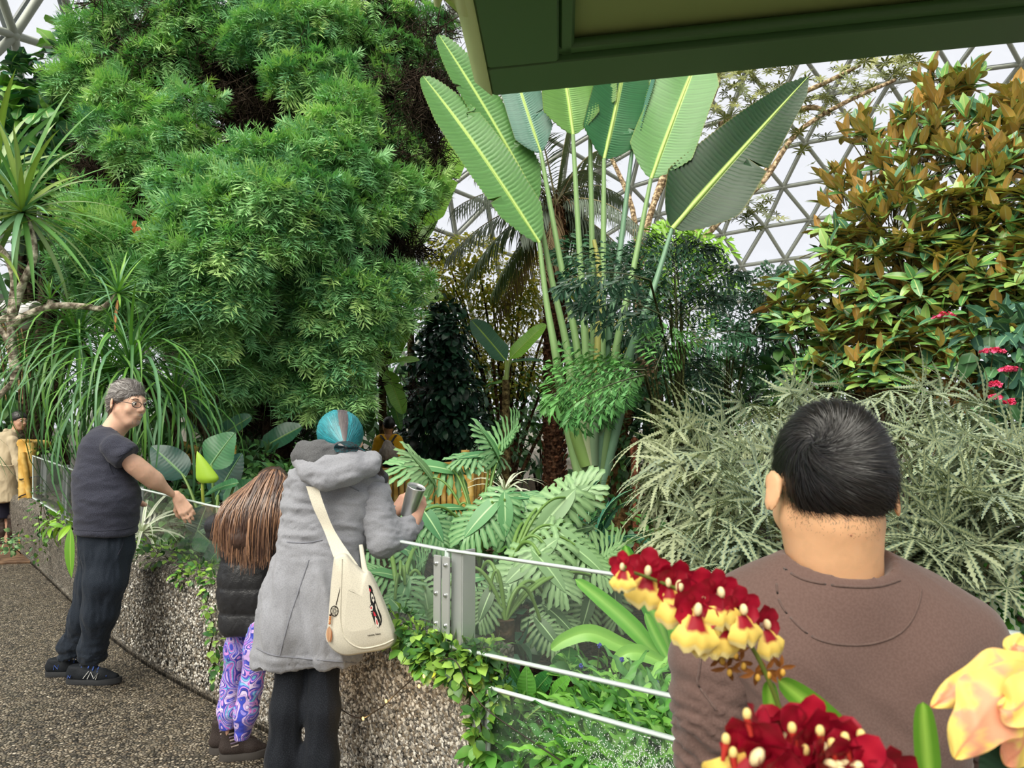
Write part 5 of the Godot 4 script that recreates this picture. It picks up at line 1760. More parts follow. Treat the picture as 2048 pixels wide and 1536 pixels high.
func undergrowth() -> void:
	# low plants behind the lower glass panel, right of the wall end
	var bright := [lin(112, 172, 66), lin(84, 146, 58), lin(140, 196, 96), lin(66, 120, 54)]
	# broad oval leaves at the panel's left end
	var hosta := P(1060, 1460, 2.6)
	hosta.y = 0.05
	var t := thing("broad_leaf_plant", "bright plant with oval pointed leaves behind the left end of the lower glass", "plant", hosta)
	for l in [[1055, 1412, 1052, 1336, 36, lin(116, 186, 84), Vector3(-0.2, 0.4, 1), 2.45], [1040, 1382, 992, 1352, 30, lin(74, 140, 100), Vector3(0, 0.9, 0.6), 2.5], [1040, 1370, 1022, 1330, 22, lin(84, 150, 76), Vector3(0.2, 0.6, 0.8), 2.55], [1070, 1385, 1100, 1345, 34, lin(70, 142, 70), Vector3(0, 0.6, 0.8), 2.6], [1100, 1400, 1136, 1352, 30, lin(110, 180, 70), Vector3(-0.1, 0.7, 0.7), 2.5], [1132, 1355, 1140, 1298, 60, lin(64, 140, 62), Vector3(0, 0.3, 1), 2.75], [1020, 1430, 994, 1412, 40, lin(84, 160, 74), Vector3(0.3, 0.7, 0.8), 2.35], [1040, 1470, 1010, 1440, 40, lin(70, 140, 66), Vector3(0.3, 0.7, 0.8), 2.35], [1000, 1390, 985, 1370, 24, lin(90, 160, 80), Vector3(0, 0.8, 0.8), 2.45], [1090, 1420, 1070, 1380, 30, lin(100, 170, 70), Vector3(0.2, 0.5, 1), 2.5], [1150, 1390, 1120, 1410, 40, lin(116, 180, 66), Vector3(0, 0.9, 0.6), 2.4], [1080, 1500, 1120, 1480, 40, lin(110, 170, 70), Vector3(0, 0.9, 0.6), 2.25]]:
		var a := P(l[0], l[1], l[7])
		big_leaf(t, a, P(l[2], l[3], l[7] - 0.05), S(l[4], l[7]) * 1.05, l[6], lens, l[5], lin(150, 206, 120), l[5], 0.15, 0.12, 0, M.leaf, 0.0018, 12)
		petiole(t, bez(hosta, hosta.lerp(a, 0.6), a, 5), 0.006, 0.004, lin(120, 150, 80))
	# ferny ribbon foliage: wavy hart's-tongue straps
	var wavy: Array = []
	for k in bright:
		var b := MB.new()
		blade(b, 0.26, 0.032, strap, 14, k, k * 1.3, k, 1.3, 0.2, 0.009, 4.0, Transform3D(), 1)
		wavy.append(b.mesh())
	var F := [["wavy ribbon fern by the strap lily's foot", [[1230, 1390], [1280, 1380], [1200, 1420], [1260, 1430], [1310, 1400]]], ["wavy ribbon fern against the lower glass beside the brown sleeve", [[1300, 1450], [1350, 1440], [1340, 1490], [1270, 1480], [1380, 1480]]], ["wavy ribbon fern low behind the water-speckled glass", [[1180, 1480], [1220, 1510], [1140, 1500], [1250, 1530], [1310, 1530]]]]
	for s in F:
		var r0 := P(s[1][0][0], s[1][0][1], 2.35)
		r0.y = 0.05
		var o := thing("ribbon_fern", s[0], "fern", r0)
		for c in s[1]:
			var ctr := P(c[0], c[1] + 45, 2.3 - (c[1] - 1390) * 0.002)
			rosette(o, ctr, Vector3(rf(-0.2, 0.2), 1, 0.3), 16, wavy, 0.9, 0.1, 0.9)
	# small leafy herbs fill the bed
	var herb := [white_leaf(0.07, 0.035, lens, 4, 0.7, 0.2), white_leaf(0.055, 0.034, oval, 4, 0.9, 0.2)]
	for s in [["small-leaved bright herbs along the lower glass, under the ribbon ferns", [[1180, 1440, 70, 40, 2.4], [1260, 1420, 70, 50, 2.45], [1330, 1380, 60, 40, 2.6], [1340, 1450, 60, 50, 2.3], [1230, 1360, 60, 30, 2.8], [1300, 1340, 50, 30, 2.8], [1150, 1370, 50, 40, 2.6], [1300, 1520, 90, 50, 2.15], [1200, 1510, 90, 50, 2.2], [1420, 1480, 60, 60, 2.2], [1100, 1450, 60, 40, 2.4]]], ["leafy tangle at the wall's right end, behind the grey end post", [[1010, 1500, 60, 60, 2.35], [1060, 1530, 70, 50, 2.3], [1000, 1420, 40, 40, 2.45], [1130, 1540, 70, 50, 2.2]]]]:
		var r0 := P(s[1][0][0], s[1][0][1], s[1][0][4])
		r0.y = 0.03
		bush("herb_bed", s[0], "herbs", s[1], herb, M.leaf, 42.0, bright, [0.7, 1.3], r0, 0.1, lin(90, 110, 60), 0, 0.008)
	# one pale fern frond arching behind the lower pane
	var fr := thing("fern", "pale ladder fern arching behind the lower glass panel", "fern", P(1110, 1500, 2.3) * Vector3(1, 0, 1))
	part(fr, "frond", frond_mesh(bez(P(1050, 1440, 2.35), P(1110, 1378, 2.4), P(1190, 1400, 2.45), 9), 0.06, 0.014, 20, lin(130, 180, 110), lin(150, 180, 90), 0.2), M.leaf)
	part(fr, "frond", frond_mesh(bez(P(1070, 1500, 2.3), P(1150, 1420, 2.3), P(1260, 1430, 2.35), 9), 0.07, 0.014, 22, lin(110, 170, 90), lin(150, 180, 90), 0.2), M.leaf)
	# pieces of greenery in the shade beyond: small ferns and heart leaves
	var hm := [white_leaf(0.12, 0.11, heart, 5, 0.6, 0.15)]
	bush("heart_leaf_plant", "dark heart-leaved creeper in the shade below the pale split-leaf plant", "plant", [[1040, 1200, 50, 40, 3.9], [970, 1250, 50, 40, 3.6], [1090, 1180, 40, 30, 4.0], [1000, 1300, 50, 30, 3.3], [1060, 1260, 60, 40, 3.7]], hm, M.leaf_gloss, 8.0, [lin(46, 92, 66), lin(40, 80, 60), lin(56, 104, 62)], [0.7, 1.1], P(1030, 1320, 3.6) * Vector3(1, 0, 1) + Vector3(0, 0.05, 0), 0.4)

func wall_vines() -> void:
	var ms := [white_leaf(0.042, 0.027, oval, 3, 0.8, 0.15), white_leaf(0.036, 0.022, lens, 3, 0.6, 0.15)]
	var pal := [lin(96, 150, 60), lin(70, 118, 54), lin(150, 190, 84), lin(54, 96, 50), lin(120, 160, 60)]
	var V := [["creeping fig trailing over the wall top below the clamp post", [[840, 1280, 60, 30, 2.5], [900, 1310, 70, 34, 2.42], [960, 1330, 40, 40, 2.38], [800, 1250, 50, 30, 2.6], [920, 1345, 40, 30, 2.36], [980, 1300, 30, 24, 2.42], [985, 1380, 26, 40, 2.34], [860, 1320, 30, 30, 2.42]], 75.0],
		["creeping fig over the wall top between the navy trousers and the girl", [[330, 1110, 60, 22, 4.3], [400, 1150, 50, 26, 3.95], [380, 1135, 30, 18, 4.05], [300, 1092, 40, 16, 4.6], [430, 1175, 24, 26, 3.8], [420, 1215, 14, 18, 3.75]], 85.0],
		["ivy-covered wall end below the bamboo post, left of the man's trousers", [[86, 1010, 30, 40, 6.6], [100, 1050, 26, 30, 6.3], [78, 1090, 18, 40, 6.7], [130, 1045, 24, 20, 5.9], [84, 895, 22, 16, 7.0]], 60.0],
		["trail of yellow-green vine down the pebbled wall beside the girl", [[432, 1290, 8, 40, 3.62], [428, 1240, 10, 20, 3.68], [436, 1340, 8, 30, 3.56]], 70.0],
		["vine straggling over the end post and light wire", [[960, 1440, 16, 30, 2.28], [950, 1480, 12, 30, 2.26], [985, 1400, 20, 20, 2.3]], 60.0]]
	for s in V:
		var r0 := P(s[1][0][0], s[1][0][1] + 20, s[1][0][4])
		bush("creeping_vine", s[0], "vine", s[1], ms, M.leaf, s[2], pal, [0.7, 1.35], r0, 0.25, lin(90, 80, 50), 0, 0.004)
	# brighter clump of larger leaves on the wall top behind the man
	var bl: Array = []
	for k in [lin(150, 200, 60), lin(120, 176, 56)]:
		var lb := MB.new()
		blade(lb, 0.16, 0.05, lens, 4, k, k * 1.2, k, 1.0, 0.2)
		bl.append(lb.mesh())
	bush("leafy_clump", "lime leaves spilling over the wall left of the man's trousers", "plant", [[118, 1045, 24, 16, 5.7], [140, 1055, 14, 14, 5.5]], bl, M.leaf, 50.0, [Color.WHITE], [0.7, 1.1], P(125, 1060, 5.7), 0.2, lin(100, 120, 60), 30, 0.01)
	var hl := MB.new()
	blade(hl, 0.36, 0.075, lens, 7, lin(112, 168, 56), lin(160, 196, 90), lin(112, 168, 56), 0.3, 0.2)
	var o := thing("hanging_leaf", "long green leaf hanging down the wall behind the navy trousers", "leaf", P(143, 1060, 5.1))
	part(o, "blade", hl.mesh(), M.leaf, place(P(142, 1055, 5.15), Vector3(0.05, -1, 0.12), Vector3(0, 0.1, 1)))
	# striped spider plants beside the post
	var stripe: Array = []
	for k in 2:
		var b := MB.new()
		blade(b, 0.46, 0.022, strap, 9, lin(206, 214, 190), lin(96, 140, 90), lin(214, 220, 200), 1.7, 0.25, 0.0, 1.0, Transform3D(), 2)
		stripe.append(b.mesh())
	var sp := thing("spider_plant", "white-striped arching spider plant right of the grey metal post", "plant", P(284, 1070, 4.7))
	rosette(sp, P(284, 1066, 4.65), Vector3(0.3, 1, 0.3), 22, stripe, 0.85, 0.0, 0.8)
	var sp2 := thing("spider_plant", "white-striped grassy tuft right of the bamboo railing end", "plant", P(1010, 1000, 6.6))
	rosette(sp2, P(1010, 985, 6.6), Vector3(0, 1, 0.2), 26, stripe, 1.0, 0.0, 0.85)
	var fe := thing("striped_leaf", "single zebra-striped white and grey leaf by the man's belly", "leaf", P(300, 1035, 4.6))
	var b := MB.new()
	for j in 13:
		var f := j / 12.0
		b.tint(lin(226, 230, 216) if j % 4 < 2 else lin(90, 96, 92))
		var p := P(lerpf(288, 318, f), lerpf(1046, 1028, f), 4.55)
		var w := S(8, 4.55) * sin(PI * (0.1 + 0.85 * f))
		b.vert(p + Vector3(0.3, 1, 0) * w + Vector3(0, 0, 0.01))
		b.vert(p)
		b.vert(p - Vector3(0.3, 1, 0) * w + Vector3(0, 0, 0.01))
	for j in 12:
		for i in 2:
			b.quad(j * 3 + i, j * 3 + i + 1, j * 3 + i + 4, j * 3 + i + 3)
	part(fe, "blade", b.mesh(), M.leaf)
	# small plant at the foot of the bamboo post
	bush("ivy_clump", "pale variegated ivy clump at the foot of the bamboo post", "plant", [[30, 1080, 18, 22, 7.4], [20, 1098, 16, 10, 7.3]], ms, M.leaf, 120.0, [lin(150, 190, 130), lin(110, 160, 110)], [1.0, 1.7], G(32, 1112), 0.2, lin(80, 60, 40), 0, 0.006)

func pink_flowers() -> void:
	var lv: Array = []
	for k in [lin(72, 116, 92), lin(84, 132, 84), lin(60, 100, 84)]:
		var b := MB.new()
		blade(b, 0.2, 0.11, heart, 7, k, lin(130, 170, 130), k, 0.7, 0.14, 0.006, 3.0)
		lv.append(b.mesh())
	var root := P(2010, 960, 5.0)
	root.y = 0.05
	var t := bush("pink_flowering_shrub", "shrub with broad blue-green leaves carrying pink flower heads at the right edge", "shrub", [[1980, 660, 60, 40, 5.0], [2030, 680, 40, 50, 4.9], [2000, 720, 50, 30, 4.9], [2030, 770, 40, 40, 4.8], [1990, 800, 50, 40, 4.8], [1950, 690, 40, 30, 5.0], [2040, 830, 40, 40, 4.7]], lv, M.leaf, 11.0, [Color.WHITE], [0.7, 1.1], root, 0.3, lin(90, 70, 50), 80, 0.02)
	var pet := MB.new()
	for i in 5:
		pet.tint(lin(232, 70, 122) if i % 2 else lin(240, 98, 140))
		blade(pet, 0.017, 0.014, oval, 2, pet.col, pet.col, pet.col, 0.3, 0.1, 0.0, 1.0, place(Vector3.ZERO, Vector3(cos(i * TAU / 5), 0.25, sin(i * TAU / 5)), Vector3.UP), 0)
	var pm := pet.mesh()
	var k := 0
	for h in [[1890, 636, 26, 12, 5.3], [1986, 705, 26, 9, 4.75], [2020, 742, 22, 8, 4.65], [1990, 772, 12, 10, 4.6], [1990, 797, 12, 6, 4.6], [2018, 808, 12, 10, 4.55]]:
		var at: Array = []
		var ctr := P(h[0], h[1], h[4])
		for i in 60:
			var o := rv() * pow(rng.randf(), 0.4)
			o.y = absf(o.y)
			at.append(place(ctr + Vector3(o.x * S(h[2], h[4]), o.y * S(h[3], h[4]), o.z * S(h[2], h[4]) * 0.6), Vector3(o.x, 1, o.z + 0.5) + rv() * 0.3, rv(), rf(0.8, 1.3)))
		# every floret tilts its own way round the head
		for i in at.size():
			at[i].basis = at[i].basis.rotated(Vector3.UP, rf(0, 6))
		var hd := Node3D.new()
		hd.name = num(t, "flower_head")
		t.add_child(hd)
		hd.position = ctr - t.position
		many(hd, "florets", pm, M.leaf_dull, at)
		var sb := MB.new()
		sb.tint(lin(110, 120, 70))
		sb.tube([ctr + Vector3(0, -0.12, -0.03), ctr], [0.004, 0.003], 4)
		part(hd, "flower_stalk", sb.mesh(), M.bark)
		k += 1

func small_details() -> void:
	# blue flower beads above the herbs
	for q in [[1199, 1291, 2.45, "standing highest, before the drooping strap-lily leaf"], [1244, 1319, 2.4, "in front of the folded strap-lily leaf"], [1346, 1330, 2.5, "nearest the brown sleeve"], [1313, 1365, 2.3, "lowest of the five, just above the middle glass line"], [1162, 1332, 2.5, "furthest left, over the round leaf"]]:
		var t := thing("blue_flower", "small violet-blue flower bead " + q[3], "flower", P(q[0], q[1], q[2]), "violet-blue flower beads")
		var b := MB.new()
		b.tint(lin(74, 80, 178))
		for i in 12:
			var o := rv() * 0.006
			b.ball(o, Vector3.ONE * 0.0035, Basis(), 5, 4)
		part(t, "bloom", b.mesh(), M.leaf_dull, Transform3D(Basis(), t.position))
		var s := MB.new()
		s.tint(lin(80, 100, 50))
		s.tube([t.position, t.position + Vector3(-0.01, -0.1, 0), t.position + Vector3(-0.015, -0.22, 0)], [0.0022, 0.002], 4)
		part(t, "stalk", s.mesh(), M.bark)
	# carved pale stones / a tan bird-like driftwood beyond the palm
	for q in [[1238, 850, 26, 30, 8.2, "shaggy tan seed head behind the traveller's palm foot", lin(150, 118, 78)], [1296, 690, 24, 40, 9.8, "pale peeling trunk stump behind the fishtail palms", lin(196, 164, 136)], [1268, 888, 10, 10, 7.4, "small reddish tan rock beside the traveller's palm foot", lin(172, 110, 84)]]:
		var c := P(q[0], q[1], q[4])
		var t := thing("weathered_stump", q[5], "stump", Vector3(c.x, 0.05, c.z))
		var b := MB.new()
		b.tint(q[6])
		var nz := noise(FastNoiseLite.TYPE_SIMPLEX, 7.0, 3, 3)
		var w := S(q[2], q[4])
		b.tube(smooth_line([Vector3(c.x, 0.02, c.z), Vector3(c.x + w * 0.4, c.y * 0.5, c.z), c - Vector3(0, S(q[3], q[4]), 0), c, c + Vector3(w * 0.4, S(q[3], q[4]), 0)], 5), [w * 0.9, w * 0.7], 12)
		for i in b.v.size():
			b.v[i] += Vector3(nz.get_noise_3dv(b.v[i]), nz.get_noise_3dv(b.v[i] + Vector3.ONE * 9), nz.get_noise_3dv(b.v[i] * 1.7)) * w * 0.5
		part(t, "trunk", b.mesh(), M.bark)
	# concrete planter block glimpsed under the feathery tree, white cloth-like slab at far left
	var blk := thing("concrete_block", "grey concrete ledge glimpsed between the ponytail palm and the feathery tree", "ledge", P(400, 715, 9.2) * Vector3(1, 0, 1))
	var bb := MB.new()
	bb.box(P(395, 712, 9.2), Vector3(S(110, 9.2), S(34, 9.2), 0.5), Basis(Vector3.UP, 0.2), 0.02)
	bb.box(P(395, 820, 9.3), Vector3(0.3, P(395, 712, 9.2).y * 0.9, 0.3))
	part(blk, "ledge", bb.mesh(), M.concrete)
	var slab := thing("white_tarp", "white plastic sheet folded behind the pale dragon tree stems at the left edge", "sheet", P(45, 625, 6.8))
	var q2 := MB.new()
	var rr: Array = []
	for i in 10:
		var ring := PackedVector3Array()
		for j in 12:
			var a := TAU * j / 12
			ring.append(P(lerpf(5, 80, i / 9.0), 622 - 12 * sin(i * 0.9), 6.9) + Vector3(0, cos(a) * S(26, 6.9) * sin(PI * (i + 0.4) / 9.8), sin(a) * 0.08 + 0.03 * sin(i * 2.0 + j)))
		rr.append(ring)
	q2.loft(rr)
	part(slab, "sheet", q2.mesh(), mat(c8(226, 224, 224), 0.6))

# ------------------------------------------------------------------ bodies and clothes: joined fields meshed as surface nets
class Field:
	var cell := 0.012
	var k := 0.015
	var caps: Array = []      # [a, b, ra, rb]
	var ells: Array = []      # [centre, radii, basis]
	var cuts: Array = []      # the same as ells, taken away
	var planes: Array = []    # [normal, point]: what lies on the normal's side is cut off

	func _init(c: float, kk: float) -> void:
		cell = c
		k = kk

	func cap(a: Vector3, b: Vector3, ra: float, rb := -1.0) -> void:
		caps.append([a, b, ra, ra if rb < 0.0 else rb])

	func chain(pts: Array, rad: Array) -> void:
		for i in pts.size() - 1:
			cap(pts[i], pts[i + 1], rad[i], rad[i + 1])

	func ell(c: Vector3, r: Vector3, b := Basis()) -> void:
		ells.append([c, r, b])

	func cut(c: Vector3, r: Vector3, b := Basis()) -> void:
		cuts.append([c, r, b])

	func plane(n: Vector3, p: Vector3, reach := 9.0) -> void:
		planes.append([n.normalized(), p, reach])

	func build(mb: MB, disp = null, paint = null, even := 2) -> void:
		var lo := Vector3.ONE * 1e9
		var hi := -lo
		var m := 3.5 * k + cell * 2.0
		for c in caps:
			var r: float = maxf(c[2], c[3]) + m
			lo = lo.min((c[0] as Vector3).min(c[1]) - Vector3.ONE * r)
			hi = hi.max((c[0] as Vector3).max(c[1]) + Vector3.ONE * r)
		for e in ells:
			var r: float = maxf(e[1].x, maxf(e[1].y, e[1].z)) + m
			lo = lo.min(e[0] - Vector3.ONE * r)
			hi = hi.max(e[0] + Vector3.ONE * r)
		var nx := int((hi.x - lo.x) / cell) + 2
		var ny := int((hi.y - lo.y) / cell) + 2
		var nz := int((hi.z - lo.z) / cell) + 2
		var acc := PackedFloat32Array()
		acc.resize(nx * ny * nz)
		var ik := 1.0 / k
		var far := 3.5 * k
		for c in caps:
			var a: Vector3 = c[0]
			var ab: Vector3 = c[1] - a
			var ra: float = c[2]
			var dr: float = c[3] - ra
			var il := 1.0 / maxf(ab.length_squared(), 1e-9)
			var r := maxf(ra, ra + dr) + far
			var p0 := ((a.min(c[1]) - Vector3.ONE * r - lo) / cell).ceil()
			var p1 := ((a.max(c[1]) + Vector3.ONE * r - lo) / cell).floor()
			for z in range(int(p0.z), int(p1.z) + 1):
				for y in range(int(p0.y), int(p1.y) + 1):
					var at := (z * ny + y) * nx
					var q := lo + Vector3(0, y, z) * cell - a
					for x in range(int(p0.x), int(p1.x) + 1):
						var w := Vector3(q.x + x * cell, q.y, q.z)
						var t := clampf(w.dot(ab) * il, 0.0, 1.0)
						var d := (w - ab * t).length() - ra - dr * t
						if d < far:
							acc[at + x] += exp(-d * ik)
		for e in ells:
			var r2: float = maxf(e[1].x, maxf(e[1].y, e[1].z)) + far
			var p0: Vector3 = ((e[0] - Vector3.ONE * r2 - lo) / cell).ceil()
			var p1: Vector3 = ((e[0] + Vector3.ONE * r2 - lo) / cell).floor()
			var inv: Basis = (e[2] as Basis).transposed()
			var rr: Vector3 = e[1]
			for z in range(int(p0.z), int(p1.z) + 1):
				for y in range(int(p0.y), int(p1.y) + 1):
					var at := (z * ny + y) * nx
					for x in range(int(p0.x), int(p1.x) + 1):
						var w: Vector3 = inv * (lo + Vector3(x, y, z) * cell - e[0])
						var s := w / rr
						var k0 := s.length()
						var k1 := (s / rr).length()
						var d := k0 * (k0 - 1.0) / maxf(k1, 1e-6)
						if d < far:
							acc[at + x] += exp(minf(-d * ik, 60.0))
		for i in acc.size():
			acc[i] = -k * log(acc[i]) + k * 0.75 if acc[i] > 0.0 else far
		for e in cuts:
			var r2: float = maxf(e[1].x, maxf(e[1].y, e[1].z)) + cell * 2
			var p0: Vector3 = ((e[0] - Vector3.ONE * r2 - lo) / cell).ceil().max(Vector3.ZERO)
			var p1: Vector3 = ((e[0] + Vector3.ONE * r2 - lo) / cell).floor().min(Vector3(nx - 1, ny - 1, nz - 1))
			var inv: Basis = (e[2] as Basis).transposed()
			var rr: Vector3 = e[1]
			for z in range(int(p0.z), int(p1.z) + 1):
				for y in range(int(p0.y), int(p1.y) + 1):
					var at := (z * ny + y) * nx
					for x in range(int(p0.x), int(p1.x) + 1):
						var s: Vector3 = (inv * (lo + Vector3(x, y, z) * cell - e[0])) / rr
						var k0 := s.length()
						acc[at + x] = maxf(acc[at + x], -k0 * (k0 - 1.0) / maxf((s / rr).length(), 1e-6))
		for pl in planes:
			var n: Vector3 = pl[0]
			for z in nz:
				for y in ny:
					var at := (z * ny + y) * nx
					var d0 := n.dot(lo + Vector3(0, y, z) * cell - pl[1])
					for x in nx:
						var d := d0 + n.x * x * cell
						if d > acc[at + x] and (lo + Vector3(x, y, z) * cell).distance_to(pl[1]) < pl[2]:
							acc[at + x] = d
		# one vertex in each cell that the surface crosses
		var vi := PackedInt32Array()
		vi.resize(acc.size())
		var first := mb.v.size()
		var first_ix := mb.ix.size()
		var near := cell * 1.8
		var row := nx
		var lay := nx * ny
		for z in nz - 1:
			for y in ny - 1:
				var at := (z * ny + y) * nx
				for x in nx - 1:
					var i := at + x
					var a0 := acc[i]
					if a0 > near or a0 < -near:
						continue
					var a1 := acc[i + 1]
					var a2 := acc[i + row]
					var a3 := acc[i + row + 1]
					var a4 := acc[i + lay]
					var a5 := acc[i + lay + 1]
					var a6 := acc[i + lay + row]
					var a7 := acc[i + lay + row + 1]
					var s := a0 < 0.0
					if s == (a1 < 0.0) and s == (a2 < 0.0) and s == (a3 < 0.0) and s == (a4 < 0.0) and s == (a5 < 0.0) and s == (a6 < 0.0) and s == (a7 < 0.0):
						continue
					var sum := Vector3.ZERO
					var cnt := 0
					if s != (a1 < 0.0): sum += Vector3(a0 / (a0 - a1), 0, 0); cnt += 1
					if s != (a2 < 0.0): sum += Vector3(0, a0 / (a0 - a2), 0); cnt += 1
					if s != (a4 < 0.0): sum += Vector3(0, 0, a0 / (a0 - a4)); cnt += 1
					if (a1 < 0.0) != (a3 < 0.0): sum += Vector3(1, a1 / (a1 - a3), 0); cnt += 1
					if (a2 < 0.0) != (a3 < 0.0): sum += Vector3(a2 / (a2 - a3), 1, 0); cnt += 1
					if (a1 < 0.0) != (a5 < 0.0): sum += Vector3(1, 0, a1 / (a1 - a5)); cnt += 1
					if (a4 < 0.0) != (a5 < 0.0): sum += Vector3(a4 / (a4 - a5), 0, 1); cnt += 1
					if (a2 < 0.0) != (a6 < 0.0): sum += Vector3(0, 1, a2 / (a2 - a6)); cnt += 1
					if (a4 < 0.0) != (a6 < 0.0): sum += Vector3(0, a4 / (a4 - a6), 1); cnt += 1
					if (a3 < 0.0) != (a7 < 0.0): sum += Vector3(1, 1, a3 / (a3 - a7)); cnt += 1
					if (a5 < 0.0) != (a7 < 0.0): sum += Vector3(1, a5 / (a5 - a7), 1); cnt += 1
					if (a6 < 0.0) != (a7 < 0.0): sum += Vector3(a6 / (a6 - a7), 1, 1); cnt += 1
					mb.vert(lo + (Vector3(x, y, z) + sum / cnt) * cell)
					vi[i] = mb.v.size()      # one more than the index
		for z in range(1, nz - 1):
			for y in range(1, ny - 1):
				var at := (z * ny + y) * nx
				for x in range(1, nx - 1):
					var i := at + x
					if vi[i] == 0:
						continue
					var s := acc[i] < 0.0
					if s != (acc[i + 1] < 0.0):
						face(mb, vi[i - row - lay], vi[i - lay], vi[i], vi[i - row], s)
					if s != (acc[i + row] < 0.0):
						face(mb, vi[i - 1 - lay], vi[i - 1], vi[i], vi[i - lay], s)
					if s != (acc[i + lay] < 0.0):
						face(mb, vi[i - 1 - row], vi[i - row], vi[i], vi[i - 1], s)
		# even out the cells' steps
		for it in even:
			var sum := PackedVector3Array()
			sum.resize(mb.v.size() - first)
			var cnt := PackedInt32Array()
			cnt.resize(sum.size())
			for t in range(first_ix, mb.ix.size(), 3):
				var a := mb.ix[t]
				var b := mb.ix[t + 1]
				var c := mb.ix[t + 2]
				sum[a - first] += mb.v[b] + mb.v[c]
				sum[b - first] += mb.v[a] + mb.v[c]
				sum[c - first] += mb.v[a] + mb.v[b]
				cnt[a - first] += 2
				cnt[b - first] += 2
				cnt[c - first] += 2
			for i in sum.size():
				if cnt[i] > 0:
					mb.v[first + i] = mb.v[first + i].lerp(sum[i] / cnt[i], 0.6)
		if disp != null:
			var nn := PackedVector3Array()
			nn.resize(mb.v.size() - first)
			for t in range(first_ix, mb.ix.size(), 3):
				var a := mb.ix[t]
				var d := mb.ix[t + 1]
				var b := mb.ix[t + 2]
				var n := (mb.v[b] - mb.v[a]).cross(mb.v[d] - mb.v[a])
				nn[a - first] += n
				nn[b - first] += n
				nn[d - first] += n
			for i in nn.size():
				var n := nn[i].normalized()
				mb.v[first + i] += n * disp.call(mb.v[first + i], n)
		if paint != null:
			mb.tinted = true
			for i in range(first, mb.v.size()):
				mb.c[i] = paint.call(mb.v[i])

	func face(mb: MB, a: int, b: int, c: int, d: int, s: bool) -> void:
		if a == 0 or b == 0 or c == 0 or d == 0:
			return
		if s:
			mb.quad(a - 1, b - 1, c - 1, d - 1)
		else:
			mb.quad(a - 1, d - 1, c - 1, b - 1)

var fold_a := FastNoiseLite.new()
var fold_b := FastNoiseLite.new()

func folds(p: Vector3, squash: Vector3, amp: float) -> float:
	# creases of cloth: ridges drawn out along one way
	var q := p * squash
	var a := fold_a.get_noise_3dv(q)
	var b := fold_b.get_noise_3dv(q * 1.5 + Vector3(3, 1, 2))
	return amp * ((1.0 - absf(a) * 2.0) * 0.7 + b * 0.45 - 0.3)

func frame(at: Vector3, face_to: Vector3, up: Vector3, s := 1.0) -> Transform3D:
	# a head's own axes: z where the face looks, y up
	var z := face_to.normalized()
	var x := up.cross(z).normalized()
	return Transform3D(Basis(x, z.cross(x), z) * Basis.from_scale(Vector3.ONE * s), at)

func head_field(f: Field, t: Transform3D, jaw := 1.0) -> void:
	var b := t.basis.orthonormalized()
	var s := t.basis.x.length()
	var e := func(x, y, z, rx, ry, rz): f.ell(t * Vector3(x, y, z), Vector3(rx, ry, rz) * s, b)
	e.call(0, 0.025, -0.012, 0.074, 0.088, 0.094)
	e.call(0, -0.02, 0.03, 0.06, 0.082, 0.06)
	e.call(0, -0.088, 0.056, 0.03 * jaw, 0.024, 0.028)
	f.cap(t * Vector3(-0.048, -0.045, 0.0), t * Vector3(-0.02, -0.092, 0.046), 0.024 * s * jaw, 0.02 * s * jaw)
	f.cap(t * Vector3(0.048, -0.045, 0.0), t * Vector3(0.02, -0.092, 0.046), 0.024 * s * jaw, 0.02 * s * jaw)
	for w in [-1.0, 1.0]:
		e.call(w * 0.038, -0.026, 0.06, 0.024, 0.022, 0.022)
		f.ell(t * Vector3(w * 0.085, -0.008, -0.016), Vector3(0.0105, 0.035, 0.023) * s, b * Basis(Vector3.UP, w * 0.5) * Basis(Vector3.RIGHT, -0.2))
		f.cut(t * Vector3(w * 0.096, -0.004, -0.004), Vector3(0.008, 0.02, 0.011) * s, b)
		f.cut(t * Vector3(w * 0.032, 0.008, 0.1), Vector3(0.018, 0.011, 0.013) * s, b)
		f.cut(t * Vector3(w * 0.007, -0.036, 0.106), Vector3(0.004, 0.004, 0.006) * s, b)
	f.cap(t * Vector3(-0.036, 0.026, 0.074), t * Vector3(0.036, 0.026, 0.074), 0.012 * s)
	f.cap(t * Vector3(0, 0.022, 0.088), t * Vector3(0, -0.018, 0.11), 0.008 * s, 0.012 * s)
	e.call(0, -0.026, 0.1, 0.017, 0.009, 0.012)
	e.call(0, -0.053, 0.085, 0.023, 0.006, 0.012)
	e.call(0, -0.065, 0.083, 0.02, 0.007, 0.011)
	f.cut(t * Vector3(0, -0.0588, 0.1), Vector3(0.024, 0.0016, 0.014) * s, b)

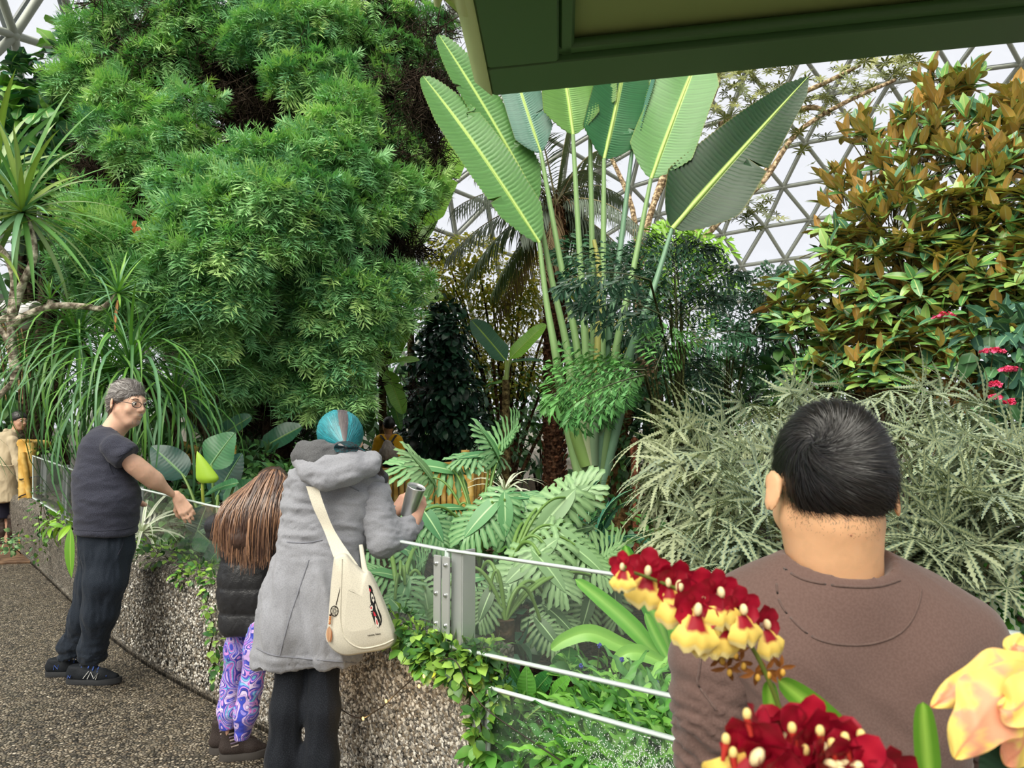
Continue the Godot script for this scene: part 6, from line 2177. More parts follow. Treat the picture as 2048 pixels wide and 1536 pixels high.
func hand_field(mb: MB, wrist: Vector3, fwd: Vector3, back: Vector3, thumb: float, curl: Array, s := 1.0, thumb_in := 0.5, cell := 0.0035) -> void:
	var b := basis_to(fwd, back)          # y along the hand, z out of its back
	var f := Field.new(cell, 0.0045)
	var t := Transform3D(b * Basis.from_scale(Vector3.ONE * s), wrist)
	var bx := [-0.031, -0.0105, 0.0105, 0.03]
	var ln := [0.074, 0.082, 0.076, 0.06]
	for i in 4:
		var x: float = bx[i] * -thumb
		var base := Vector3(x, 0.088 - 0.006 * absf(i - 1.2), 0.0)
		f.cap(t * Vector3(x * 0.6, 0.004, 0), t * base, 0.0165 * s, 0.0125 * s)
		var p := base
		var ang := 0.0
		for j in 3:
			ang += curl[i] * [0.8, 1.1, 0.8][j]
			var q: Vector3 = p + Vector3(x * 0.12 * (1.0 if j == 0 else 0.0), cos(ang), -sin(ang)) * ln[i] * [0.46, 0.31, 0.25][j]
			f.cap(t * p, t * q, [0.0098, 0.0088, 0.008][j] * s, [0.0088, 0.008, 0.0068][j] * s)
			p = q
	var tx := thumb
	var q0 := Vector3(tx * 0.018, 0.022, -0.008)
	var q1 := Vector3(tx * 0.044, 0.052, -0.018 - 0.012 * thumb_in)
	var q2 := q1 + Vector3(tx * 0.012 * (1.0 - thumb_in), 0.03, -0.02 * thumb_in)
	var q3 := q2 + Vector3(-tx * 0.008 * thumb_in, 0.022, -0.016 * thumb_in)
	f.cap(t * q0, t * q1, 0.018 * s, 0.0125 * s)
	f.cap(t * q1, t * q2, 0.0115 * s, 0.0105 * s)
	f.cap(t * q2, t * q3, 0.0105 * s, 0.0085 * s)
	f.cap(t * Vector3(0, -0.02, 0), t * Vector3(0, 0.01, 0), 0.027 * s, 0.024 * s)
	f.build(mb)

func strands(parent: Node3D, called: String, m: Material, base: MB, n: int, len: float, w: float, comb: Callable, lift: float, pal: Array, keep = null, seg := 3) -> void:
	# hairs rooted on a mesh, combed along it
	var b := MB.new()
	b.tinted = true
	var nn := PackedVector3Array()
	nn.resize(base.v.size())
	for t in range(0, base.ix.size(), 3):
		var a0 := base.ix[t]
		var d0 := base.ix[t + 1]
		var b0 := base.ix[t + 2]
		var c := (base.v[b0] - base.v[a0]).cross(base.v[d0] - base.v[a0])
		nn[a0] += c
		nn[b0] += c
		nn[d0] += c
	var tris := base.ix.size() / 3
	for i in n:
		var t := rng.randi() % tris
		var a := base.ix[t * 3]
		var u := rng.randf()
		var p: Vector3 = base.v[a].lerp(base.v[base.ix[t * 3 + 1]], u).lerp(base.v[base.ix[t * 3 + 2]], rng.randf() * 0.5)
		var l := len * rf(0.6, 1.2)
		if keep != null:
			var kk: float = keep.call(p)
			if rng.randf() > kk:
				continue
			l *= clampf(kk, 0.25, 1.0)
		var no := nn[a].normalized()
		var d: Vector3 = comb.call(p, no)
		d = (d - no * d.dot(no)).normalized()
		d = (d + rv() * 0.16).normalized()
		var x := d.cross(no).normalized()
		b.col = pal[rng.randi() % pal.size()] * rf(0.75, 1.25)
		var f := b.v.size()
		var q := p
		for j in seg + 1:
			var g := float(j) / seg
			var ww := w * (1.0 - g * 0.85)
			b.vert(q - x * ww)
			b.vert(q + x * ww)
			q += (d + no * (lift * (1.0 - g * 1.5))).normalized() * (l / seg)
		for j in seg:
			b.quad(f + j * 2, f + j * 2 + 1, f + j * 2 + 3, f + j * 2 + 2)
	part(parent, called, b.mesh(), m, Transform3D(), true)

func drape(base: MB, from: Vector3, dir: Vector3) -> Vector3:
	# where a ray first meets the mesh
	var best := 1e9
	var v := base.v
	var ix := base.ix
	for t in range(0, ix.size(), 3):
		var a := v[ix[t]]
		if (a - from).cross(dir).length_squared() > 0.0016:
			continue
		var h = Geometry3D.ray_intersects_triangle(from, dir, a, v[ix[t + 1]], v[ix[t + 2]])
		if h != null:
			best = minf(best, (h - from).dot(dir))
	return from + dir * best if best < 1e8 else Vector3.INF

func seam(parent: Node3D, called: String, base: MB, m: Material, px: Array, r: float, lift := 0.0, rows := 5) -> void:
	# a stitched line lying on a garment, drawn through places of the frame
	var flat: Array = []
	for q in px:
		flat.append(Vector3(q[0], q[1], 0))
	var pts: Array = []
	for q in smooth_line(flat, rows):
		var d := (P(q.x, q.y, 1.0) - EYE).normalized()
		var h := drape(base, EYE, d)
		if h != Vector3.INF:
			pts.append(h - d * lift)
	if pts.size() > 2:
		var b := MB.new()
		b.tube(pts, [r, r], 6)
		part(parent, called, b.mesh(), m)

func person(called: String, label: String, foot: Vector3) -> Node3D:
	return thing(called, label, "person", foot)

func skin(c: Color) -> StandardMaterial3D:
	var m := mat(Color.WHITE, 0.5, 0.45)
	m.albedo_texture = ntex(noise(FastNoiseLite.TYPE_SIMPLEX, 0.02, 6, 4), 256, [[0.25, c.darkened(0.03)], [0.55, c], [0.85, c.lightened(0.03)]])
	m.subsurf_scatter_enabled = true
	m.subsurf_scatter_strength = 0.12
	return tri_world(m, 5.0, false)

func shoe(parent: Node3D, heel: Vector3, dir: Vector3, len: float, upper: Material, sole: Material, high := 0.06, wide := 0.045) -> MB:
	dir.y = 0
	dir = dir.normalized()
	var side := dir.cross(Vector3.UP)
	var f := Field.new(0.0065, 0.012)
	var u := func(a: float, h: float, s: float) -> Vector3: return heel + dir * (len * a) + Vector3.UP * h + side * s
	f.chain([u.call(0.1, 0.05, 0), u.call(0.35, 0.052, 0), u.call(0.65, 0.043, 0), u.call(0.9, 0.036, 0)], [wide * 0.78, wide * 0.85, wide * 0.85, wide * 0.6])
	f.cap(u.call(0.12, 0.06, 0), u.call(0.14, 0.05 + high, 0), wide * 0.75, wide * 0.8)
	f.cap(u.call(0.3, 0.06, 0), u.call(0.24, 0.045 + high, 0), wide * 0.75, wide * 0.75)
	f.plane(Vector3.DOWN, heel + Vector3.UP * 0.02)
	f.plane(Vector3.UP, heel + Vector3.UP * (0.055 + high))
	var b := MB.new()
	f.build(b)
	part(parent, "shoe_upper", b.mesh(), upper)
	var s := MB.new()
	var rings: Array = []
	for lv in [[0.0, 0.92], [0.006, 1.0], [0.02, 1.02], [0.03, 0.98]]:
		var ring := PackedVector3Array()
		for i in 24:
			var a := TAU * i / 24
			var x := 0.5 + 0.52 * cos(a)
			var w: float = wide * lv[1] * (1.0 - 0.2 * exp(-pow((x - 0.42) * 5.0, 2.0)))
			ring.append(u.call(x, lv[0] + (0.01 * maxf(0.0, x - 0.8) * 4.0), sin(a) * w * (1.0 if cos(a) > -0.9 else 0.9)))
		rings.append(ring)
	s.loft(rings)
	part(parent, "sole", s.mesh(), sole)
	return b

func build_people() -> void:
	fold_a.noise_type = FastNoiseLite.TYPE_SIMPLEX
	fold_a.frequency = 1.0
	fold_a.seed = 3
	fold_b.noise_type = FastNoiseLite.TYPE_SIMPLEX
	fold_b.frequency = 1.0
	fold_b.seed = 11
	M.hair = mat(Color.WHITE, 0.38, 0.6)
	M.hair.vertex_color_use_as_albedo = true
	man_in_navy()
	girl()
	woman_in_grey()
	canvas_bag()
	tumbler()
	man_in_brown()
	trench_coat()
	yellow_shirt()

func man_in_navy() -> void:
	var d := 3.95
	var t := person("person", "grey-haired man in navy T-shirt and glasses reaching his hand to the glass guard", G(180, 1350))
	var sk := skin(c8(238, 192, 166))
	var hd := frame(P(256, 806, d), Vector3(0.93, -0.16, 0.34), Vector3(0.16, 0.98, 0.05), 1.06)
	# body: one surface; the head and the hand in finer cells
	var b := MB.new()
	var f := Field.new(0.004, 0.011)
	head_field(f, hd, 1.2)
	f.cap(hd * Vector3(0, -0.06, -0.02), P(222, 868, d), 0.062, 0.072)
	f.cap(hd * Vector3(0, -0.1, 0.02), hd * Vector3(0, -0.12, -0.02), 0.04, 0.05)
	f.build(b, null, null, 1)
	var g := Field.new(0.011, 0.018)
	var sho := P(230, 898, 3.76)
	var elb := P(288, 945, 3.86)
	var wri := P(352, 994, 4.03)
	g.cap(P(222, 868, d), P(212, 905, d), 0.07, 0.1)
	g.chain([sho, elb.lerp(sho, 0.35), elb, elb.lerp(wri, 0.3), wri], [0.04, 0.053, 0.051, 0.052, 0.03])
	g.cap(P(208, 910, d - 0.06), P(210, 1050, d - 0.05), 0.09, 0.11)
	g.cap(P(208, 910, d + 0.06), P(210, 1050, d + 0.05), 0.09, 0.11)
	g.chain([P(222, 1085, 3.88), P(205, 1200, 3.87), P(180, 1322, 3.93)], [0.07, 0.05, 0.033])
	g.chain([P(204, 1085, 4.05), P(186, 1200, 4.1), P(142, 1308, 4.15)], [0.08, 0.055, 0.035])
	g.chain([P(205, 900, 4.15), P(235, 985, 4.22), P(290, 1010, 4.2)], [0.05, 0.045, 0.03])
	g.build(b)
	hand_field(b, wri + Vector3(0.012, -0.005, 0), Vector3(0.5, -0.86, -0.1), Vector3(0.35, 0.25, 0.9), 1.0, [0.35, 0.28, 0.3, 0.35], 1.02, 0.6)
	part(t, "body", b.mesh(), sk)
	# T-shirt
	var navy := cloth(c8(56, 58, 72), 0.85, 0.25, 0.25, 0.14)
	var s := Field.new(0.0085, 0.02)
	for w in [-0.075, 0.075]:
		s.chain([P(204, 902, d + w), P(206, 955, d + w), P(215, 1000, d + w), P(212, 1085, d + w)], [0.128, 0.146, 0.164, 0.166])
	s.cap(P(226, 893, 3.79), P(208, 893, 4.13), 0.07)
	s.cap(P(218, 880, d - 0.06), P(214, 880, d + 0.06), 0.07)
	s.cap(P(205, 868, d), P(195, 890, d), 0.06, 0.08)
	s.cap(P(208, 896, 4.15), P(230, 950, 4.2), 0.078, 0.08)
	var sl := Field.new(0.007, 0.014)
	sl.chain([P(216, 884, 3.9), P(230, 896, 3.79), P(250, 910, 3.79), P(282, 934, 3.83)], [0.06, 0.07, 0.077, 0.08])
	sl.plane(Vector3(0.78, -0.6, -0.05), P(258, 913, 3.79))
	var slb := MB.new()
	sl.build(slb, func(p, n): return folds(p, Vector3(4, 9, 4), 0.008))
	part(t, "sleeve", slb.mesh(), navy)
	s.plane(Vector3(-0.06, -1, 0), P(212, 1062, d))
	s.cut(hd * Vector3(0, -0.17, -0.01), Vector3(0.085, 0.05, 0.09), Basis(Vector3.FORWARD, 0.35))
	var sb := MB.new()
	s.build(sb, func(p, n): return folds(p + Vector3(p.y * 0.5, 0, 0), Vector3(2.5, 7, 2.5), 0.011))
	part(t, "t_shirt", sb.mesh(), navy)
	var dark_trim := cloth(c8(44, 46, 58), 0.85, 0.25, 0.2)
	seam(t, "shoulder_seam", sb, dark_trim, [[230, 868], [222, 890], [218, 925], [226, 948]], 0.003)
	seam(t, "hem_stitch", sb, dark_trim, [[150, 1060], [200, 1062], [250, 1058], [274, 1050]], 0.0022)
	seam(t, "sleeve_hem", slb, dark_trim, [[236, 913], [252, 906], [268, 898]], 0.0025)
	# trousers
	var slate := cloth(c8(34, 42, 54), 0.7, 0.2, 0.1, 0.12)
	var q := Field.new(0.009, 0.02)
	for w in [-0.07, 0.07]:
		q.cap(P(210, 1060, d + w), P(212, 1095, d + w), 0.145, 0.135)
	q.chain([P(222, 1095, 3.88), P(212, 1160, 3.86), P(200, 1225, 3.87), P(186, 1300, 3.91), P(184, 1330, 3.93)], [0.122, 0.108, 0.092, 0.072, 0.07])
	q.chain([P(202, 1095, 4.06), P(192, 1160, 4.08), P(172, 1230, 4.11), P(146, 1290, 4.15), P(140, 1312, 4.16)], [0.122, 0.108, 0.092, 0.074, 0.07])
	q.plane(Vector3(0.15, -1, 0), P(172, 1328, 3.93))
	var qb := MB.new()
	q.build(qb, func(p, n): return folds(p, Vector3(7, 1.6, 7), 0.014) + folds(p, Vector3(4, 12, 4), 0.016) * smoothstep(0.36, 0.12, p.y))
	part(t, "trousers", qb.mesh(), slate)
	seam(t, "pocket_seam", qb, dark_trim, [[242, 1066], [246, 1085], [236, 1110]], 0.003)
	# hair, beard, glasses
	var hf := Field.new(0.005, 0.012)
	var hb := hd.basis.orthonormalized()
	hf.ell(hd * Vector3(0, 0.034, -0.016), Vector3(0.084, 0.1, 0.105) * 1.06, hb)
	hf.ell(hd * Vector3(0, -0.02, -0.05), Vector3(0.078, 0.075, 0.068), hb)
	hf.plane(hb * Vector3(0, -0.80, 0.62), hd * Vector3(0, 0.056, 0.085))
	hf.cut(hd * Vector3(0, -0.02, 0.09), Vector3(0.1, 0.08, 0.06), hb)
	hf.cut(hd * Vector3(-0.09, -0.022, -0.008), Vector3(0.03, 0.034, 0.024), hb)
	hf.cut(hd * Vector3(0.09, -0.022, -0.008), Vector3(0.03, 0.034, 0.024), hb)
	var hm := MB.new()
	hm.tint(lin(104, 98, 96))
	hf.build(hm, func(p, n): return folds(p, Vector3(60, 60, 60), 0.004))
	part(t, "hair", hm.mesh(), M.hair)
	var comb := func(p, n): return hb * Vector3(0.1, -0.25, -0.9) + hb * Vector3(sin(p.x * 90.0), cos(p.y * 80.0), 0) * 0.5
	strands(t, "hair_strands", M.hair, hm, 2600, 0.035, 0.0013, comb, 0.35, [lin(140, 134, 132), lin(84, 78, 76), lin(180, 176, 174), lin(112, 104, 100)])
	var gb := MB.new()
	gb.tint(lin(150, 136, 130))
	for i in 260:
		var o := Vector3(rf(-0.026, 0.026), rf(-0.106, -0.07), 0.0)
		if rng.randf() < 0.35:
			o.y = rf(-0.05, -0.042)
		var p := drape(b, hd * (o + Vector3(0, 0, 0.3)), -hb.z)
		if p == Vector3.INF:
			continue
		gb.col = lin(180, 172, 168) * rf(0.5, 1.1)
		blade(gb, 0.013, 0.0022, strap, 1, gb.col, gb.col, gb.col, 0.2, 0.0, 0.0, 1.0, place(p, hb * Vector3(o.x * 8, -1, 0.5), hb.z), 0)
	part(t, "goatee", gb.mesh(), M.hair, Transform3D(), true)
	var fm := MB.new()
	for w in [-1.0, 1.0]:
		var ring: Array = []
		for i in 13:
			var a := TAU * i / 12
			ring.append(hd * Vector3(w * 0.034 + 0.024 * cos(a), 0.004 + 0.017 * sin(a) * (1.0 if absf(sin(a)) < 0.8 else 0.92), 0.106 - 0.012 * absf(cos(a)) * (1.0 if cos(a) * w > 0 else 0.2)))
		fm.tube(ring, [0.0022, 0.0022], 5, 1.0, false)
		fm.tube([hd * Vector3(w * 0.058, 0.008, 0.094), hd * Vector3(w * 0.078, 0.01, 0.05), hd * Vector3(w * 0.082, 0.008, -0.01)], [0.002, 0.002], 5)
	fm.tube([hd * Vector3(-0.01, 0.01, 0.108), hd * Vector3(0.01, 0.01, 0.108)], [0.0018, 0.0018], 5)
	part(t, "glasses", fm.mesh(), mat(c8(30, 28, 30), 0.3))
	eyes(t, hd)
	# running shoes with blue laces and the letter N
	var up := cloth(c8(30, 34, 40), 0.7, 0.5, 0.0, 0.1)
	var so := mat(c8(44, 46, 50), 0.7)
	var blue := mat(c8(54, 84, 160), 0.6)
	var pale := mat(c8(206, 206, 204), 0.5)
	for w in [[G(134, 1366), Vector3(1, 0, 0.03), 0.305, 1], [G(92, 1352), Vector3(0.98, 0, -0.12), 0.29, 0]]:
		var h: Vector3 = w[0]
		var dir: Vector3 = (w[1] as Vector3).normalized()
		shoe(t, h, dir, w[2], up, so, 0.045, 0.05)
		var near := dir.cross(Vector3.UP)
		var lb := MB.new()
		for k in 5:
			var c: Vector3 = h + dir * (0.125 + 0.026 * k) + Vector3.UP * (0.102 - 0.0105 * k)
			lb.tube([c - near * 0.03 + Vector3.DOWN * 0.012, c + Vector3.UP * 0.007, c + near * 0.03 + Vector3.DOWN * 0.012 + dir * 0.01], [0.0035, 0.0035], 5)
		lb.tube([h + dir * 0.13 + Vector3.UP * 0.11, h + dir * 0.12 + Vector3.UP * 0.125 + near * 0.02, h + dir * 0.105 + Vector3.UP * 0.1 + near * 0.045], [0.003, 0.003], 5)
		part(t, "laces", lb.mesh(), blue)
		if w[3]:
			var nb := MB.new()
			var u := func(a: float, y: float) -> Vector3: return h + dir * a + Vector3.UP * y + near * (0.046 - (y - 0.03) * 0.12)
			nb.tube([u.call(0.142, 0.038), u.call(0.158, 0.074), u.call(0.178, 0.04), u.call(0.2, 0.07), u.call(0.19, 0.036)], [0.0024, 0.0024], 5)
			nb.tube([u.call(0.118, 0.04), u.call(0.146, 0.078)], [0.002, 0.002], 5)
			part(t, "side_letter", nb.mesh(), pale)
			var hb2 := MB.new()
			hb2.tube([u.call(0.03, 0.04), u.call(0.032, 0.055), u.call(0.045, 0.042), u.call(0.048, 0.056)], [0.0022, 0.0022], 5)
			part(t, "heel_letter", hb2.mesh(), blue)
		else:
			var nb := MB.new()
			var u := func(a: float, y: float) -> Vector3: return h + dir * a + Vector3.UP * y + near * 0.043
			nb.tube([u.call(0.06, 0.046), u.call(0.062, 0.07), u.call(0.082, 0.048), u.call(0.085, 0.072)], [0.0024, 0.0024], 5)
			part(t, "heel_letter", nb.mesh(), blue)

func eyes(t: Node3D, hd: Transform3D) -> void:
	var s := hd.basis.x.length()
	for w in [-1.0, 1.0]:
		var c := hd * Vector3(w * 0.032, 0.007, 0.0785)
		var b := MB.new()
		b.tint(lin(224, 218, 210))
		b.ball(c, Vector3.ONE * 0.0118 * s, Basis(), 10, 8)
		b.tint(lin(52, 36, 26))
		b.ball(c + hd.basis.z.normalized() * 0.0075 * s, Vector3.ONE * 0.0062 * s, Basis(), 8, 6)
		part(t, "eye", b.mesh(), M.tint)
		var br := MB.new()
		br.tint(lin(70, 60, 54))
		br.tube([hd * Vector3(w * 0.016, 0.029, 0.088), hd * Vector3(w * 0.034, 0.034, 0.086), hd * Vector3(w * 0.052, 0.027, 0.074)], [0.0035, 0.0025], 5, 0.5)
		part(t, "eyebrow", br.mesh(), M.tint)

func girl() -> void:
	var d := 3.02
	var t := person("person", "girl with long brown hair, black quilted jacket and swirl-print leggings at the wall", G(485, 1512))
	var hd := frame(P(546, 986, d + 0.05), Vector3(0.35, -0.35, -0.9), Vector3(0.18, 0.95, -0.2), 0.92)
	var b := MB.new()
	var f := Field.new(0.006, 0.011)
	head_field(f, hd, 0.85)
	f.cap(hd * Vector3(0, -0.06, -0.02), P(522, 1045, d), 0.045, 0.05)
	f.build(b, null, null, 1)
	var g := Field.new(0.012, 0.016)
	g.chain([P(520, 1050, d + 0.03), P(512, 1120, d), P(508, 1240, d)], [0.045, 0.06, 0.06])
	g.chain([P(482, 1265, d + 0.06), P(463, 1370, d + 0.08), P(453, 1470, d + 0.06)], [0.04, 0.03, 0.024])
	g.chain([P(522, 1265, d - 0.04), P(501, 1376, d - 0.05), P(484, 1480, d - 0.04)], [0.04, 0.03, 0.024])
	g.chain([P(490, 1050, d), P(445, 1060, d + 0.1), P(480, 1030, d + 0.35)], [0.04, 0.035, 0.025])
	g.build(b)
	hand_field(b, P(482, 1030, d + 0.36), Vector3(0.5, 0.1, 0.6), Vector3(-0.2, 1, 0), 1.0, [0.4, 0.4, 0.4, 0.4], 0.75, 0.6, 0.005)
	part(t, "body", b.mesh(), skin(c8(222, 176, 150)))
	# quilted jacket
	var jm := mat(Color.WHITE, 0.36, 0.5)
	jm.albedo_color = c8(40, 41, 45)
	jm.normal_enabled = true
	jm.normal_texture = M.weave
	jm.normal_scale = 0.1
	tri_world(jm, 3.0, false)
	var s := Field.new(0.008, 0.018)
	for w in [-1.0, 1.0]:
		s.chain([P(520 + w * 26, 1042, d), P(512 + w * 26, 1090, d), P(502 + w * 22, 1170, d), P(500 + w * 24, 1245, d)], [0.075, 0.09, 0.092, 0.088])
	s.cap(P(470, 1036, d), P(566, 1036, d), 0.06)
	s.chain([P(478, 1032, d), P(437, 1055, d + 0.08), P(468, 1030, d + 0.3)], [0.066, 0.058, 0.042])
	s.chain([P(562, 1040, d), P(580, 1090, d), P(590, 1060, d + 0.25)], [0.066, 0.06, 0.045])
	s.plane(Vector3(0.12, -1, 0.1), P(500, 1268, d))
	var sb := MB.new()
	var y0 := P(500, 1268, d).y
	s.build(sb, func(p, n): return 0.011 * pow(absf(sin((p.y - y0) * PI / 0.105 + 0.25)), 0.45) - 0.006 + folds(p, Vector3(16, 9, 16), 0.005))
	part(t, "quilted_jacket", sb.mesh(), jm)
	# leggings with a marbled print
	var im := Image.create(512, 512, false, Image.FORMAT_RGB8)
	var n1 := noise(FastNoiseLite.TYPE_SIMPLEX, 0.006, 71, 2)
	var n2 := noise(FastNoiseLite.TYPE_SIMPLEX, 0.006, 93, 2)
	var n3 := noise(FastNoiseLite.TYPE_SIMPLEX, 0.007, 15, 1)
	var inks := [c8(206, 176, 232), c8(64, 78, 196), c8(150, 140, 226), c8(226, 108, 204), c8(196, 180, 236), c8(116, 190, 224), c8(84, 92, 206), c8(214, 150, 226), c8(60, 66, 170), c8(222, 206, 240)]
	for y in 512:
		for x in 512:
			var wx := x + 90.0 * n1.get_noise_2d(x, y)
			var wy := y + 90.0 * n2.get_noise_2d(x, y)
			var v := (n3.get_noise_2d(wx, wy * 0.6) * 0.5 + 0.5) * 13.0
			var i := int(v)
			var fr := v - i
			var col: Color = inks[i % 10]
			if fr < 0.1:
				col = c8(58, 60, 130)
			im.set_pixel(x, y, col)
	var lm := mat(Color.WHITE, 0.55, 0.4)
	lm.albedo_texture = ImageTexture.create_from_image(im)
	tri_world(lm, 1.9, false)
	var q := Field.new(0.0065, 0.012)
	q.chain([P(482, 1255, d + 0.06), P(476, 1300, d + 0.06), P(463, 1372, d + 0.08), P(457, 1420, d + 0.07), P(453, 1466, d + 0.06)], [0.062, 0.06, 0.048, 0.05, 0.038])
	q.chain([P(522, 1255, d - 0.04), P(516, 1300, d - 0.04), P(501, 1376, d - 0.05), P(492, 1425, d - 0.05), P(484, 1474, d - 0.04)], [0.064, 0.062, 0.05, 0.052, 0.04])
	q.plane(Vector3(0, -1, 0), P(470, 1470, d))
	var qb := MB.new()
	q.build(qb, func(p, n): return folds(p, Vector3(8, 22, 8), 0.003))
	part(t, "leggings", qb.mesh(), lm)
	# ankle boots with striped elastic sides
	var bm := cloth(c8(58, 50, 48), 0.6, 0.1, 0.0, 0.12)
	var sm := mat(c8(70, 66, 64), 0.6)
	for w in [[G(440, 1521), Vector3(0.96, 0, -0.25), P(484, 1478, d - 0.04)], [G(420, 1508), Vector3(0.95, 0, -0.3), P(453, 1468, d + 0.06)]]:
		var h: Vector3 = w[0]
		var dir: Vector3 = (w[1] as Vector3).normalized()
		shoe(t, h, dir, 0.2, bm, sm, 0.09, 0.04)
		var side := dir.cross(Vector3.UP)
		for k in 5:
			var st := MB.new()
			st.box(h + dir * (0.062 - 0.003 * k) + Vector3.UP * (0.068 + 0.013 * k) + side * 0.032, Vector3(0.03, 0.004, 0.006), Basis(dir, Vector3.UP, dir.cross(Vector3.UP)) * Basis(Vector3(0, 0, 1), 0.2))
			part(t, "elastic_stripe", st.mesh(), mat(c8(176, 160, 150) if k % 2 == 0 else c8(120, 104, 132), 0.7))
	# long straight hair: a cap, then sheets of strands falling down the back to the left
	var hb := hd.basis.orthonormalized()
	var hf := Field.new(0.007, 0.014)
	hf.ell(hd * Vector3(0, 0.03, -0.014), Vector3(0.086, 0.1, 0.106) * 0.95, hb)
	hf.chain([P(536, 985, d - 0.06), P(510, 1030, d - 0.12), P(486, 1075, d - 0.13), P(478, 1100, d - 0.12)], [0.075, 0.075, 0.07, 0.03])
	hf.chain([P(556, 985, d - 0.05), P(540, 1035, d - 0.11), P(524, 1085, d - 0.12), P(520, 1104, d - 0.12)], [0.07, 0.07, 0.06, 0.025])
	hf.plane(Vector3(0, 0, -1), P(520, 1000, d + 0.06))
	var hm := MB.new()
	hf.build(hm, func(p, n): return folds(p, Vector3(34, 7, 10), 0.006), func(p): return lin(66, 44, 36))
	part(t, "hair", hm.mesh(), M.hair)
	var st := MB.new()
	st.tinted = true
	var crown := P(551, 946, d - 0.02)
	var pal := [lin(88, 62, 52), lin(108, 78, 62), lin(66, 48, 42), lin(146, 108, 82), lin(78, 57, 50), lin(166, 126, 98)]
	for i in 2400:
		var u := rng.randf()
		var a := P(lerpf(500, 578, u) + rf(-6, 6), lerpf(972, 966, u) - 22 * sin(u * PI) + rf(-4, 4), d - 0.075 - 0.02 * sin(u * PI))
		var e := P(lerpf(432, 566, pow(u, 0.9)) + rng.randfn() * 6, lerpf(1078, 1112, sin(u * PI)) - (18 if u > 0.75 else 0) + rng.randfn() * 14, d - 0.16 + rng.randfn() * 0.012)
		var mid := a.lerp(e, 0.5) + P(0, 0, 1).normalized() * 0.0 + Vector3(lerpf(-0.03, 0.02, u), 0.01, 0.05 + rng.randfn() * 0.012)
		var c0: Color = pal[rng.randi() % 6] if u > 0.3 else pal[[0, 1, 3, 5][rng.randi() % 4]]
		var line := smooth_line([crown + (a - crown) * 0.15, a, mid, e], 3)
		var w := rf(0.0012, 0.0026)
		var ff := st.v.size()
		for j in line.size():
			var gg := float(j) / (line.size() - 1)
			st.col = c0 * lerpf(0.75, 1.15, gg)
			var ww := w * (1.0 - 0.7 * gg * gg)
			st.vert(line[j] - Vector3(ww, 0, 0))
			st.vert(line[j] + Vector3(ww, ww * 0.3, 0))
		for j in line.size() - 1:
			st.quad(ff + j * 2, ff + j * 2 + 1, ff + j * 2 + 3, ff + j * 2 + 2)
	part(t, "hair_strands", st.mesh(), M.hair, Transform3D(), true)

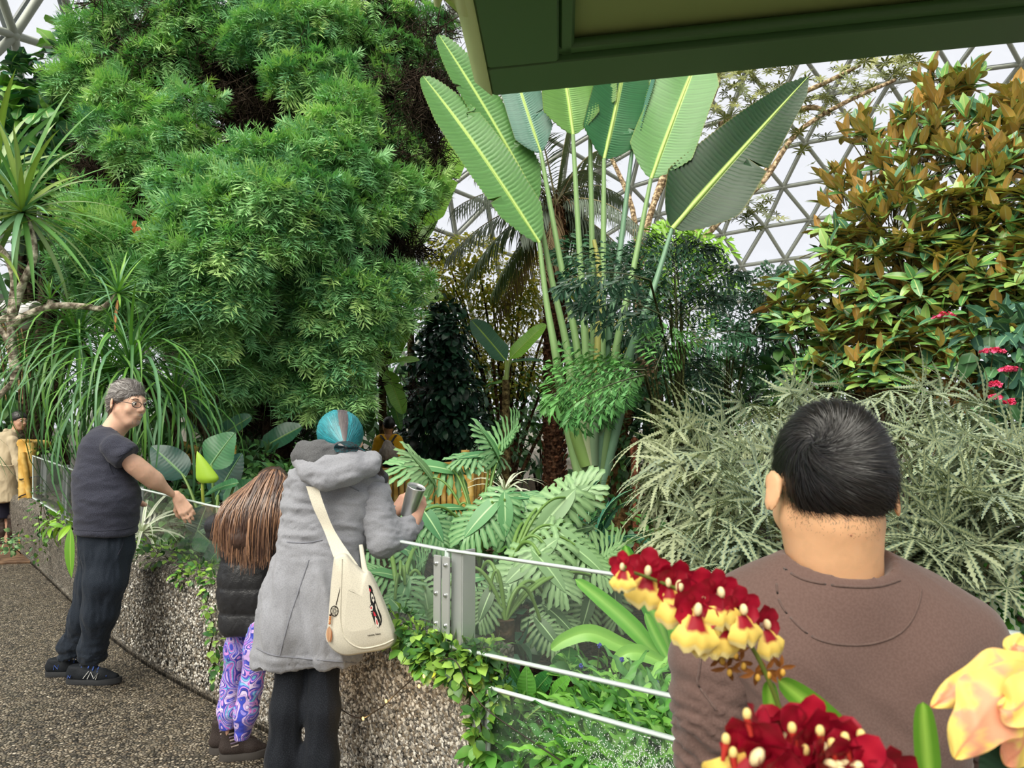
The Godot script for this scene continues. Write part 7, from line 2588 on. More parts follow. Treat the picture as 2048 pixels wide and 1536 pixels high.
func woman_in_grey() -> void:
	var d := 2.7
	var t := person("person", "woman with teal and dark hair in a grey hooded coat leaning over the glass", P(620, 1600, 2.62) * Vector3(1, 0, 1))
	var hd := frame(P(680, 884, 2.74), Vector3(0.55, -0.45, -0.75), Vector3(0.2, 0.9, -0.3), 0.98)
	var b := MB.new()
	var f := Field.new(0.006, 0.011)
	head_field(f, hd, 0.95)
	f.cap(hd * Vector3(0, -0.06, -0.02), P(672, 925, 2.7), 0.05, 0.055)
	f.build(b, null, null, 1)
	var g := Field.new(0.013, 0.018)
	g.chain([P(672, 930, 2.73), P(662, 1010, 2.72), P(645, 1110, 2.7), P(630, 1190, 2.68)], [0.05, 0.06, 0.06, 0.08])
	g.chain([P(740, 975, 2.72), P(765, 1080, 2.68), P(826, 1040, 2.79)], [0.045, 0.038, 0.026])
	g.chain([P(650, 975, 2.8), P(700, 1030, 2.9), P(782, 1026, 2.88)], [0.045, 0.038, 0.026])
	for w in [[584, 574, 566], [650, 646, 642]]:
		g.chain([P(w[0], 1280, 2.66), P(w[1], 1420, 2.63), P(w[2], 1590, 2.62)], [0.05, 0.04, 0.03])
	g.build(b)
	hand_field(b, P(830, 1040, 2.79), Vector3(0.2, 0.85, -0.2), Vector3(0.75, 0.1, 0.7), -1.0, [0.5, 0.55, 0.5, 0.55], 0.88, 0.6)
	hand_field(b, P(786, 1026, 2.87), Vector3(0.6, 0.75, -0.1), Vector3(-0.7, 0.2, 0.65), 1.0, [0.55, 0.6, 0.6, 0.6], 0.88, 0.3)
	part(t, "body", b.mesh(), skin(c8(232, 180, 156)))
	# coat
	var grey := cloth(c8(150, 152, 160), 0.88, 0.4, 0.35, 0.06, 5.0)
	var s := Field.new(0.0085, 0.022)
	var tor := [[668, 945, 2.69, 0.09, 34], [664, 990, 2.71, 0.1, 38], [652, 1050, 2.7, 0.1, 34], [643, 1100, 2.69, 0.103, 30], [628, 1170, 2.67, 0.115, 34], [621, 1250, 2.66, 0.124, 40], [614, 1340, 2.66, 0.124, 48]]
	for w in [-1.0, 1.0]:
		var pts: Array = []
		var rad: Array = []
		for q in tor:
			pts.append(P(q[0] + w * q[4], q[1] + w * 4.0, q[2]))
			rad.append(q[3])
		s.chain(pts, rad)
	s.cap(P(604, 975, 2.72), P(742, 970, 2.72), 0.066)
	var sl := Field.new(0.008, 0.013)
	sl.chain([P(730, 966, 2.72), P(744, 990, 2.71), P(757, 1040, 2.69), P(766, 1084, 2.67), P(800, 1068, 2.73), P(840, 1043, 2.795)], [0.066, 0.072, 0.068, 0.062, 0.055, 0.05])
	sl.chain([P(640, 975, 2.78), P(705, 1040, 2.88), P(784, 1026, 2.88)], [0.066, 0.058, 0.046])
	sl.plane(Vector3(0.84, 0.42, 0.2), P(836, 1047, 2.785), 0.1)
	var slb := MB.new()
	sl.build(slb, func(p, n): return folds(p + Vector3(p.y * 0.5, 0, 0), Vector3(4, 12, 6), 0.013))
	part(t, "sleeves", slb.mesh(), grey)
	s.plane(Vector3(0.06, -1, 0.05), P(612, 1328, 2.65))
	var sb := MB.new()
	s.build(sb, func(p, n): return lerpf(folds(p + Vector3(p.y * 0.25, 0, 0), Vector3(5.5, 0.9, 5.5), 0.024), folds(p + Vector3(p.y * 0.4, 0, 0), Vector3(3.2, 9, 4), 0.019), smoothstep(0.88, 1.02, p.y)) + (0.004 if absf(p.y - 0.6) < 0.012 else 0.0))
	part(t, "coat", sb.mesh(), grey)
	var stitch := cloth(c8(128, 130, 140), 0.88, 0.3, 0.2)
	seam(t, "yoke_seam", sb, stitch, [[640, 962], [690, 970], [718, 982]], 0.003)
	seam(t, "waist_seam", sb, stitch, [[574, 1084], [610, 1086], [645, 1080]], 0.003)
	seam(t, "back_seam", sb, stitch, [[618, 1120], [598, 1180], [578, 1240], [560, 1310]], 0.0028)
	seam(t, "hem_seam", sb, stitch, [[514, 1296], [545, 1310], [600, 1316], [660, 1322], [712, 1326]], 0.003)
	# hood lying on the shoulders: outer cloth and darker lining
	var h := Field.new(0.008, 0.018)
	h.chain([P(596, 918, 2.62), P(618, 945, 2.57), P(650, 962, 2.55), P(700, 948, 2.57), P(742, 932, 2.62), P(752, 920, 2.68)], [0.03, 0.036, 0.038, 0.04, 0.036, 0.026])
	h.chain([P(600, 918, 2.65), P(650, 935, 2.58), P(700, 925, 2.6), P(740, 915, 2.67)], [0.036, 0.044, 0.046, 0.034])
	var hb2 := MB.new()
	h.build(hb2, func(p, n): return folds(p, Vector3(6, 13, 8), 0.008))
	part(t, "hood", hb2.mesh(), grey)
	var ln := Field.new(0.008, 0.016)
	ln.chain([P(592, 913, 2.62), P(606, 898, 2.62), P(640, 898, 2.6), P(680, 905, 2.61), P(694, 912, 2.62)], [0.026, 0.03, 0.034, 0.028, 0.012])
	ln.chain([P(596, 916, 2.6), P(630, 922, 2.57), P(668, 915, 2.58)], [0.022, 0.026, 0.018])
	var lb := MB.new()
	ln.build(lb, func(p, n): return folds(p, Vector3(10, 14, 10), 0.007))
	part(t, "hood_lining", lb.mesh(), cloth(c8(94, 95, 98), 0.9, 0.4, 0.3, 0.1)).set_meta("label", "darker grey hood lining")
	var col := Field.new(0.008, 0.014)
	col.chain([P(752, 932, 2.74), P(768, 955, 2.72), P(766, 985, 2.72)], [0.022, 0.022, 0.014])
	var cb := MB.new()
	col.build(cb)
	part(t, "hood_edge", cb.mesh(), cloth(c8(70, 72, 76), 0.9, 0.4, 0.2))
	# trousers and shoes
	var q := Field.new(0.009, 0.016)
	for w in [[584, 574, 566], [650, 646, 642]]:
		q.chain([P(w[0], 1290, 2.66), P(w[1], 1420, 2.63), P(w[2], 1520, 2.62), P(w[2], 1596, 2.62)], [0.07, 0.062, 0.066, 0.072])
	q.plane(Vector3.DOWN, Vector3(0, 0.03, 0))
	var qb := MB.new()
	q.build(qb, func(p, n): return folds(p, Vector3(8, 1.4, 8), 0.009))
	part(t, "trousers", qb.mesh(), cloth(c8(22, 26, 34), 0.75, 0.2, 0.15, 0.12))
	for w in [P(556, 1610, 2.64), P(634, 1610, 2.6)]:
		shoe(t, (w as Vector3) * Vector3(1, 0, 1), Vector3(0.7, 0, -0.7), 0.25, M.black, M.black, 0.05, 0.042)
	# hair: teal left and over the top, dark strip and underside, tied in a low knot
	var hb := hd.basis.orthonormalized()
	var hf := Field.new(0.006, 0.012)
	hf.ell(hd * Vector3(0, 0.032, -0.014), Vector3(0.085, 0.097, 0.105), hb)
	hf.cut(hd * Vector3(0, -0.05, 0.09), Vector3(0.09, 0.09, 0.06), hb)
	hf.cut(hd * Vector3(0, -0.11, -0.02), Vector3(0.09, 0.06, 0.1), hb)
	var teal := lin(34, 134, 146)
	var dark := lin(78, 70, 74)
	var paint := func(p):
		var x := to_px(p)
		return dark if (x.x > 676 and x.x < 694 and x.y < 880) or x.y > 900 else teal
	var hm := MB.new()
	hf.build(hm, func(p, n): return folds(p, Vector3(26, 26, 26), 0.003), paint)
	part(t, "hair", hm.mesh(), M.hair)
	var knot := P(690, 895, 2.6)
	var st := MB.new()
	st.tinted = true
	for i in 3200:
		var k := rng.randi() % hm.v.size()
		var p := hm.v[k]
		var x := to_px(p)
		if x.z > 2.8:
			continue
		var out := (p - (hd * Vector3(0, 0.03, -0.01))).normalized()
		var c: Color = dark.lerp(lin(120, 112, 112), rng.randf() * 0.5) if (x.x > 674 and x.x < 696 and x.y < 880) or x.y > 902 else teal * rf(0.6, 1.5)
		var e := p.lerp(knot, rf(0.5, 0.85))
		var mid := p.lerp(e, 0.5) + out * 0.014
		var w := rf(0.0008, 0.0016)
		var ff := st.v.size()
		st.col = c
		var sd := (e - p).cross(out).normalized() * w
		for q2 in [p + out * 0.001, mid, e + out * 0.006]:
			st.vert(q2 - sd)
			st.vert(q2 + sd)
		st.quad(ff, ff + 1, ff + 3, ff + 2)
		st.quad(ff + 2, ff + 3, ff + 5, ff + 4)
	# the knot and a tail falling to the right over the collar
	for i in 700:
		var a := rf(0, TAU)
		var r := rf(0.004, 0.03)
		st.col = dark * rf(0.7, 1.5) if i % 3 else teal * rf(0.6, 1.2)
		var c0 := knot + Vector3(0.01, 0, 0.012)
		var ff := st.v.size()
		for j in 4:
			var aa := a + j * 0.5
			var q2 := c0 + Vector3(cos(aa) * r * 1.5, sin(aa) * r * 0.75, 0.02 - r * 0.35 + 0.01 * sin(aa * 2.0))
			st.vert(q2 - Vector3(0, 0.0013, 0))
			st.vert(q2 + Vector3(0, 0.0013, 0.001))
		for j in 3:
			st.quad(ff + j * 2, ff + j * 2 + 1, ff + j * 2 + 3, ff + j * 2 + 2)
	for i in 900:
		var u := rng.randf()
		st.col = (teal * rf(0.6, 1.3)) if u < 0.3 else dark * rf(0.6, 1.5)
		var line := smooth_line([knot + rv() * 0.012, P(712 + u * 8, 896 + u * 8, 2.63) + rv() * 0.01, P(736 + u * 14, 916 + u * 10, 2.64) + rv() * 0.012, P(752 + u * 12, 940 + u * 8, 2.66) + rv() * 0.012], 2)
		var ff := st.v.size()
		for j in line.size():
			var ww := 0.0014 * (1.0 - 0.6 * j / line.size())
			st.vert(line[j] - Vector3(0, ww, 0))
			st.vert(line[j] + Vector3(0, ww, ww * 0.5))
		for j in line.size() - 1:
			st.quad(ff + j * 2, ff + j * 2 + 1, ff + j * 2 + 3, ff + j * 2 + 2)
	part(t, "hair_strands", st.mesh(), M.hair, Transform3D(), true)
	var kb := MB.new()
	kb.tint(dark)
	kb.ball(knot, Vector3(0.042, 0.022, 0.022), Basis(Vector3(0, 0, 1), -0.2), 12, 8)
	part(t, "hair_knot", kb.mesh(), M.hair)

func flat_shape(b: MB, pts: Array, to: Callable, k: Color) -> void:
	# a printed shape: a thin raised layer of ink
	b.tint(k)
	var v2 := PackedVector2Array()
	for p in pts:
		v2.append(Vector2(p[0], p[1]))
	var ix := Geometry2D.triangulate_polygon(v2)
	var f := b.v.size()
	for p in v2:
		b.vert(to.call(p.x, p.y))
	for i in range(0, ix.size(), 3):
		b.tri(f + ix[i], f + ix[i + 2], f + ix[i + 1])

func canvas_bag() -> void:
	var d := 2.47
	var t := thing("canvas_bag", "cream canvas shoulder bag with black and red printed animal hanging on the grey coat", "bag", P(720, 1300, d))
	var cream := cloth(c8(214, 208, 192), 0.9, 0.35, 0.2, 0.05, 6.0)
	# body: outline in frame pixels at the bag's distance, rounded front, gusset, back
	var outl := smooth_line([Vector3(668, 1112, 0), Vector3(662, 1165, 0), Vector3(657, 1230, 0), Vector3(654, 1275, 0), Vector3(664, 1298, 0), Vector3(690, 1311, 0), Vector3(730, 1306, 0), Vector3(770, 1299, 0), Vector3(789, 1288, 0), Vector3(791, 1270, 0), Vector3(778, 1230, 0), Vector3(758, 1180, 0), Vector3(740, 1144, 0), Vector3(728, 1143, 0), Vector3(708, 1124, 0), Vector3(690, 1106, 0), Vector3(668, 1112, 0)], 4)
	outl.pop_back()
	var mid := Vector3(718, 1225, 0)
	var b := MB.new()
	var rings: Array = []
	for lv in [[0.92, 0.06, 8.0], [1.0, 0.035, 4.0], [1.0, 0.0, 0.0], [0.97, -0.03, -2.0], [0.93, -0.042, -6.0], [0.7, -0.054, -7.0], [0.4, -0.06, -6.0]]:
		var ring := PackedVector3Array()
		for q in outl:
			var w: Vector3 = mid + (q - mid) * lv[0]
			ring.append(P(w.x + lv[2] * 0.4, w.y - (lv[2] * 0.6 if w.y > 1250 else 0.0), d + lv[1]))
		rings.append(ring)
	b.loft(rings)
	part(t, "bag_body", b.mesh(), cream)
	var pipe := MB.new()
	var pl: Array = []
	for q in smooth_line([Vector3(684, 1118, 0), Vector3(682, 1180, 0), Vector3(681, 1245, 0), Vector3(692, 1278, 0), Vector3(722, 1296, 0), Vector3(762, 1290, 0), Vector3(787, 1279, 0)], 6):
		var w := (P(q.x, q.y, 1.0) - EYE).normalized()
		var hh := drape(b, EYE, w)
		if hh != Vector3.INF:
			pl.append(hh)
	pipe.tube(pl, [0.0032, 0.0032], 6)
	part(t, "piping", pipe.mesh(), cream)
	# strap: wide doubled canvas band over the back, and its end coming round from the front
	var sm := MB.new()
	for layer in [0.0, 0.006]:
		var f := sm.v.size()
		var L := smooth_line([P(612, 972, 2.555 + layer), P(626, 1015, 2.535 + layer), P(648, 1062, 2.525 + layer), P(667, 1114, 2.47 + layer)], 6)
		var R := smooth_line([P(637, 975, 2.55 + layer), P(650, 1015, 2.53 + layer), P(672, 1066, 2.52 + layer), P(716, 1130, 2.46 + layer)], 6)
		for i in L.size():
			sm.vert(L[i])
			sm.vert(R[i])
		for i in L.size() - 1:
			if layer == 0.0:
				sm.quad(f + i * 2, f + i * 2 + 2, f + i * 2 + 3, f + i * 2 + 1)
			else:
				sm.quad(f + i * 2, f + i * 2 + 1, f + i * 2 + 3, f + i * 2 + 2)
	part(t, "strap", sm.mesh(), cream)
	var s2 := MB.new()
	s2.tube(smooth_line([P(722, 1090, 2.56), P(726, 1118, 2.52), P(730, 1140, 2.48), P(736, 1148, 2.46)], 4), [0.007, 0.012], 8, 0.5)
	part(t, "strap_end", s2.mesh(), cream)
	# printed sitting animal, its small marks and the place name below
	var ink := MB.new()
	var to := func(x: float, y: float) -> Vector3:
		var w := (P(x, y, 1.0) - EYE).normalized()
		var h := drape(b, EYE, w)
		return (h if h != Vector3.INF else P(x, y, d - 0.05)) - w * 0.0012
	var to2 := func(x: float, y: float) -> Vector3:
		var p: Vector3 = to.call(x, y)
		return p - (p - EYE).normalized() * 0.0008
	var to3 := func(x: float, y: float) -> Vector3:
		var p: Vector3 = to.call(x, y)
		return p - (p - EYE).normalized() * 0.0016
	var K := lin(26, 22, 22)
	var R2 := lin(196, 48, 66)
	var C := lin(226, 220, 208)
	flat_shape(ink, [[737, 1170], [741, 1171], [744, 1176], [746, 1182], [742, 1184], [738, 1178]], to, K)
	flat_shape(ink, [[738, 1176], [741, 1178], [742, 1183], [739, 1183]], to2, R2)
	flat_shape(ink, [[740, 1181], [745, 1182], [750, 1196], [752, 1206], [748, 1212], [744, 1214], [741, 1204], [740, 1192]], to, K)
	flat_shape(ink, [[743, 1186], [746, 1190], [749, 1200], [747, 1206], [744, 1200], [742, 1192]], to2, C)
	flat_shape(ink, [[745, 1192], [747, 1197], [745, 1199], [744, 1195]], to3, K)
	flat_shape(ink, [[743, 1206], [749, 1206], [751, 1218], [756, 1230], [760, 1240], [759, 1254], [755, 1256], [749, 1244], [745, 1248], [740, 1240], [738, 1226], [739, 1214]], to, K)
	flat_shape(ink, [[740, 1214], [744, 1210], [746, 1214], [745, 1221], [741, 1222], [739, 1218]], to2, C)
	flat_shape(ink, [[741, 1214], [744, 1213], [744, 1218], [741, 1218]], to3, R2)
	flat_shape(ink, [[740, 1224], [745, 1224], [744, 1232], [742, 1234]], to2, C)
	flat_shape(ink, [[746, 1222], [750, 1226], [753, 1232], [748, 1232]], to2, R2)
	flat_shape(ink, [[750, 1232], [754, 1238], [758, 1248], [757, 1256], [753, 1252], [750, 1242]], to2, C)
	flat_shape(ink, [[752, 1237], [755, 1243], [756, 1250], [753, 1248]], to3, R2)
	flat_shape(ink, [[740, 1238], [743, 1238], [743, 1248], [740, 1250]], to, K)
	flat_shape(ink, [[745, 1240], [748, 1240], [750, 1249], [747, 1250]], to, K)
	flat_shape(ink, [[732, 1256], [736, 1250], [742, 1250], [742, 1252], [737, 1253], [742, 1255], [742, 1257], [736, 1258]], to, K)
	flat_shape(ink, [[744, 1252], [749, 1250], [751, 1254], [746, 1257], [745, 1255], [748, 1253]], to, K)
	flat_shape(ink, [[751, 1201], [753, 1206], [756, 1216], [759, 1222], [763, 1232], [764, 1242], [762, 1250], [758, 1253], [760, 1247], [761, 1238], [757, 1226], [754, 1216]], to, K)
	flat_shape(ink, [[726, 1238], [729, 1236], [731, 1238], [736, 1233], [735, 1237], [731, 1240], [728, 1239]], to, K)
	part(t, "printed_animal", ink.mesh(), M.tint).set_meta("label", "black and red printed sitting animal")
	var tm := TextMesh.new()
	tm.text = "Carcross, Yukon"
	var sf := SystemFont.new()
	sf.font_names = PackedStringArray(["Droid Serif"])
	sf.font_italic = true
	tm.font = sf
	tm.font_size = 16
	tm.pixel_size = 0.0004
	tm.depth = 0.0012
	var a: Vector3 = to.call(735, 1271)
	var c: Vector3 = to.call(761, 1267)
	var up: Vector3 = (to.call(745, 1262) as Vector3) - (to.call(746, 1272) as Vector3)
	var x := (c - a).normalized()
	var z := x.cross(up).normalized()
	var wide := tm.get_aabb().size.x
	var sc := (c - a).length() / maxf(wide, 0.001)
	part(t, "printed_name", tm, M.black, Transform3D(Basis(x, z.cross(x), z) * Basis.from_scale(Vector3(sc, sc, 1)), (a + c) * 0.5 + z * 0.001))
	# dream-catcher charm
	var ch := thing("dream_catcher", "small dream-catcher charm with beads and feathers dangling from the canvas bag", "charm", P(668, 1220, d - 0.04))
	var dd := d - 0.055
	var cord := MB.new()
	cord.tube(smooth_line([P(683, 1164, dd), P(678, 1186, dd), P(672, 1210, dd)], 4), [0.0014, 0.0014], 5)
	part(ch, "cord", cord.mesh(), M.wire)
	var ring := MB.new()
	var rp: Array = []
	for i in 17:
		var an := TAU * i / 16
		rp.append(P(669 + 7.5 * cos(an), 1222 + 10 * sin(an), dd))
	ring.tube(rp, [0.0018, 0.0018], 5)
	for i in 5:
		var a0 := TAU * i / 5
		var a1 := TAU * (i + 2) / 5
		ring.tube([P(669 + 7.5 * cos(a0), 1222 + 10 * sin(a0), dd), P(669 + 7.5 * cos(a1), 1222 + 10 * sin(a1), dd)], [0.0006, 0.0006], 4)
	part(ch, "hoop", ring.mesh(), M.wire)
	for i in 5:
		var bd := MB.new()
		bd.ball(P(661 - i * 0.4, 1230 + i * 4.2, dd), Vector3.ONE * 0.0042, Basis(), 8, 6)
		part(ch, "bead", bd.mesh(), mat([c8(60, 44, 36), c8(206, 138, 82), c8(196, 120, 66), c8(216, 160, 104), c8(180, 108, 62)][i], 0.4))
	for w in [[Vector3(-0.1, -1, 0.05), lin(226, 216, 206)], [Vector3(0.12, -1, 0.08), lin(178, 116, 78)], [Vector3(0.0, -1, 0.1), lin(206, 160, 124)]]:
		var fb := MB.new()
		blade(fb, 0.055, 0.016, lens, 6, w[1], (w[1] as Color) * 0.7, w[1], 0.2, 0.1, 0.001, 6.0)
		part(ch, "feather", fb.mesh(), M.leaf_dull, place(P(658, 1252, dd), w[0], Vector3(0, 0, 1)))

func tumbler() -> void:
	var base := P(815, 1032, 2.8)
	var top := P(833, 974, 2.77)
	var t := thing("steel_tumbler", "brushed steel tumbler held up by the woman in the grey coat", "tumbler", base)
	var y := (top - base)
	var h := y.length()
	var bs := basis_to(y, Vector3(0, 0, 1))
	var b := MB.new()
	b.lathe(base, [[0.0, 0.0], [0.026, 0.0], [0.029, 0.004], [0.0365, h * 0.93], [0.038, h], [0.036, h + 0.003], [0.0335, h], [0.0325, h - 0.008], [0.0, h - 0.008]], 32, bs)
	part(t, "cup", b.mesh(), M.steel)
	var l := MB.new()
	l.lathe(base + bs.y * (h - 0.008), [[0.0, 0.0], [0.0325, 0.0], [0.0325, 0.005], [0.03, 0.006], [0.028, 0.003], [0.0, 0.003]], 32, bs)
	var lid := mat(Color(0.35, 0.38, 0.4, 0.35), 0.1, 0.5)
	lid.transparency = BaseMaterial3D.TRANSPARENCY_ALPHA
	part(t, "lid", l.mesh(), lid)
	var sl := MB.new()
	sl.box(base + bs.y * (h - 0.003) + bs.x * 0.012, Vector3(0.022, 0.003, 0.01), bs)
	part(t, "slider", sl.mesh(), M.black)

func man_in_brown() -> void:
	var d := 1.0
	var t := person("person", "black-haired man in a brown sweatshirt seen from behind at the glass guard", Vector3(0.46, 0, -1.02))
	var sk := skin(c8(240, 188, 144))
	var hd := frame(P(1656, 980, d), Vector3(0.02, -0.26, -0.96), Vector3(0.05, 0.97, -0.25), 1.0)
	var b := MB.new()
	var f := Field.new(0.0038, 0.011)
	head_field(f, hd, 1.0)
	f.cap(hd * Vector3(0, -0.045, -0.03), P(1672, 1110, 0.985), 0.056, 0.058)
	f.cap(P(1672, 1110, 0.985), P(1676, 1175, 1.0), 0.058, 0.066)
	f.build(b, null, null, 1)
	var g := Field.new(0.013, 0.02)
	g.cap(P(1676, 1200, 1.01), P(1680, 1300, 1.02), 0.05, 0.07)
	for w in [-0.08, 0.08]:
		g.chain([Vector3(0.46 + w * 0.8, 1.05, -1.04), Vector3(0.46 + w, 0.72, -1.0)], [0.07, 0.08])
		g.chain([Vector3(0.46 + w * 1.3, 0.7, -0.98), Vector3(0.46 + w * 2.0, 0.4, -1.14), Vector3(0.46 + w * 1.9, 0.06, -1.02)], [0.08, 0.06, 0.04])
	g.chain([P(1425, 1255, 1.0), P(1412, 1540, 1.03), P(1480, 1560, 1.28)], [0.05, 0.042, 0.03])
	g.chain([P(1930, 1270, 0.98), P(1965, 1540, 1.02), P(1900, 1500, 1.3)], [0.05, 0.042, 0.03])
	g.build(b)
	hand_field(b, P(1482, 1558, 1.29), Vector3(0.3, 0.1, -0.9), Vector3(0, 1, 0.1), 1.0, [0.4, 0.4, 0.4, 0.4], 1.0, 0.5, 0.005)
	hand_field(b, P(1898, 1498, 1.31), Vector3(-0.2, 0.1, -0.9), Vector3(0, 1, 0.1), -1.0, [0.4, 0.4, 0.4, 0.4], 1.0, 0.5, 0.005)
	part(t, "body", b.mesh(), sk)
	# a mole or two on the neck
	for q in [[1702, 1071, 0.0012], [1717, 1083, 0.0022]]:
		var w := (P(q[0], q[1], 1.0) - EYE).normalized()
		var p := drape(b, EYE, w)
		if p != Vector3.INF:
			var mb := MB.new()
			mb.ball(p, Vector3.ONE * float(q[2]), Basis(), 8, 6)
			part(t, "mole", mb.mesh(), mat(c8(150, 96, 78), 0.6))
	# sweatshirt
	var brown := cloth(c8(110, 88, 82), 0.9, 0.3, 0.4, 0.04, 7.0)
	var s := Field.new(0.0056, 0.013)
	for w in [-1.0, 1.0]:
		s.chain([P(1676 + w * 70, 1215, 1.0), P(1684 + w * 110, 1290, 1.0), P(1696 + w * 98, 1400, 1.0), P(1700 + w * 92, 1540, 1.01)], [0.078, 0.1, 0.094, 0.09])
	s.cap(P(1676, 1190, 1.0), P(1690, 1540, 1.02), 0.09, 0.125)
	s.chain([P(1640, 1205, 1.0), P(1520, 1225, 1.0), P(1442, 1262, 1.0)], [0.068, 0.062, 0.068])
	s.chain([P(1712, 1205, 1.0), P(1830, 1235, 0.99), P(1922, 1278, 0.98)], [0.068, 0.062, 0.066])
	var sl := Field.new(0.0056, 0.012)
	sl.chain([P(1448, 1262, 1.0), P(1428, 1320, 1.0), P(1426, 1420, 1.0), P(1434, 1530, 1.02), P(1446, 1600, 1.08)], [0.058, 0.062, 0.056, 0.057, 0.058])
	sl.chain([P(1918, 1276, 0.98), P(1946, 1330, 0.98), P(1962, 1420, 0.99), P(1972, 1540, 1.02)], [0.058, 0.064, 0.062, 0.06])
	sl.chain([P(1446, 1600, 1.08), P(1470, 1570, 1.24)], [0.058, 0.045])
	sl.chain([P(1972, 1560, 1.03), P(1910, 1510, 1.26)], [0.058, 0.045])
	var slb := MB.new()
	sl.build(slb, func(p, n):
		var low := clampf((to_px(p).y - 1330.0) / 110.0, 0.0, 1.0)
		var w := sin(p.y * 150.0 + p.x * 70.0 + 3.0 * fold_a.get_noise_3dv(p * 9.0))
		return 0.0042 * low * (1.0 - absf(w) * 1.6) + folds(p, Vector3(6, 16, 6), 0.008) * (0.3 + 0.7 * low))
	part(t, "sleeves", slb.mesh(), brown)
	s.cut(P(1674, 1096, 0.985), Vector3(0.07, 0.05, 0.07), Basis(Vector3(0, 0, 1), -0.12))
	s.plane(Vector3.DOWN, Vector3(0, 0.68, 0))
	var sb := MB.new()
	s.build(sb, func(p, n):
		var x := to_px(p)
		var low := clampf((x.y - 1290.0) / 200.0, 0.0, 1.0)
		return folds(p + Vector3(p.y * 0.8, 0, 0), Vector3(7, 2.0, 7), 0.013) * (0.15 + 0.85 * low))
	part(t, "sweatshirt", sb.mesh(), brown)
	var rib := cloth(c8(106, 86, 80), 0.9, 0.5, 0.3, 0.06, 7.0)
	seam(t, "neck_patch_seam", sb, rib, [[1552, 1160], [1560, 1205], [1590, 1245], [1630, 1276], [1680, 1289], [1740, 1288], [1790, 1272], [1820, 1245], [1838, 1205], [1842, 1178]], 0.0014, 0.0005, 8)
	seam(t, "armhole_seam", slb, rib, [[1402, 1225], [1405, 1280], [1399, 1340], [1396, 1366], [1412, 1392], [1432, 1420]], 0.0017, 0.0004, 8)
	seam(t, "armhole_seam", slb, rib, [[1976, 1248], [1970, 1300], [1978, 1360]], 0.0017, 0.0004, 8)
	seam(t, "collar_stitch", sb, rib, [[1562, 1132], [1600, 1156], [1650, 1168], [1710, 1174], [1760, 1172], [1800, 1160]], 0.0017, 0.0008, 8)
	# ribbed collar standing round the neck
	var cm := MB.new()
	var rings: Array = []
	for lv in [[0.0, 1.0, 0.0], [0.35, 1.03, 0.006], [0.7, 1.0, 0.012], [1.0, 0.94, 0.02], [0.9, 0.9, 0.016], [0.2, 0.9, 0.0]]:
		var ring := PackedVector3Array()
		for i in 64:
			var a := -TAU * i / 64
			var rr: float = 0.074 * lv[1] + 0.0006 * sin(i * TAU / 2.0)
			ring.append(P(1674, 1146, 0.995) + Basis(Vector3(0, 0, 1), -0.1) * (Vector3(cos(a) * rr, lv[2] - 0.006 - 0.012 * sin(a) * -1.0 - 0.004, sin(a) * rr * -0.86)))
		rings.append(ring)
	rings.append(rings[0])
	cm.loft(rings, true, false, false)
	part(t, "ribbed_collar", cm.mesh(), rib)
	var tr := Field.new(0.012, 0.02)
	for w in [-0.08, 0.08]:
		tr.chain([Vector3(0.46 + w, 0.74, -0.98), Vector3(0.46 + w * 1.4, 0.66, -0.99), Vector3(0.46 + w * 2.0, 0.4, -1.14), Vector3(0.46 + w * 1.9, 0.07, -1.02)], [0.12, 0.11, 0.08, 0.07])
	var tb := MB.new()
	tr.build(tb)
	part(t, "trousers", tb.mesh(), cloth(c8(40, 42, 48), 0.8, 0.2, 0.1))
	for w in [-0.15, 0.15]:
		shoe(t, Vector3(0.46 + w, 0, -0.95), Vector3(0, 0, -1), 0.28, M.black, M.black, 0.05, 0.048)
	# short black hair: a cap, whorled strands, fading to stubble at the nape
	var hb := hd.basis.orthonormalized()
	var hf := Field.new(0.0042, 0.011)
	hf.ell(hd * Vector3(0, 0.036, -0.014), Vector3(0.077, 0.092, 0.102), hb)
	hf.ell(hd * Vector3(0, 0.0, -0.036), Vector3(0.07, 0.07, 0.072), hb)
	hf.plane(hb * Vector3(0, -0.93, 0.36), hd * Vector3(0, -0.032, 0.02))
	hf.cut(hd * Vector3(0, -0.03, 0.1), Vector3(0.11, 0.1, 0.06), hb)
	hf.cut(hd * Vector3(0.09, -0.035, 0.0), Vector3(0.03, 0.05, 0.034), hb)
	hf.cut(hd * Vector3(-0.09, -0.035, 0.0), Vector3(0.03, 0.05, 0.034), hb)
	var hm := MB.new()
	hm.tint(lin(17, 15, 15))
	hf.build(hm, func(p, n): return folds(p, Vector3(40, 40, 40), 0.0022))
	part(t, "hair", hm.mesh(), M.hair)
	var whorl: Vector3 = (P(1624, 880, 0.93) - (hd * Vector3(0, 0.02, 0))).normalized()
	var comb := func(p, n):
		var o: Vector3 = (p - hd * Vector3(0, 0.02, 0)).normalized()
		var away := o - whorl * o.dot(whorl)
		var near := clampf(1.0 - away.length() * 1.1, 0.0, 1.0)
		return away.normalized() * 0.9 + whorl.cross(away).normalized() * (0.35 + 1.3 * near) + Vector3.DOWN * 0.35
	var pal := [lin(16, 14, 14), lin(26, 23, 22), lin(12, 11, 12), lin(38, 33, 31)]
	strands(t, "hair_strands", M.hair, hm, 15000, 0.024, 0.00042, comb, 0.34, pal, func(p): return clampf((to_px(p).y - 1085.0) / -90.0, 0.2, 1.0), 4)
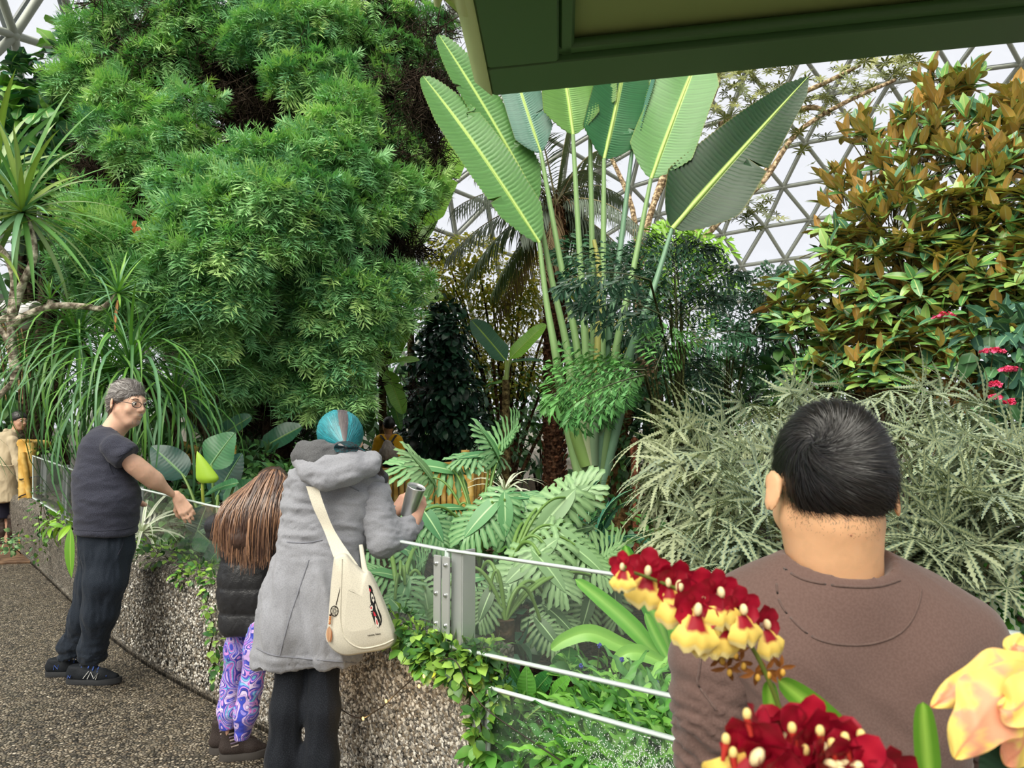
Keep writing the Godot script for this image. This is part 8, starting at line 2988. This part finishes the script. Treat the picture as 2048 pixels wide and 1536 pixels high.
	# stubble below the hair line
	strands(t, "nape_stubble", M.hair, b, 60000, 0.006, 0.00022, func(p, n): return Vector3.DOWN, 0.5, pal, func(p):
		var x := to_px(p)
		if x.x < 1575 or x.x > 1760 or x.y < 985 or x.y > 1075 + (x.x - 1660) * 0.12 or x.z > 1.0:
			return 0.0
		return clampf((1072.0 + (x.x - 1660) * 0.14 - x.y) / 60.0, 0.0, 1.0), 1)

func plain_face(hd: Transform3D, b: MB, neck: Vector3, cell := 0.007) -> void:
	var f := Field.new(cell, 0.011)
	head_field(f, hd, 0.95)
	f.cap(hd * Vector3(0, -0.06, -0.02), neck, 0.05, 0.055)
	f.build(b, null, null, 1)

func trench_coat() -> void:
	var d := 8.5
	var foot := G(18, 1092)
	d = -foot.z
	var t := person("person", "dark-haired person in a beige trench coat and boots by the bamboo post", foot)
	var hd := frame(P(38, 842, d), Vector3(0.95, -0.1, 0.3), Vector3(0.05, 1, 0), 1.0)
	var b := MB.new()
	plain_face(hd, b, P(26, 872, d))
	var g := Field.new(0.015, 0.02)
	g.chain([P(22, 872, d), P(15, 930, d), P(15, 1000, d)], [0.08, 0.11, 0.11])
	g.chain([P(10, 1000, d), P(8, 1085, d)], [0.07, 0.045])
	g.chain([P(24, 1000, d), P(20, 1085, d)], [0.07, 0.045])
	g.chain([P(30, 880, d - 0.16), P(38, 925, d - 0.2), P(42, 962, d - 0.2)], [0.045, 0.04, 0.028])
	g.build(b)
	hand_field(b, P(42, 962, d - 0.2), Vector3(0.1, -1, 0.1), Vector3(-0.2, 0, 1), 1.0, [0.3, 0.3, 0.3, 0.3], 0.9, 0.5, 0.006)
	part(t, "body", b.mesh(), skin(c8(226, 178, 152)))
	var s := Field.new(0.011, 0.022)
	for w in [-0.08, 0.08]:
		s.chain([P(18, 874, d + w), P(14, 920, d + w), P(14, 960, d + w), P(14, 1015, d + w)], [0.11, 0.13, 0.135, 0.18])
	s.chain([P(26, 882, d - 0.17), P(36, 925, d - 0.2), P(41, 960, d - 0.2)], [0.075, 0.065, 0.055])
	s.plane(Vector3.DOWN, P(15, 1003, d))
	s.plane(Vector3(0.1, -1, 0), P(15, 1004, d))
	var sb := MB.new()
	s.build(sb, func(p, n): return folds(p, Vector3(6, 3, 6), 0.011))
	var beige := cloth(c8(206, 190, 160), 0.85, 0.3, 0.2, 0.06)
	part(t, "trench_coat", sb.mesh(), beige)
	var h := Field.new(0.011, 0.02)
	h.chain([P(4, 872, d - 0.1), P(-2, 888, d), P(6, 872, d + 0.1), P(28, 866, d - 0.06), P(12, 862, d - 0.12)], [0.06, 0.06, 0.05, 0.045, 0.045])
	var hb := MB.new()
	h.build(hb, func(p, n): return folds(p, Vector3(9, 9, 9), 0.009))
	part(t, "hood", hb.mesh(), beige)
	var bt := MB.new()
	bt.tube([P(-6, 928, d - 0.24), P(14, 932, d - 0.3), P(34, 930, d - 0.22)], [0.02, 0.02], 6, 0.3)
	part(t, "belt", bt.mesh(), beige)
	var q := Field.new(0.012, 0.018)
	q.cap(P(14, 990, d), P(14, 1036, d), 0.15, 0.13)
	q.plane(Vector3.DOWN, P(14, 1036, d))
	var qb := MB.new()
	q.build(qb)
	part(t, "skirt", qb.mesh(), cloth(c8(30, 30, 46), 0.8, 0.2, 0.1))
	var bf := Field.new(0.01, 0.014)
	bf.chain([P(8, 1035, d), P(8, 1062, d), P(6, 1084, d)], [0.07, 0.06, 0.045])
	bf.chain([P(26, 1035, d - 0.08), P(25, 1062, d - 0.08), P(22, 1084, d - 0.08)], [0.07, 0.06, 0.045])
	bf.cap(P(6, 1086, d), P(24, 1089, d), 0.04, 0.035)
	bf.cap(P(22, 1086, d - 0.08), P(40, 1089, d - 0.08), 0.04, 0.035)
	bf.plane(Vector3.DOWN, Vector3(0, 0.0, 0))
	var bb := MB.new()
	bf.build(bb, func(p, n): return folds(p, Vector3(9, 14, 9), 0.006))
	part(t, "boots", bb.mesh(), mat(c8(56, 42, 36), 0.5))
	short_hair(t, hd, lin(26, 22, 22))
	eyes(t, hd)
	var fm := MB.new()
	for w in [-1.0, 1.0]:
		var ring: Array = []
		for i in 11:
			var a := TAU * i / 10
			ring.append(hd * Vector3(w * 0.034 + 0.023 * cos(a), 0.004 + 0.018 * sin(a), 0.108))
		fm.tube(ring, [0.0015, 0.0015], 5, 1.0, false)
		fm.tube([hd * Vector3(w * 0.058, 0.008, 0.1), hd * Vector3(w * 0.082, 0.01, 0.0)], [0.0015, 0.0015], 5)
	part(t, "glasses", fm.mesh(), mat(c8(90, 84, 80), 0.3))

func short_hair(t: Node3D, hd: Transform3D, k: Color) -> void:
	var hb := hd.basis.orthonormalized()
	var hf := Field.new(0.007, 0.012)
	hf.ell(hd * Vector3(0, 0.034, -0.016), Vector3(0.087, 0.102, 0.108), hb)
	hf.plane(hb * Vector3(0, -0.80, 0.62), hd * Vector3(0, 0.052, 0.085))
	hf.cut(hd * Vector3(0, -0.03, 0.1), Vector3(0.1, 0.08, 0.06), hb)
	for w in [-1.0, 1.0]:
		hf.cut(hd * Vector3(w * 0.088, -0.03, 0.004), Vector3(0.03, 0.045, 0.034), hb)
	var hm := MB.new()
	hm.tint(k)
	hf.build(hm, func(p, n): return folds(p, Vector3(40, 40, 40), 0.006))
	part(t, "hair", hm.mesh(), M.hair)

func yellow_shirt() -> void:
	var d := 9.5
	var foot := Vector3(P(778, 1000, d).x, 0.05, -d)
	var t := person("person", "black-haired person in a yellow T-shirt wearing a backpack by the bamboo bridge", foot)
	var hd := frame(P(777, 852, d), Vector3(-0.45, -0.1, -0.88), Vector3(0, 1, -0.08), 1.0)
	var b := MB.new()
	plain_face(hd, b, P(777, 874, d))
	var g := Field.new(0.015, 0.02)
	g.chain([P(777, 876, d), P(777, 930, d)], [0.09, 0.11])
	for w in [-1.0, 1.0]:
		g.chain([P(777 + w * 22, 882, d), P(777 + w * 27, 912, d - 0.02), P(777 + w * 22, 932, d - 0.15)], [0.048, 0.04, 0.028])
		g.chain([P(777 + w * 12, 935, d), foot + Vector3(w * 0.09, 0.06, 0)], [0.085, 0.04])
	g.build(b)
	for w in [-1.0, 1.0]:
		hand_field(b, P(777 + w * 22, 932, d - 0.15), Vector3(-w * 0.5, 0.1, -0.8), Vector3(0, 1, 0), w, [0.4, 0.4, 0.4, 0.4], 0.95, 0.5, 0.007)
	part(t, "body", b.mesh(), skin(c8(196, 144, 104)))
	var s := Field.new(0.011, 0.02)
	for w in [-1.0, 1.0]:
		s.chain([P(777 + w * 11, 882, d), P(777 + w * 12, 960, d)], [0.105, 0.11])
		s.chain([P(777 + w * 20, 880, d), P(777 + w * 26, 902, d - 0.01)], [0.07, 0.068])
	s.plane(Vector3.DOWN, P(777, 948, d))
	var sb := MB.new()
	s.build(sb, func(p, n): return folds(p, Vector3(7, 5, 7), 0.008))
	part(t, "t_shirt", sb.mesh(), cloth(c8(252, 190, 48), 0.85, 0.2, 0.2, 0.05))
	var q := Field.new(0.012, 0.018)
	for w in [-1.0, 1.0]:
		q.chain([P(777 + w * 10, 945, d), foot + Vector3(w * 0.09, 0.45, 0), foot + Vector3(w * 0.09, 0.05, 0)], [0.11, 0.085, 0.065])
		shoe(t, foot + Vector3(w * 0.09, 0, 0.08), Vector3(0, 0, -1), 0.26, M.black, M.black)
	var qb := MB.new()
	q.build(qb)
	part(t, "trousers", qb.mesh(), cloth(c8(50, 52, 60), 0.8, 0.2, 0.1))
	short_hair(t, hd, lin(20, 17, 17))
	var pk := thing("backpack", "black backpack with a grey jacket tied over it on the yellow T-shirt", "backpack", P(779, 930, d - 0.2))
	var bf := Field.new(0.01, 0.025)
	bf.chain([P(778, 892, d - 0.16), P(779, 922, d - 0.19)], [0.085, 0.1])
	bf.cap(P(770, 920, d - 0.19), P(788, 920, d - 0.19), 0.09)
	var bb := MB.new()
	bf.build(bb)
	part(pk, "pack", bb.mesh(), cloth(c8(24, 24, 26), 0.7, 0.3, 0.1))
	for w in [-1.0, 1.0]:
		var st := MB.new()
		st.tube(smooth_line([P(778 + w * 4, 886, d - 0.17), P(777 + w * 10, 878, d - 0.13), P(777 + w * 15, 871, d - 0.06)], 4), [0.022, 0.022], 6, 0.4)
		part(pk, "strap", st.mesh(), M.black)
	var jf := Field.new(0.01, 0.02)
	jf.chain([P(774, 888, d - 0.25), P(776, 905, d - 0.3), P(772, 916, d - 0.3)], [0.05, 0.07, 0.04])
	jf.chain([P(776, 888, d - 0.25), P(790, 903, d - 0.28), P(793, 925, d - 0.26), P(797, 936, d - 0.24)], [0.04, 0.04, 0.035, 0.03])
	jf.chain([P(774, 888, d - 0.25), P(764, 905, d - 0.28), P(760, 928, d - 0.26), P(757, 945, d - 0.24)], [0.04, 0.045, 0.035, 0.03])
	jf.cap(P(776, 900, d - 0.29), P(784, 914, d - 0.29), 0.06, 0.04)
	var jb := MB.new()
	jf.build(jb, func(p, n): return folds(p, Vector3(14, 6, 14), 0.016))
	part(pk, "tied_jacket", jb.mesh(), cloth(c8(176, 164, 156), 0.9, 0.3, 0.2, 0.06)).set_meta("label", "pale grey jacket knotted over the pack")

func orchid_flower(s: int) -> Array:
	# red petals above, a yellow skirted lip with a red mask below
	var r := RandomNumberGenerator.new()
	r.seed = 200 + s
	var red := MB.new()
	for k in [[-0.9, 0.6, 0.012], [0.9, 0.6, 0.012], [0.0, 1.0, 0.013], [-0.75, -0.25, 0.010], [0.75, -0.25, 0.010]]:
		var c := lin(142, 16, 38) * r.randf_range(0.8, 1.25)
		blade(red, float(k[2]) * 1.1, 0.0115, oval, 8, c, c * 1.25, c, r.randf_range(-0.5, 0.4), 0.2, 0.0006, 2.0, place(Vector3(k[0], k[1], 0) * 0.002, Vector3(k[0], k[1], 0.25), Vector3(0, 0, 1)), 1)
	var lip := MB.new()
	var y := lin(240, 208, 104)
	var rows := 9
	var f := lip.v.size()
	for j in rows + 1:
		var t := float(j) / rows
		var w := 0.0125 * (0.38 + 0.62 * minf(1.0, t * 1.5)) * (1.0 if t < 0.8 else 1.0 - (t - 0.8) * 0.9)
		for i in 9:
			var x := -1.0 + 2.0 * i / 8.0
			lip.tint(lin(150, 20, 34) if (t < 0.34 and absf(x) < 0.62) else (y if t < 0.85 else lin(250, 232, 160)))
			lip.vert(Vector3(x * w, -0.002 - t * (0.0185 - 0.0035 * pow(absf(x), 3.0) - 0.0022 * exp(-x * x * 30.0) + 0.0008 * sin(i * 2.6 + s)), 0.004 + 0.005 * sin(t * 2.4) - 0.004 * x * x + 0.0013 * sin(i * 2.3 + s) * t))
	for j in rows:
		for i in 8:
			var a := f + j * 9 + i
			lip.quad(a, a + 9, a + 10, a + 1)
	var col := MB.new()
	col.tint(lin(246, 226, 176))
	col.ball(Vector3(0, 0.002, 0.005), Vector3(0.0022, 0.0035, 0.003), Basis(), 8, 6)
	return [red.mesh(), lip.mesh(), col.mesh()]

func add_flower(t: Node3D, kinds: Array, k: int, x: Transform3D, s: float) -> void:
	var o := Node3D.new()
	o.name = num(t, "flower")
	t.add_child(o)
	o.transform = Transform3D(x.basis * Basis.from_scale(Vector3.ONE * s), x.origin - t.position)
	for i in 3:
		var m := MeshInstance3D.new()
		m.name = ["red_petals", "yellow_lip", "column"][i]
		m.mesh = kinds[k][i]
		m.material_override = M.petal
		o.add_child(m)

func build_foreground() -> void:
	M.petal = leafmat(0.5, 0.3, 0.35)
	var kinds: Array = []
	for k in 4:
		kinds.append(orchid_flower(k))
	var green := lin(96, 150, 44)
	# flowering spray arching up to the left
	var d := 0.56
	var root := P(1640, 1700, 0.56)
	var t := thing("orchid_plant", "orchid spray of red and yellow flowers arching across the brown sweatshirt", "orchid", root)
	var line := smooth_line([root, P(1580, 1480, 0.56), P(1528, 1340, 0.56), P(1480, 1265, 0.56), P(1400, 1200, 0.56), P(1310, 1160, 0.56), P(1250, 1140, 0.56)], 6)
	var b := MB.new()
	b.tint(lin(98, 112, 46))
	b.tube(line, [0.0022, 0.0012], 7)
	part(t, "stem", b.mesh(), M.leaf)
	var i := 0
	for q in [[1248, 1136, 0.62, -0.5], [1296, 1146, 0.95, -0.25], [1352, 1176, 1.05, 0.1], [1338, 1168, 0.8, -0.3], [1402, 1196, 1.1, 0.0], [1434, 1188, 0.9, 0.25], [1392, 1222, 1.05, -0.1], [1440, 1240, 0.95, 0.2], [1412, 1250, 0.85, -0.1], [1478, 1222, 0.9, 0.3], [1378, 1190, 0.8, -0.2], [1524, 1252, 0.85, 0.5]]:
		var c := P(q[0], q[1], d + rf(-0.012, 0.012))
		var face := Vector3(q[3], -0.1, 1)
		add_flower(t, kinds, i % 4, Transform3D(basis_to(Vector3(rf(-0.15, 0.15), 1, 0), face), c), float(q[2]) * 1.38)
		var sb := MB.new()
		sb.tint(lin(150, 120, 80))
		sb.tube([c, c + Vector3(0.004, -0.004, -0.012)], [0.0008, 0.0008], 5)
		part(t, "flower_stalk", sb.mesh(), M.leaf)
		i += 1
	# buds and withered brown flowers low on the stem
	for q in [[1440, 1312], [1466, 1300], [1482, 1322], [1510, 1345], [1532, 1340], [1560, 1335], [1454, 1335]]:
		var w := MB.new()
		var c := P(q[0], q[1], d + rf(-0.01, 0.01))
		for k in 5:
			var a := TAU * k / 5 + rf(-0.4, 0.4)
			var kk := lin(134, 84, 40) * rf(0.6, 1.2)
			blade(w, rf(0.010, 0.014), 0.004, lens, 3, kk, kk, kk, rf(0.2, 1.0), 0.3, 0.0, 1.0, place(c, Vector3(cos(a), sin(a), rf(-0.2, 0.6)), Vector3(0, 0, 1)), 1)
		w.tint(lin(206, 160, 70))
		w.ball(c + Vector3(0.001, -0.003, 0.003), Vector3(0.0022, 0.003, 0.0022), Basis(), 6, 5)
		part(t, "withered_flower", w.mesh(), M.petal)
	# leaves of the orchid
	for l in [[[1560, 1500], [1548, 1440], [1540, 1385], [1541, 1362], 34, 0.57], [[1760, 1560], [1690, 1480], [1620, 1410], [1556, 1358], 60, 0.58], [[1862, 1600], [1854, 1520], [1848, 1450], [1846, 1404], 46, 0.5]]:
		var pts: Array = []
		for k in 4:
			pts.append(P(l[k][0], l[k][1], l[5]))
		ribbon_leaf(t, pts, S(l[4], l[5]), Vector3(-0.3, 0.3, 1), green, lin(150, 196, 80), M.leaf_gloss)
	# the near mound of red blooms at the bottom edge
	var m := thing("orchid_cluster", "dense mound of dark red and yellow orchid blooms at the bottom edge", "orchid", P(1600, 1600, 0.44))
	for k in 44:
		var u := rng.randf()
		var px := lerpf(1468, 1760, u)
		var topy := 1452 + 60 * absf(u - 0.35) * 1.4 + (24 if u > 0.75 else 0)
		var c := P(px, rf(topy, 1640), 0.43 + rf(-0.02, 0.025))
		add_flower(m, kinds, k % 4, Transform3D(basis_to(Vector3(rf(-0.6, 0.6), 1, rf(-0.3, 0.6)), Vector3(rf(-0.6, 0.6), rf(0.1, 0.9), 1)), c), rf(1.3, 1.75))
	for q in [[1494, 1428], [1452, 1478], [1466, 1505], [1584, 1456], [1640, 1462], [1664, 1488], [1722, 1470], [1744, 1494], [1690, 1476], [1560, 1484], [1738, 1522], [1610, 1500]]:
		var bb := MB.new()
		bb.tint(lin(246, 216, 140))
		var c := P(q[0], q[1], 0.42 + rf(-0.01, 0.01))
		bb.ball(c, Vector3(0.0026, 0.0034, 0.0026), Basis(), 8, 6)
		bb.tint(lin(196, 60, 50))
		bb.tube([c - Vector3(0, 0.002, 0), c - Vector3(rf(-0.003, 0.003), 0.012, 0)], [0.0022, 0.0012], 6)
		part(m, "bud", bb.mesh(), M.petal)
	for k in 3:
		var sb := MB.new()
		sb.tint(lin(98, 112, 46))
		sb.tube([P(1520 + k * 80, 1530, 0.45), P(1560 + k * 40, 1900, 0.45)], [0.0025, 0.003], 6)
		part(m, "stem", sb.mesh(), M.leaf)
	poinsettia()
	# pot and bench that carry them, below the frame
	var bench := thing("plant_bench", "wooden bench carrying the orchids and the poinsettia below the frame", "bench", Vector3(0.24, 0, -0.5))
	var bb := MB.new()
	bb.box(Vector3(0.24, 0.7, -0.5), Vector3(0.7, 0.03, 0.26), Basis(), 0.006)
	part(bench, "top", bb.mesh(), M.plank)
	for x in [-0.08, 0.56]:
		var lg := MB.new()
		lg.box(Vector3(x, 0.345, -0.5), Vector3(0.05, 0.69, 0.2), Basis(), 0.006)
		part(bench, "leg", lg.mesh(), M.plank)
	for q in [[Vector3(0.235, 0.715, -0.5), "terracotta pot of the orchids below the frame"], [Vector3(0.42, 0.715, -0.48), "terracotta pot of the poinsettia below the frame"]]:
		var p := thing("flower_pot", q[1], "pot", q[0])
		var pb := MB.new()
		pb.lathe(q[0], [[0.0, 0.0], [0.05, 0.0], [0.062, 0.09], [0.068, 0.09], [0.068, 0.11], [0.06, 0.11], [0.056, 0.1], [0.0, 0.1]], 20)
		part(p, "pot", pb.mesh(), mat(c8(170, 100, 66), 0.8))

func bract(t: Node3D, pts: Array, w: float, face: Vector3, fold: float) -> void:
	# a broad pointed bract: yellow edge, salmon patches and blush
	var line := smooth_line(pts, 8)
	var b := MB.new()
	var n := line.size()
	var nz := noise(FastNoiseLite.TYPE_SIMPLEX, 38.0, rng.randi() % 1000, 3)
	var cols := 16
	for j in n:
		var u := float(j) / (n - 1)
		var tan: Vector3 = (line[mini(j + 1, n - 1)] - line[maxi(j - 1, 0)]).normalized()
		var x := tan.cross(face).normalized()
		var z := x.cross(tan)
		var ww := w * 0.5 * pow(sin(PI * clampf(pow(u, 0.8) * 0.97 + 0.02, 0.0, 1.0)), 0.85) * (1.0 + 0.1 * sin(u * 17.0))
		for i in cols + 1:
			var s := -1.0 + 2.0 * i / cols
			var p: Vector3 = line[j] + x * (ww * s) + z * (-absf(s) * ww * fold + 0.0012 * sin(u * 20.0 + s * 5.0))
			var v := nz.get_noise_3dv(p) + 0.25 - absf(s) * 0.35
			var k := lin(240, 212, 116)
			if v > 0.2:
				k = lin(238, 164, 130)
			elif v > 0.06:
				k = lin(242, 190, 130)
			if absf(s) < 0.07:
				k = lin(230, 150, 118)
			b.tint(k)
			b.vert(p)
	for j in n - 1:
		for i in cols:
			var a := j * (cols + 1) + i
			b.quad(a, a + 1, a + cols + 2, a + cols + 1)
	part(t, "bract", b.mesh(), M.petal)

func poinsettia() -> void:
	var t := thing("poinsettia", "poinsettia with salmon and yellow marbled bracts at the lower right corner", "poinsettia", P(2040, 1600, 0.47))
	var d := 0.46
	bract(t, [P(2100, 1345, d + 0.02), P(2040, 1334, d), P(1950, 1365, d), P(1862, 1414, d)], S(84, d), Vector3(-0.1, 0.6, 1), 0.3)
	bract(t, [P(2090, 1350, d), P(2010, 1390, d - 0.02), P(1958, 1450, d - 0.025), P(1908, 1516, d - 0.02)], S(118, d), Vector3(-0.4, 0.3, 1), 0.25)
	bract(t, [P(2120, 1350, d), P(2080, 1380, d - 0.03), P(2030, 1420, d - 0.03), P(1996, 1412, d - 0.03)], S(80, d), Vector3(0, 0.5, 1), 0.2)
	bract(t, [P(2110, 1360, d + 0.01), P(2080, 1440, d), P(2040, 1500, d), P(2010, 1530, d)], S(90, d), Vector3(0.1, 0.3, 1), 0.2)
	bract(t, [P(2100, 1330, d + 0.03), P(2060, 1300, d + 0.03), P(2030, 1290, d + 0.03), P(2022, 1312, d + 0.03)], S(56, d), Vector3(-0.2, 0.7, 1), 0.3)
	var c := P(2110, 1350, d + 0.01)
	for l in [[2100, 1480, 1976, 1600, 150, 0.47, Vector3(-0.2, 0.5, 1)], [2110, 1440, 2060, 1640, 150, 0.48, Vector3(0.3, 0.4, 1)], [2090, 1350, 2050, 1250, 60, 0.5, Vector3(-0.3, 0.3, 1)]]:
		big_leaf(t, P(l[0], l[1], l[5]), P(l[2], l[3], l[5]), S(l[4], l[5]), l[6], heart, lin(34, 72, 48), lin(90, 130, 84), lin(30, 62, 42), 0.1, 0.1, 0, M.leaf_dull, 0.0006, 14)
	var sb := MB.new()
	sb.tint(lin(110, 130, 70))
	sb.tube(bez(Vector3(0.42, 0.8, -0.48), Vector3(0.42, 0.98, -0.47), c, 6), [0.005, 0.004], 7)
	part(t, "stem", sb.mesh(), M.leaf)
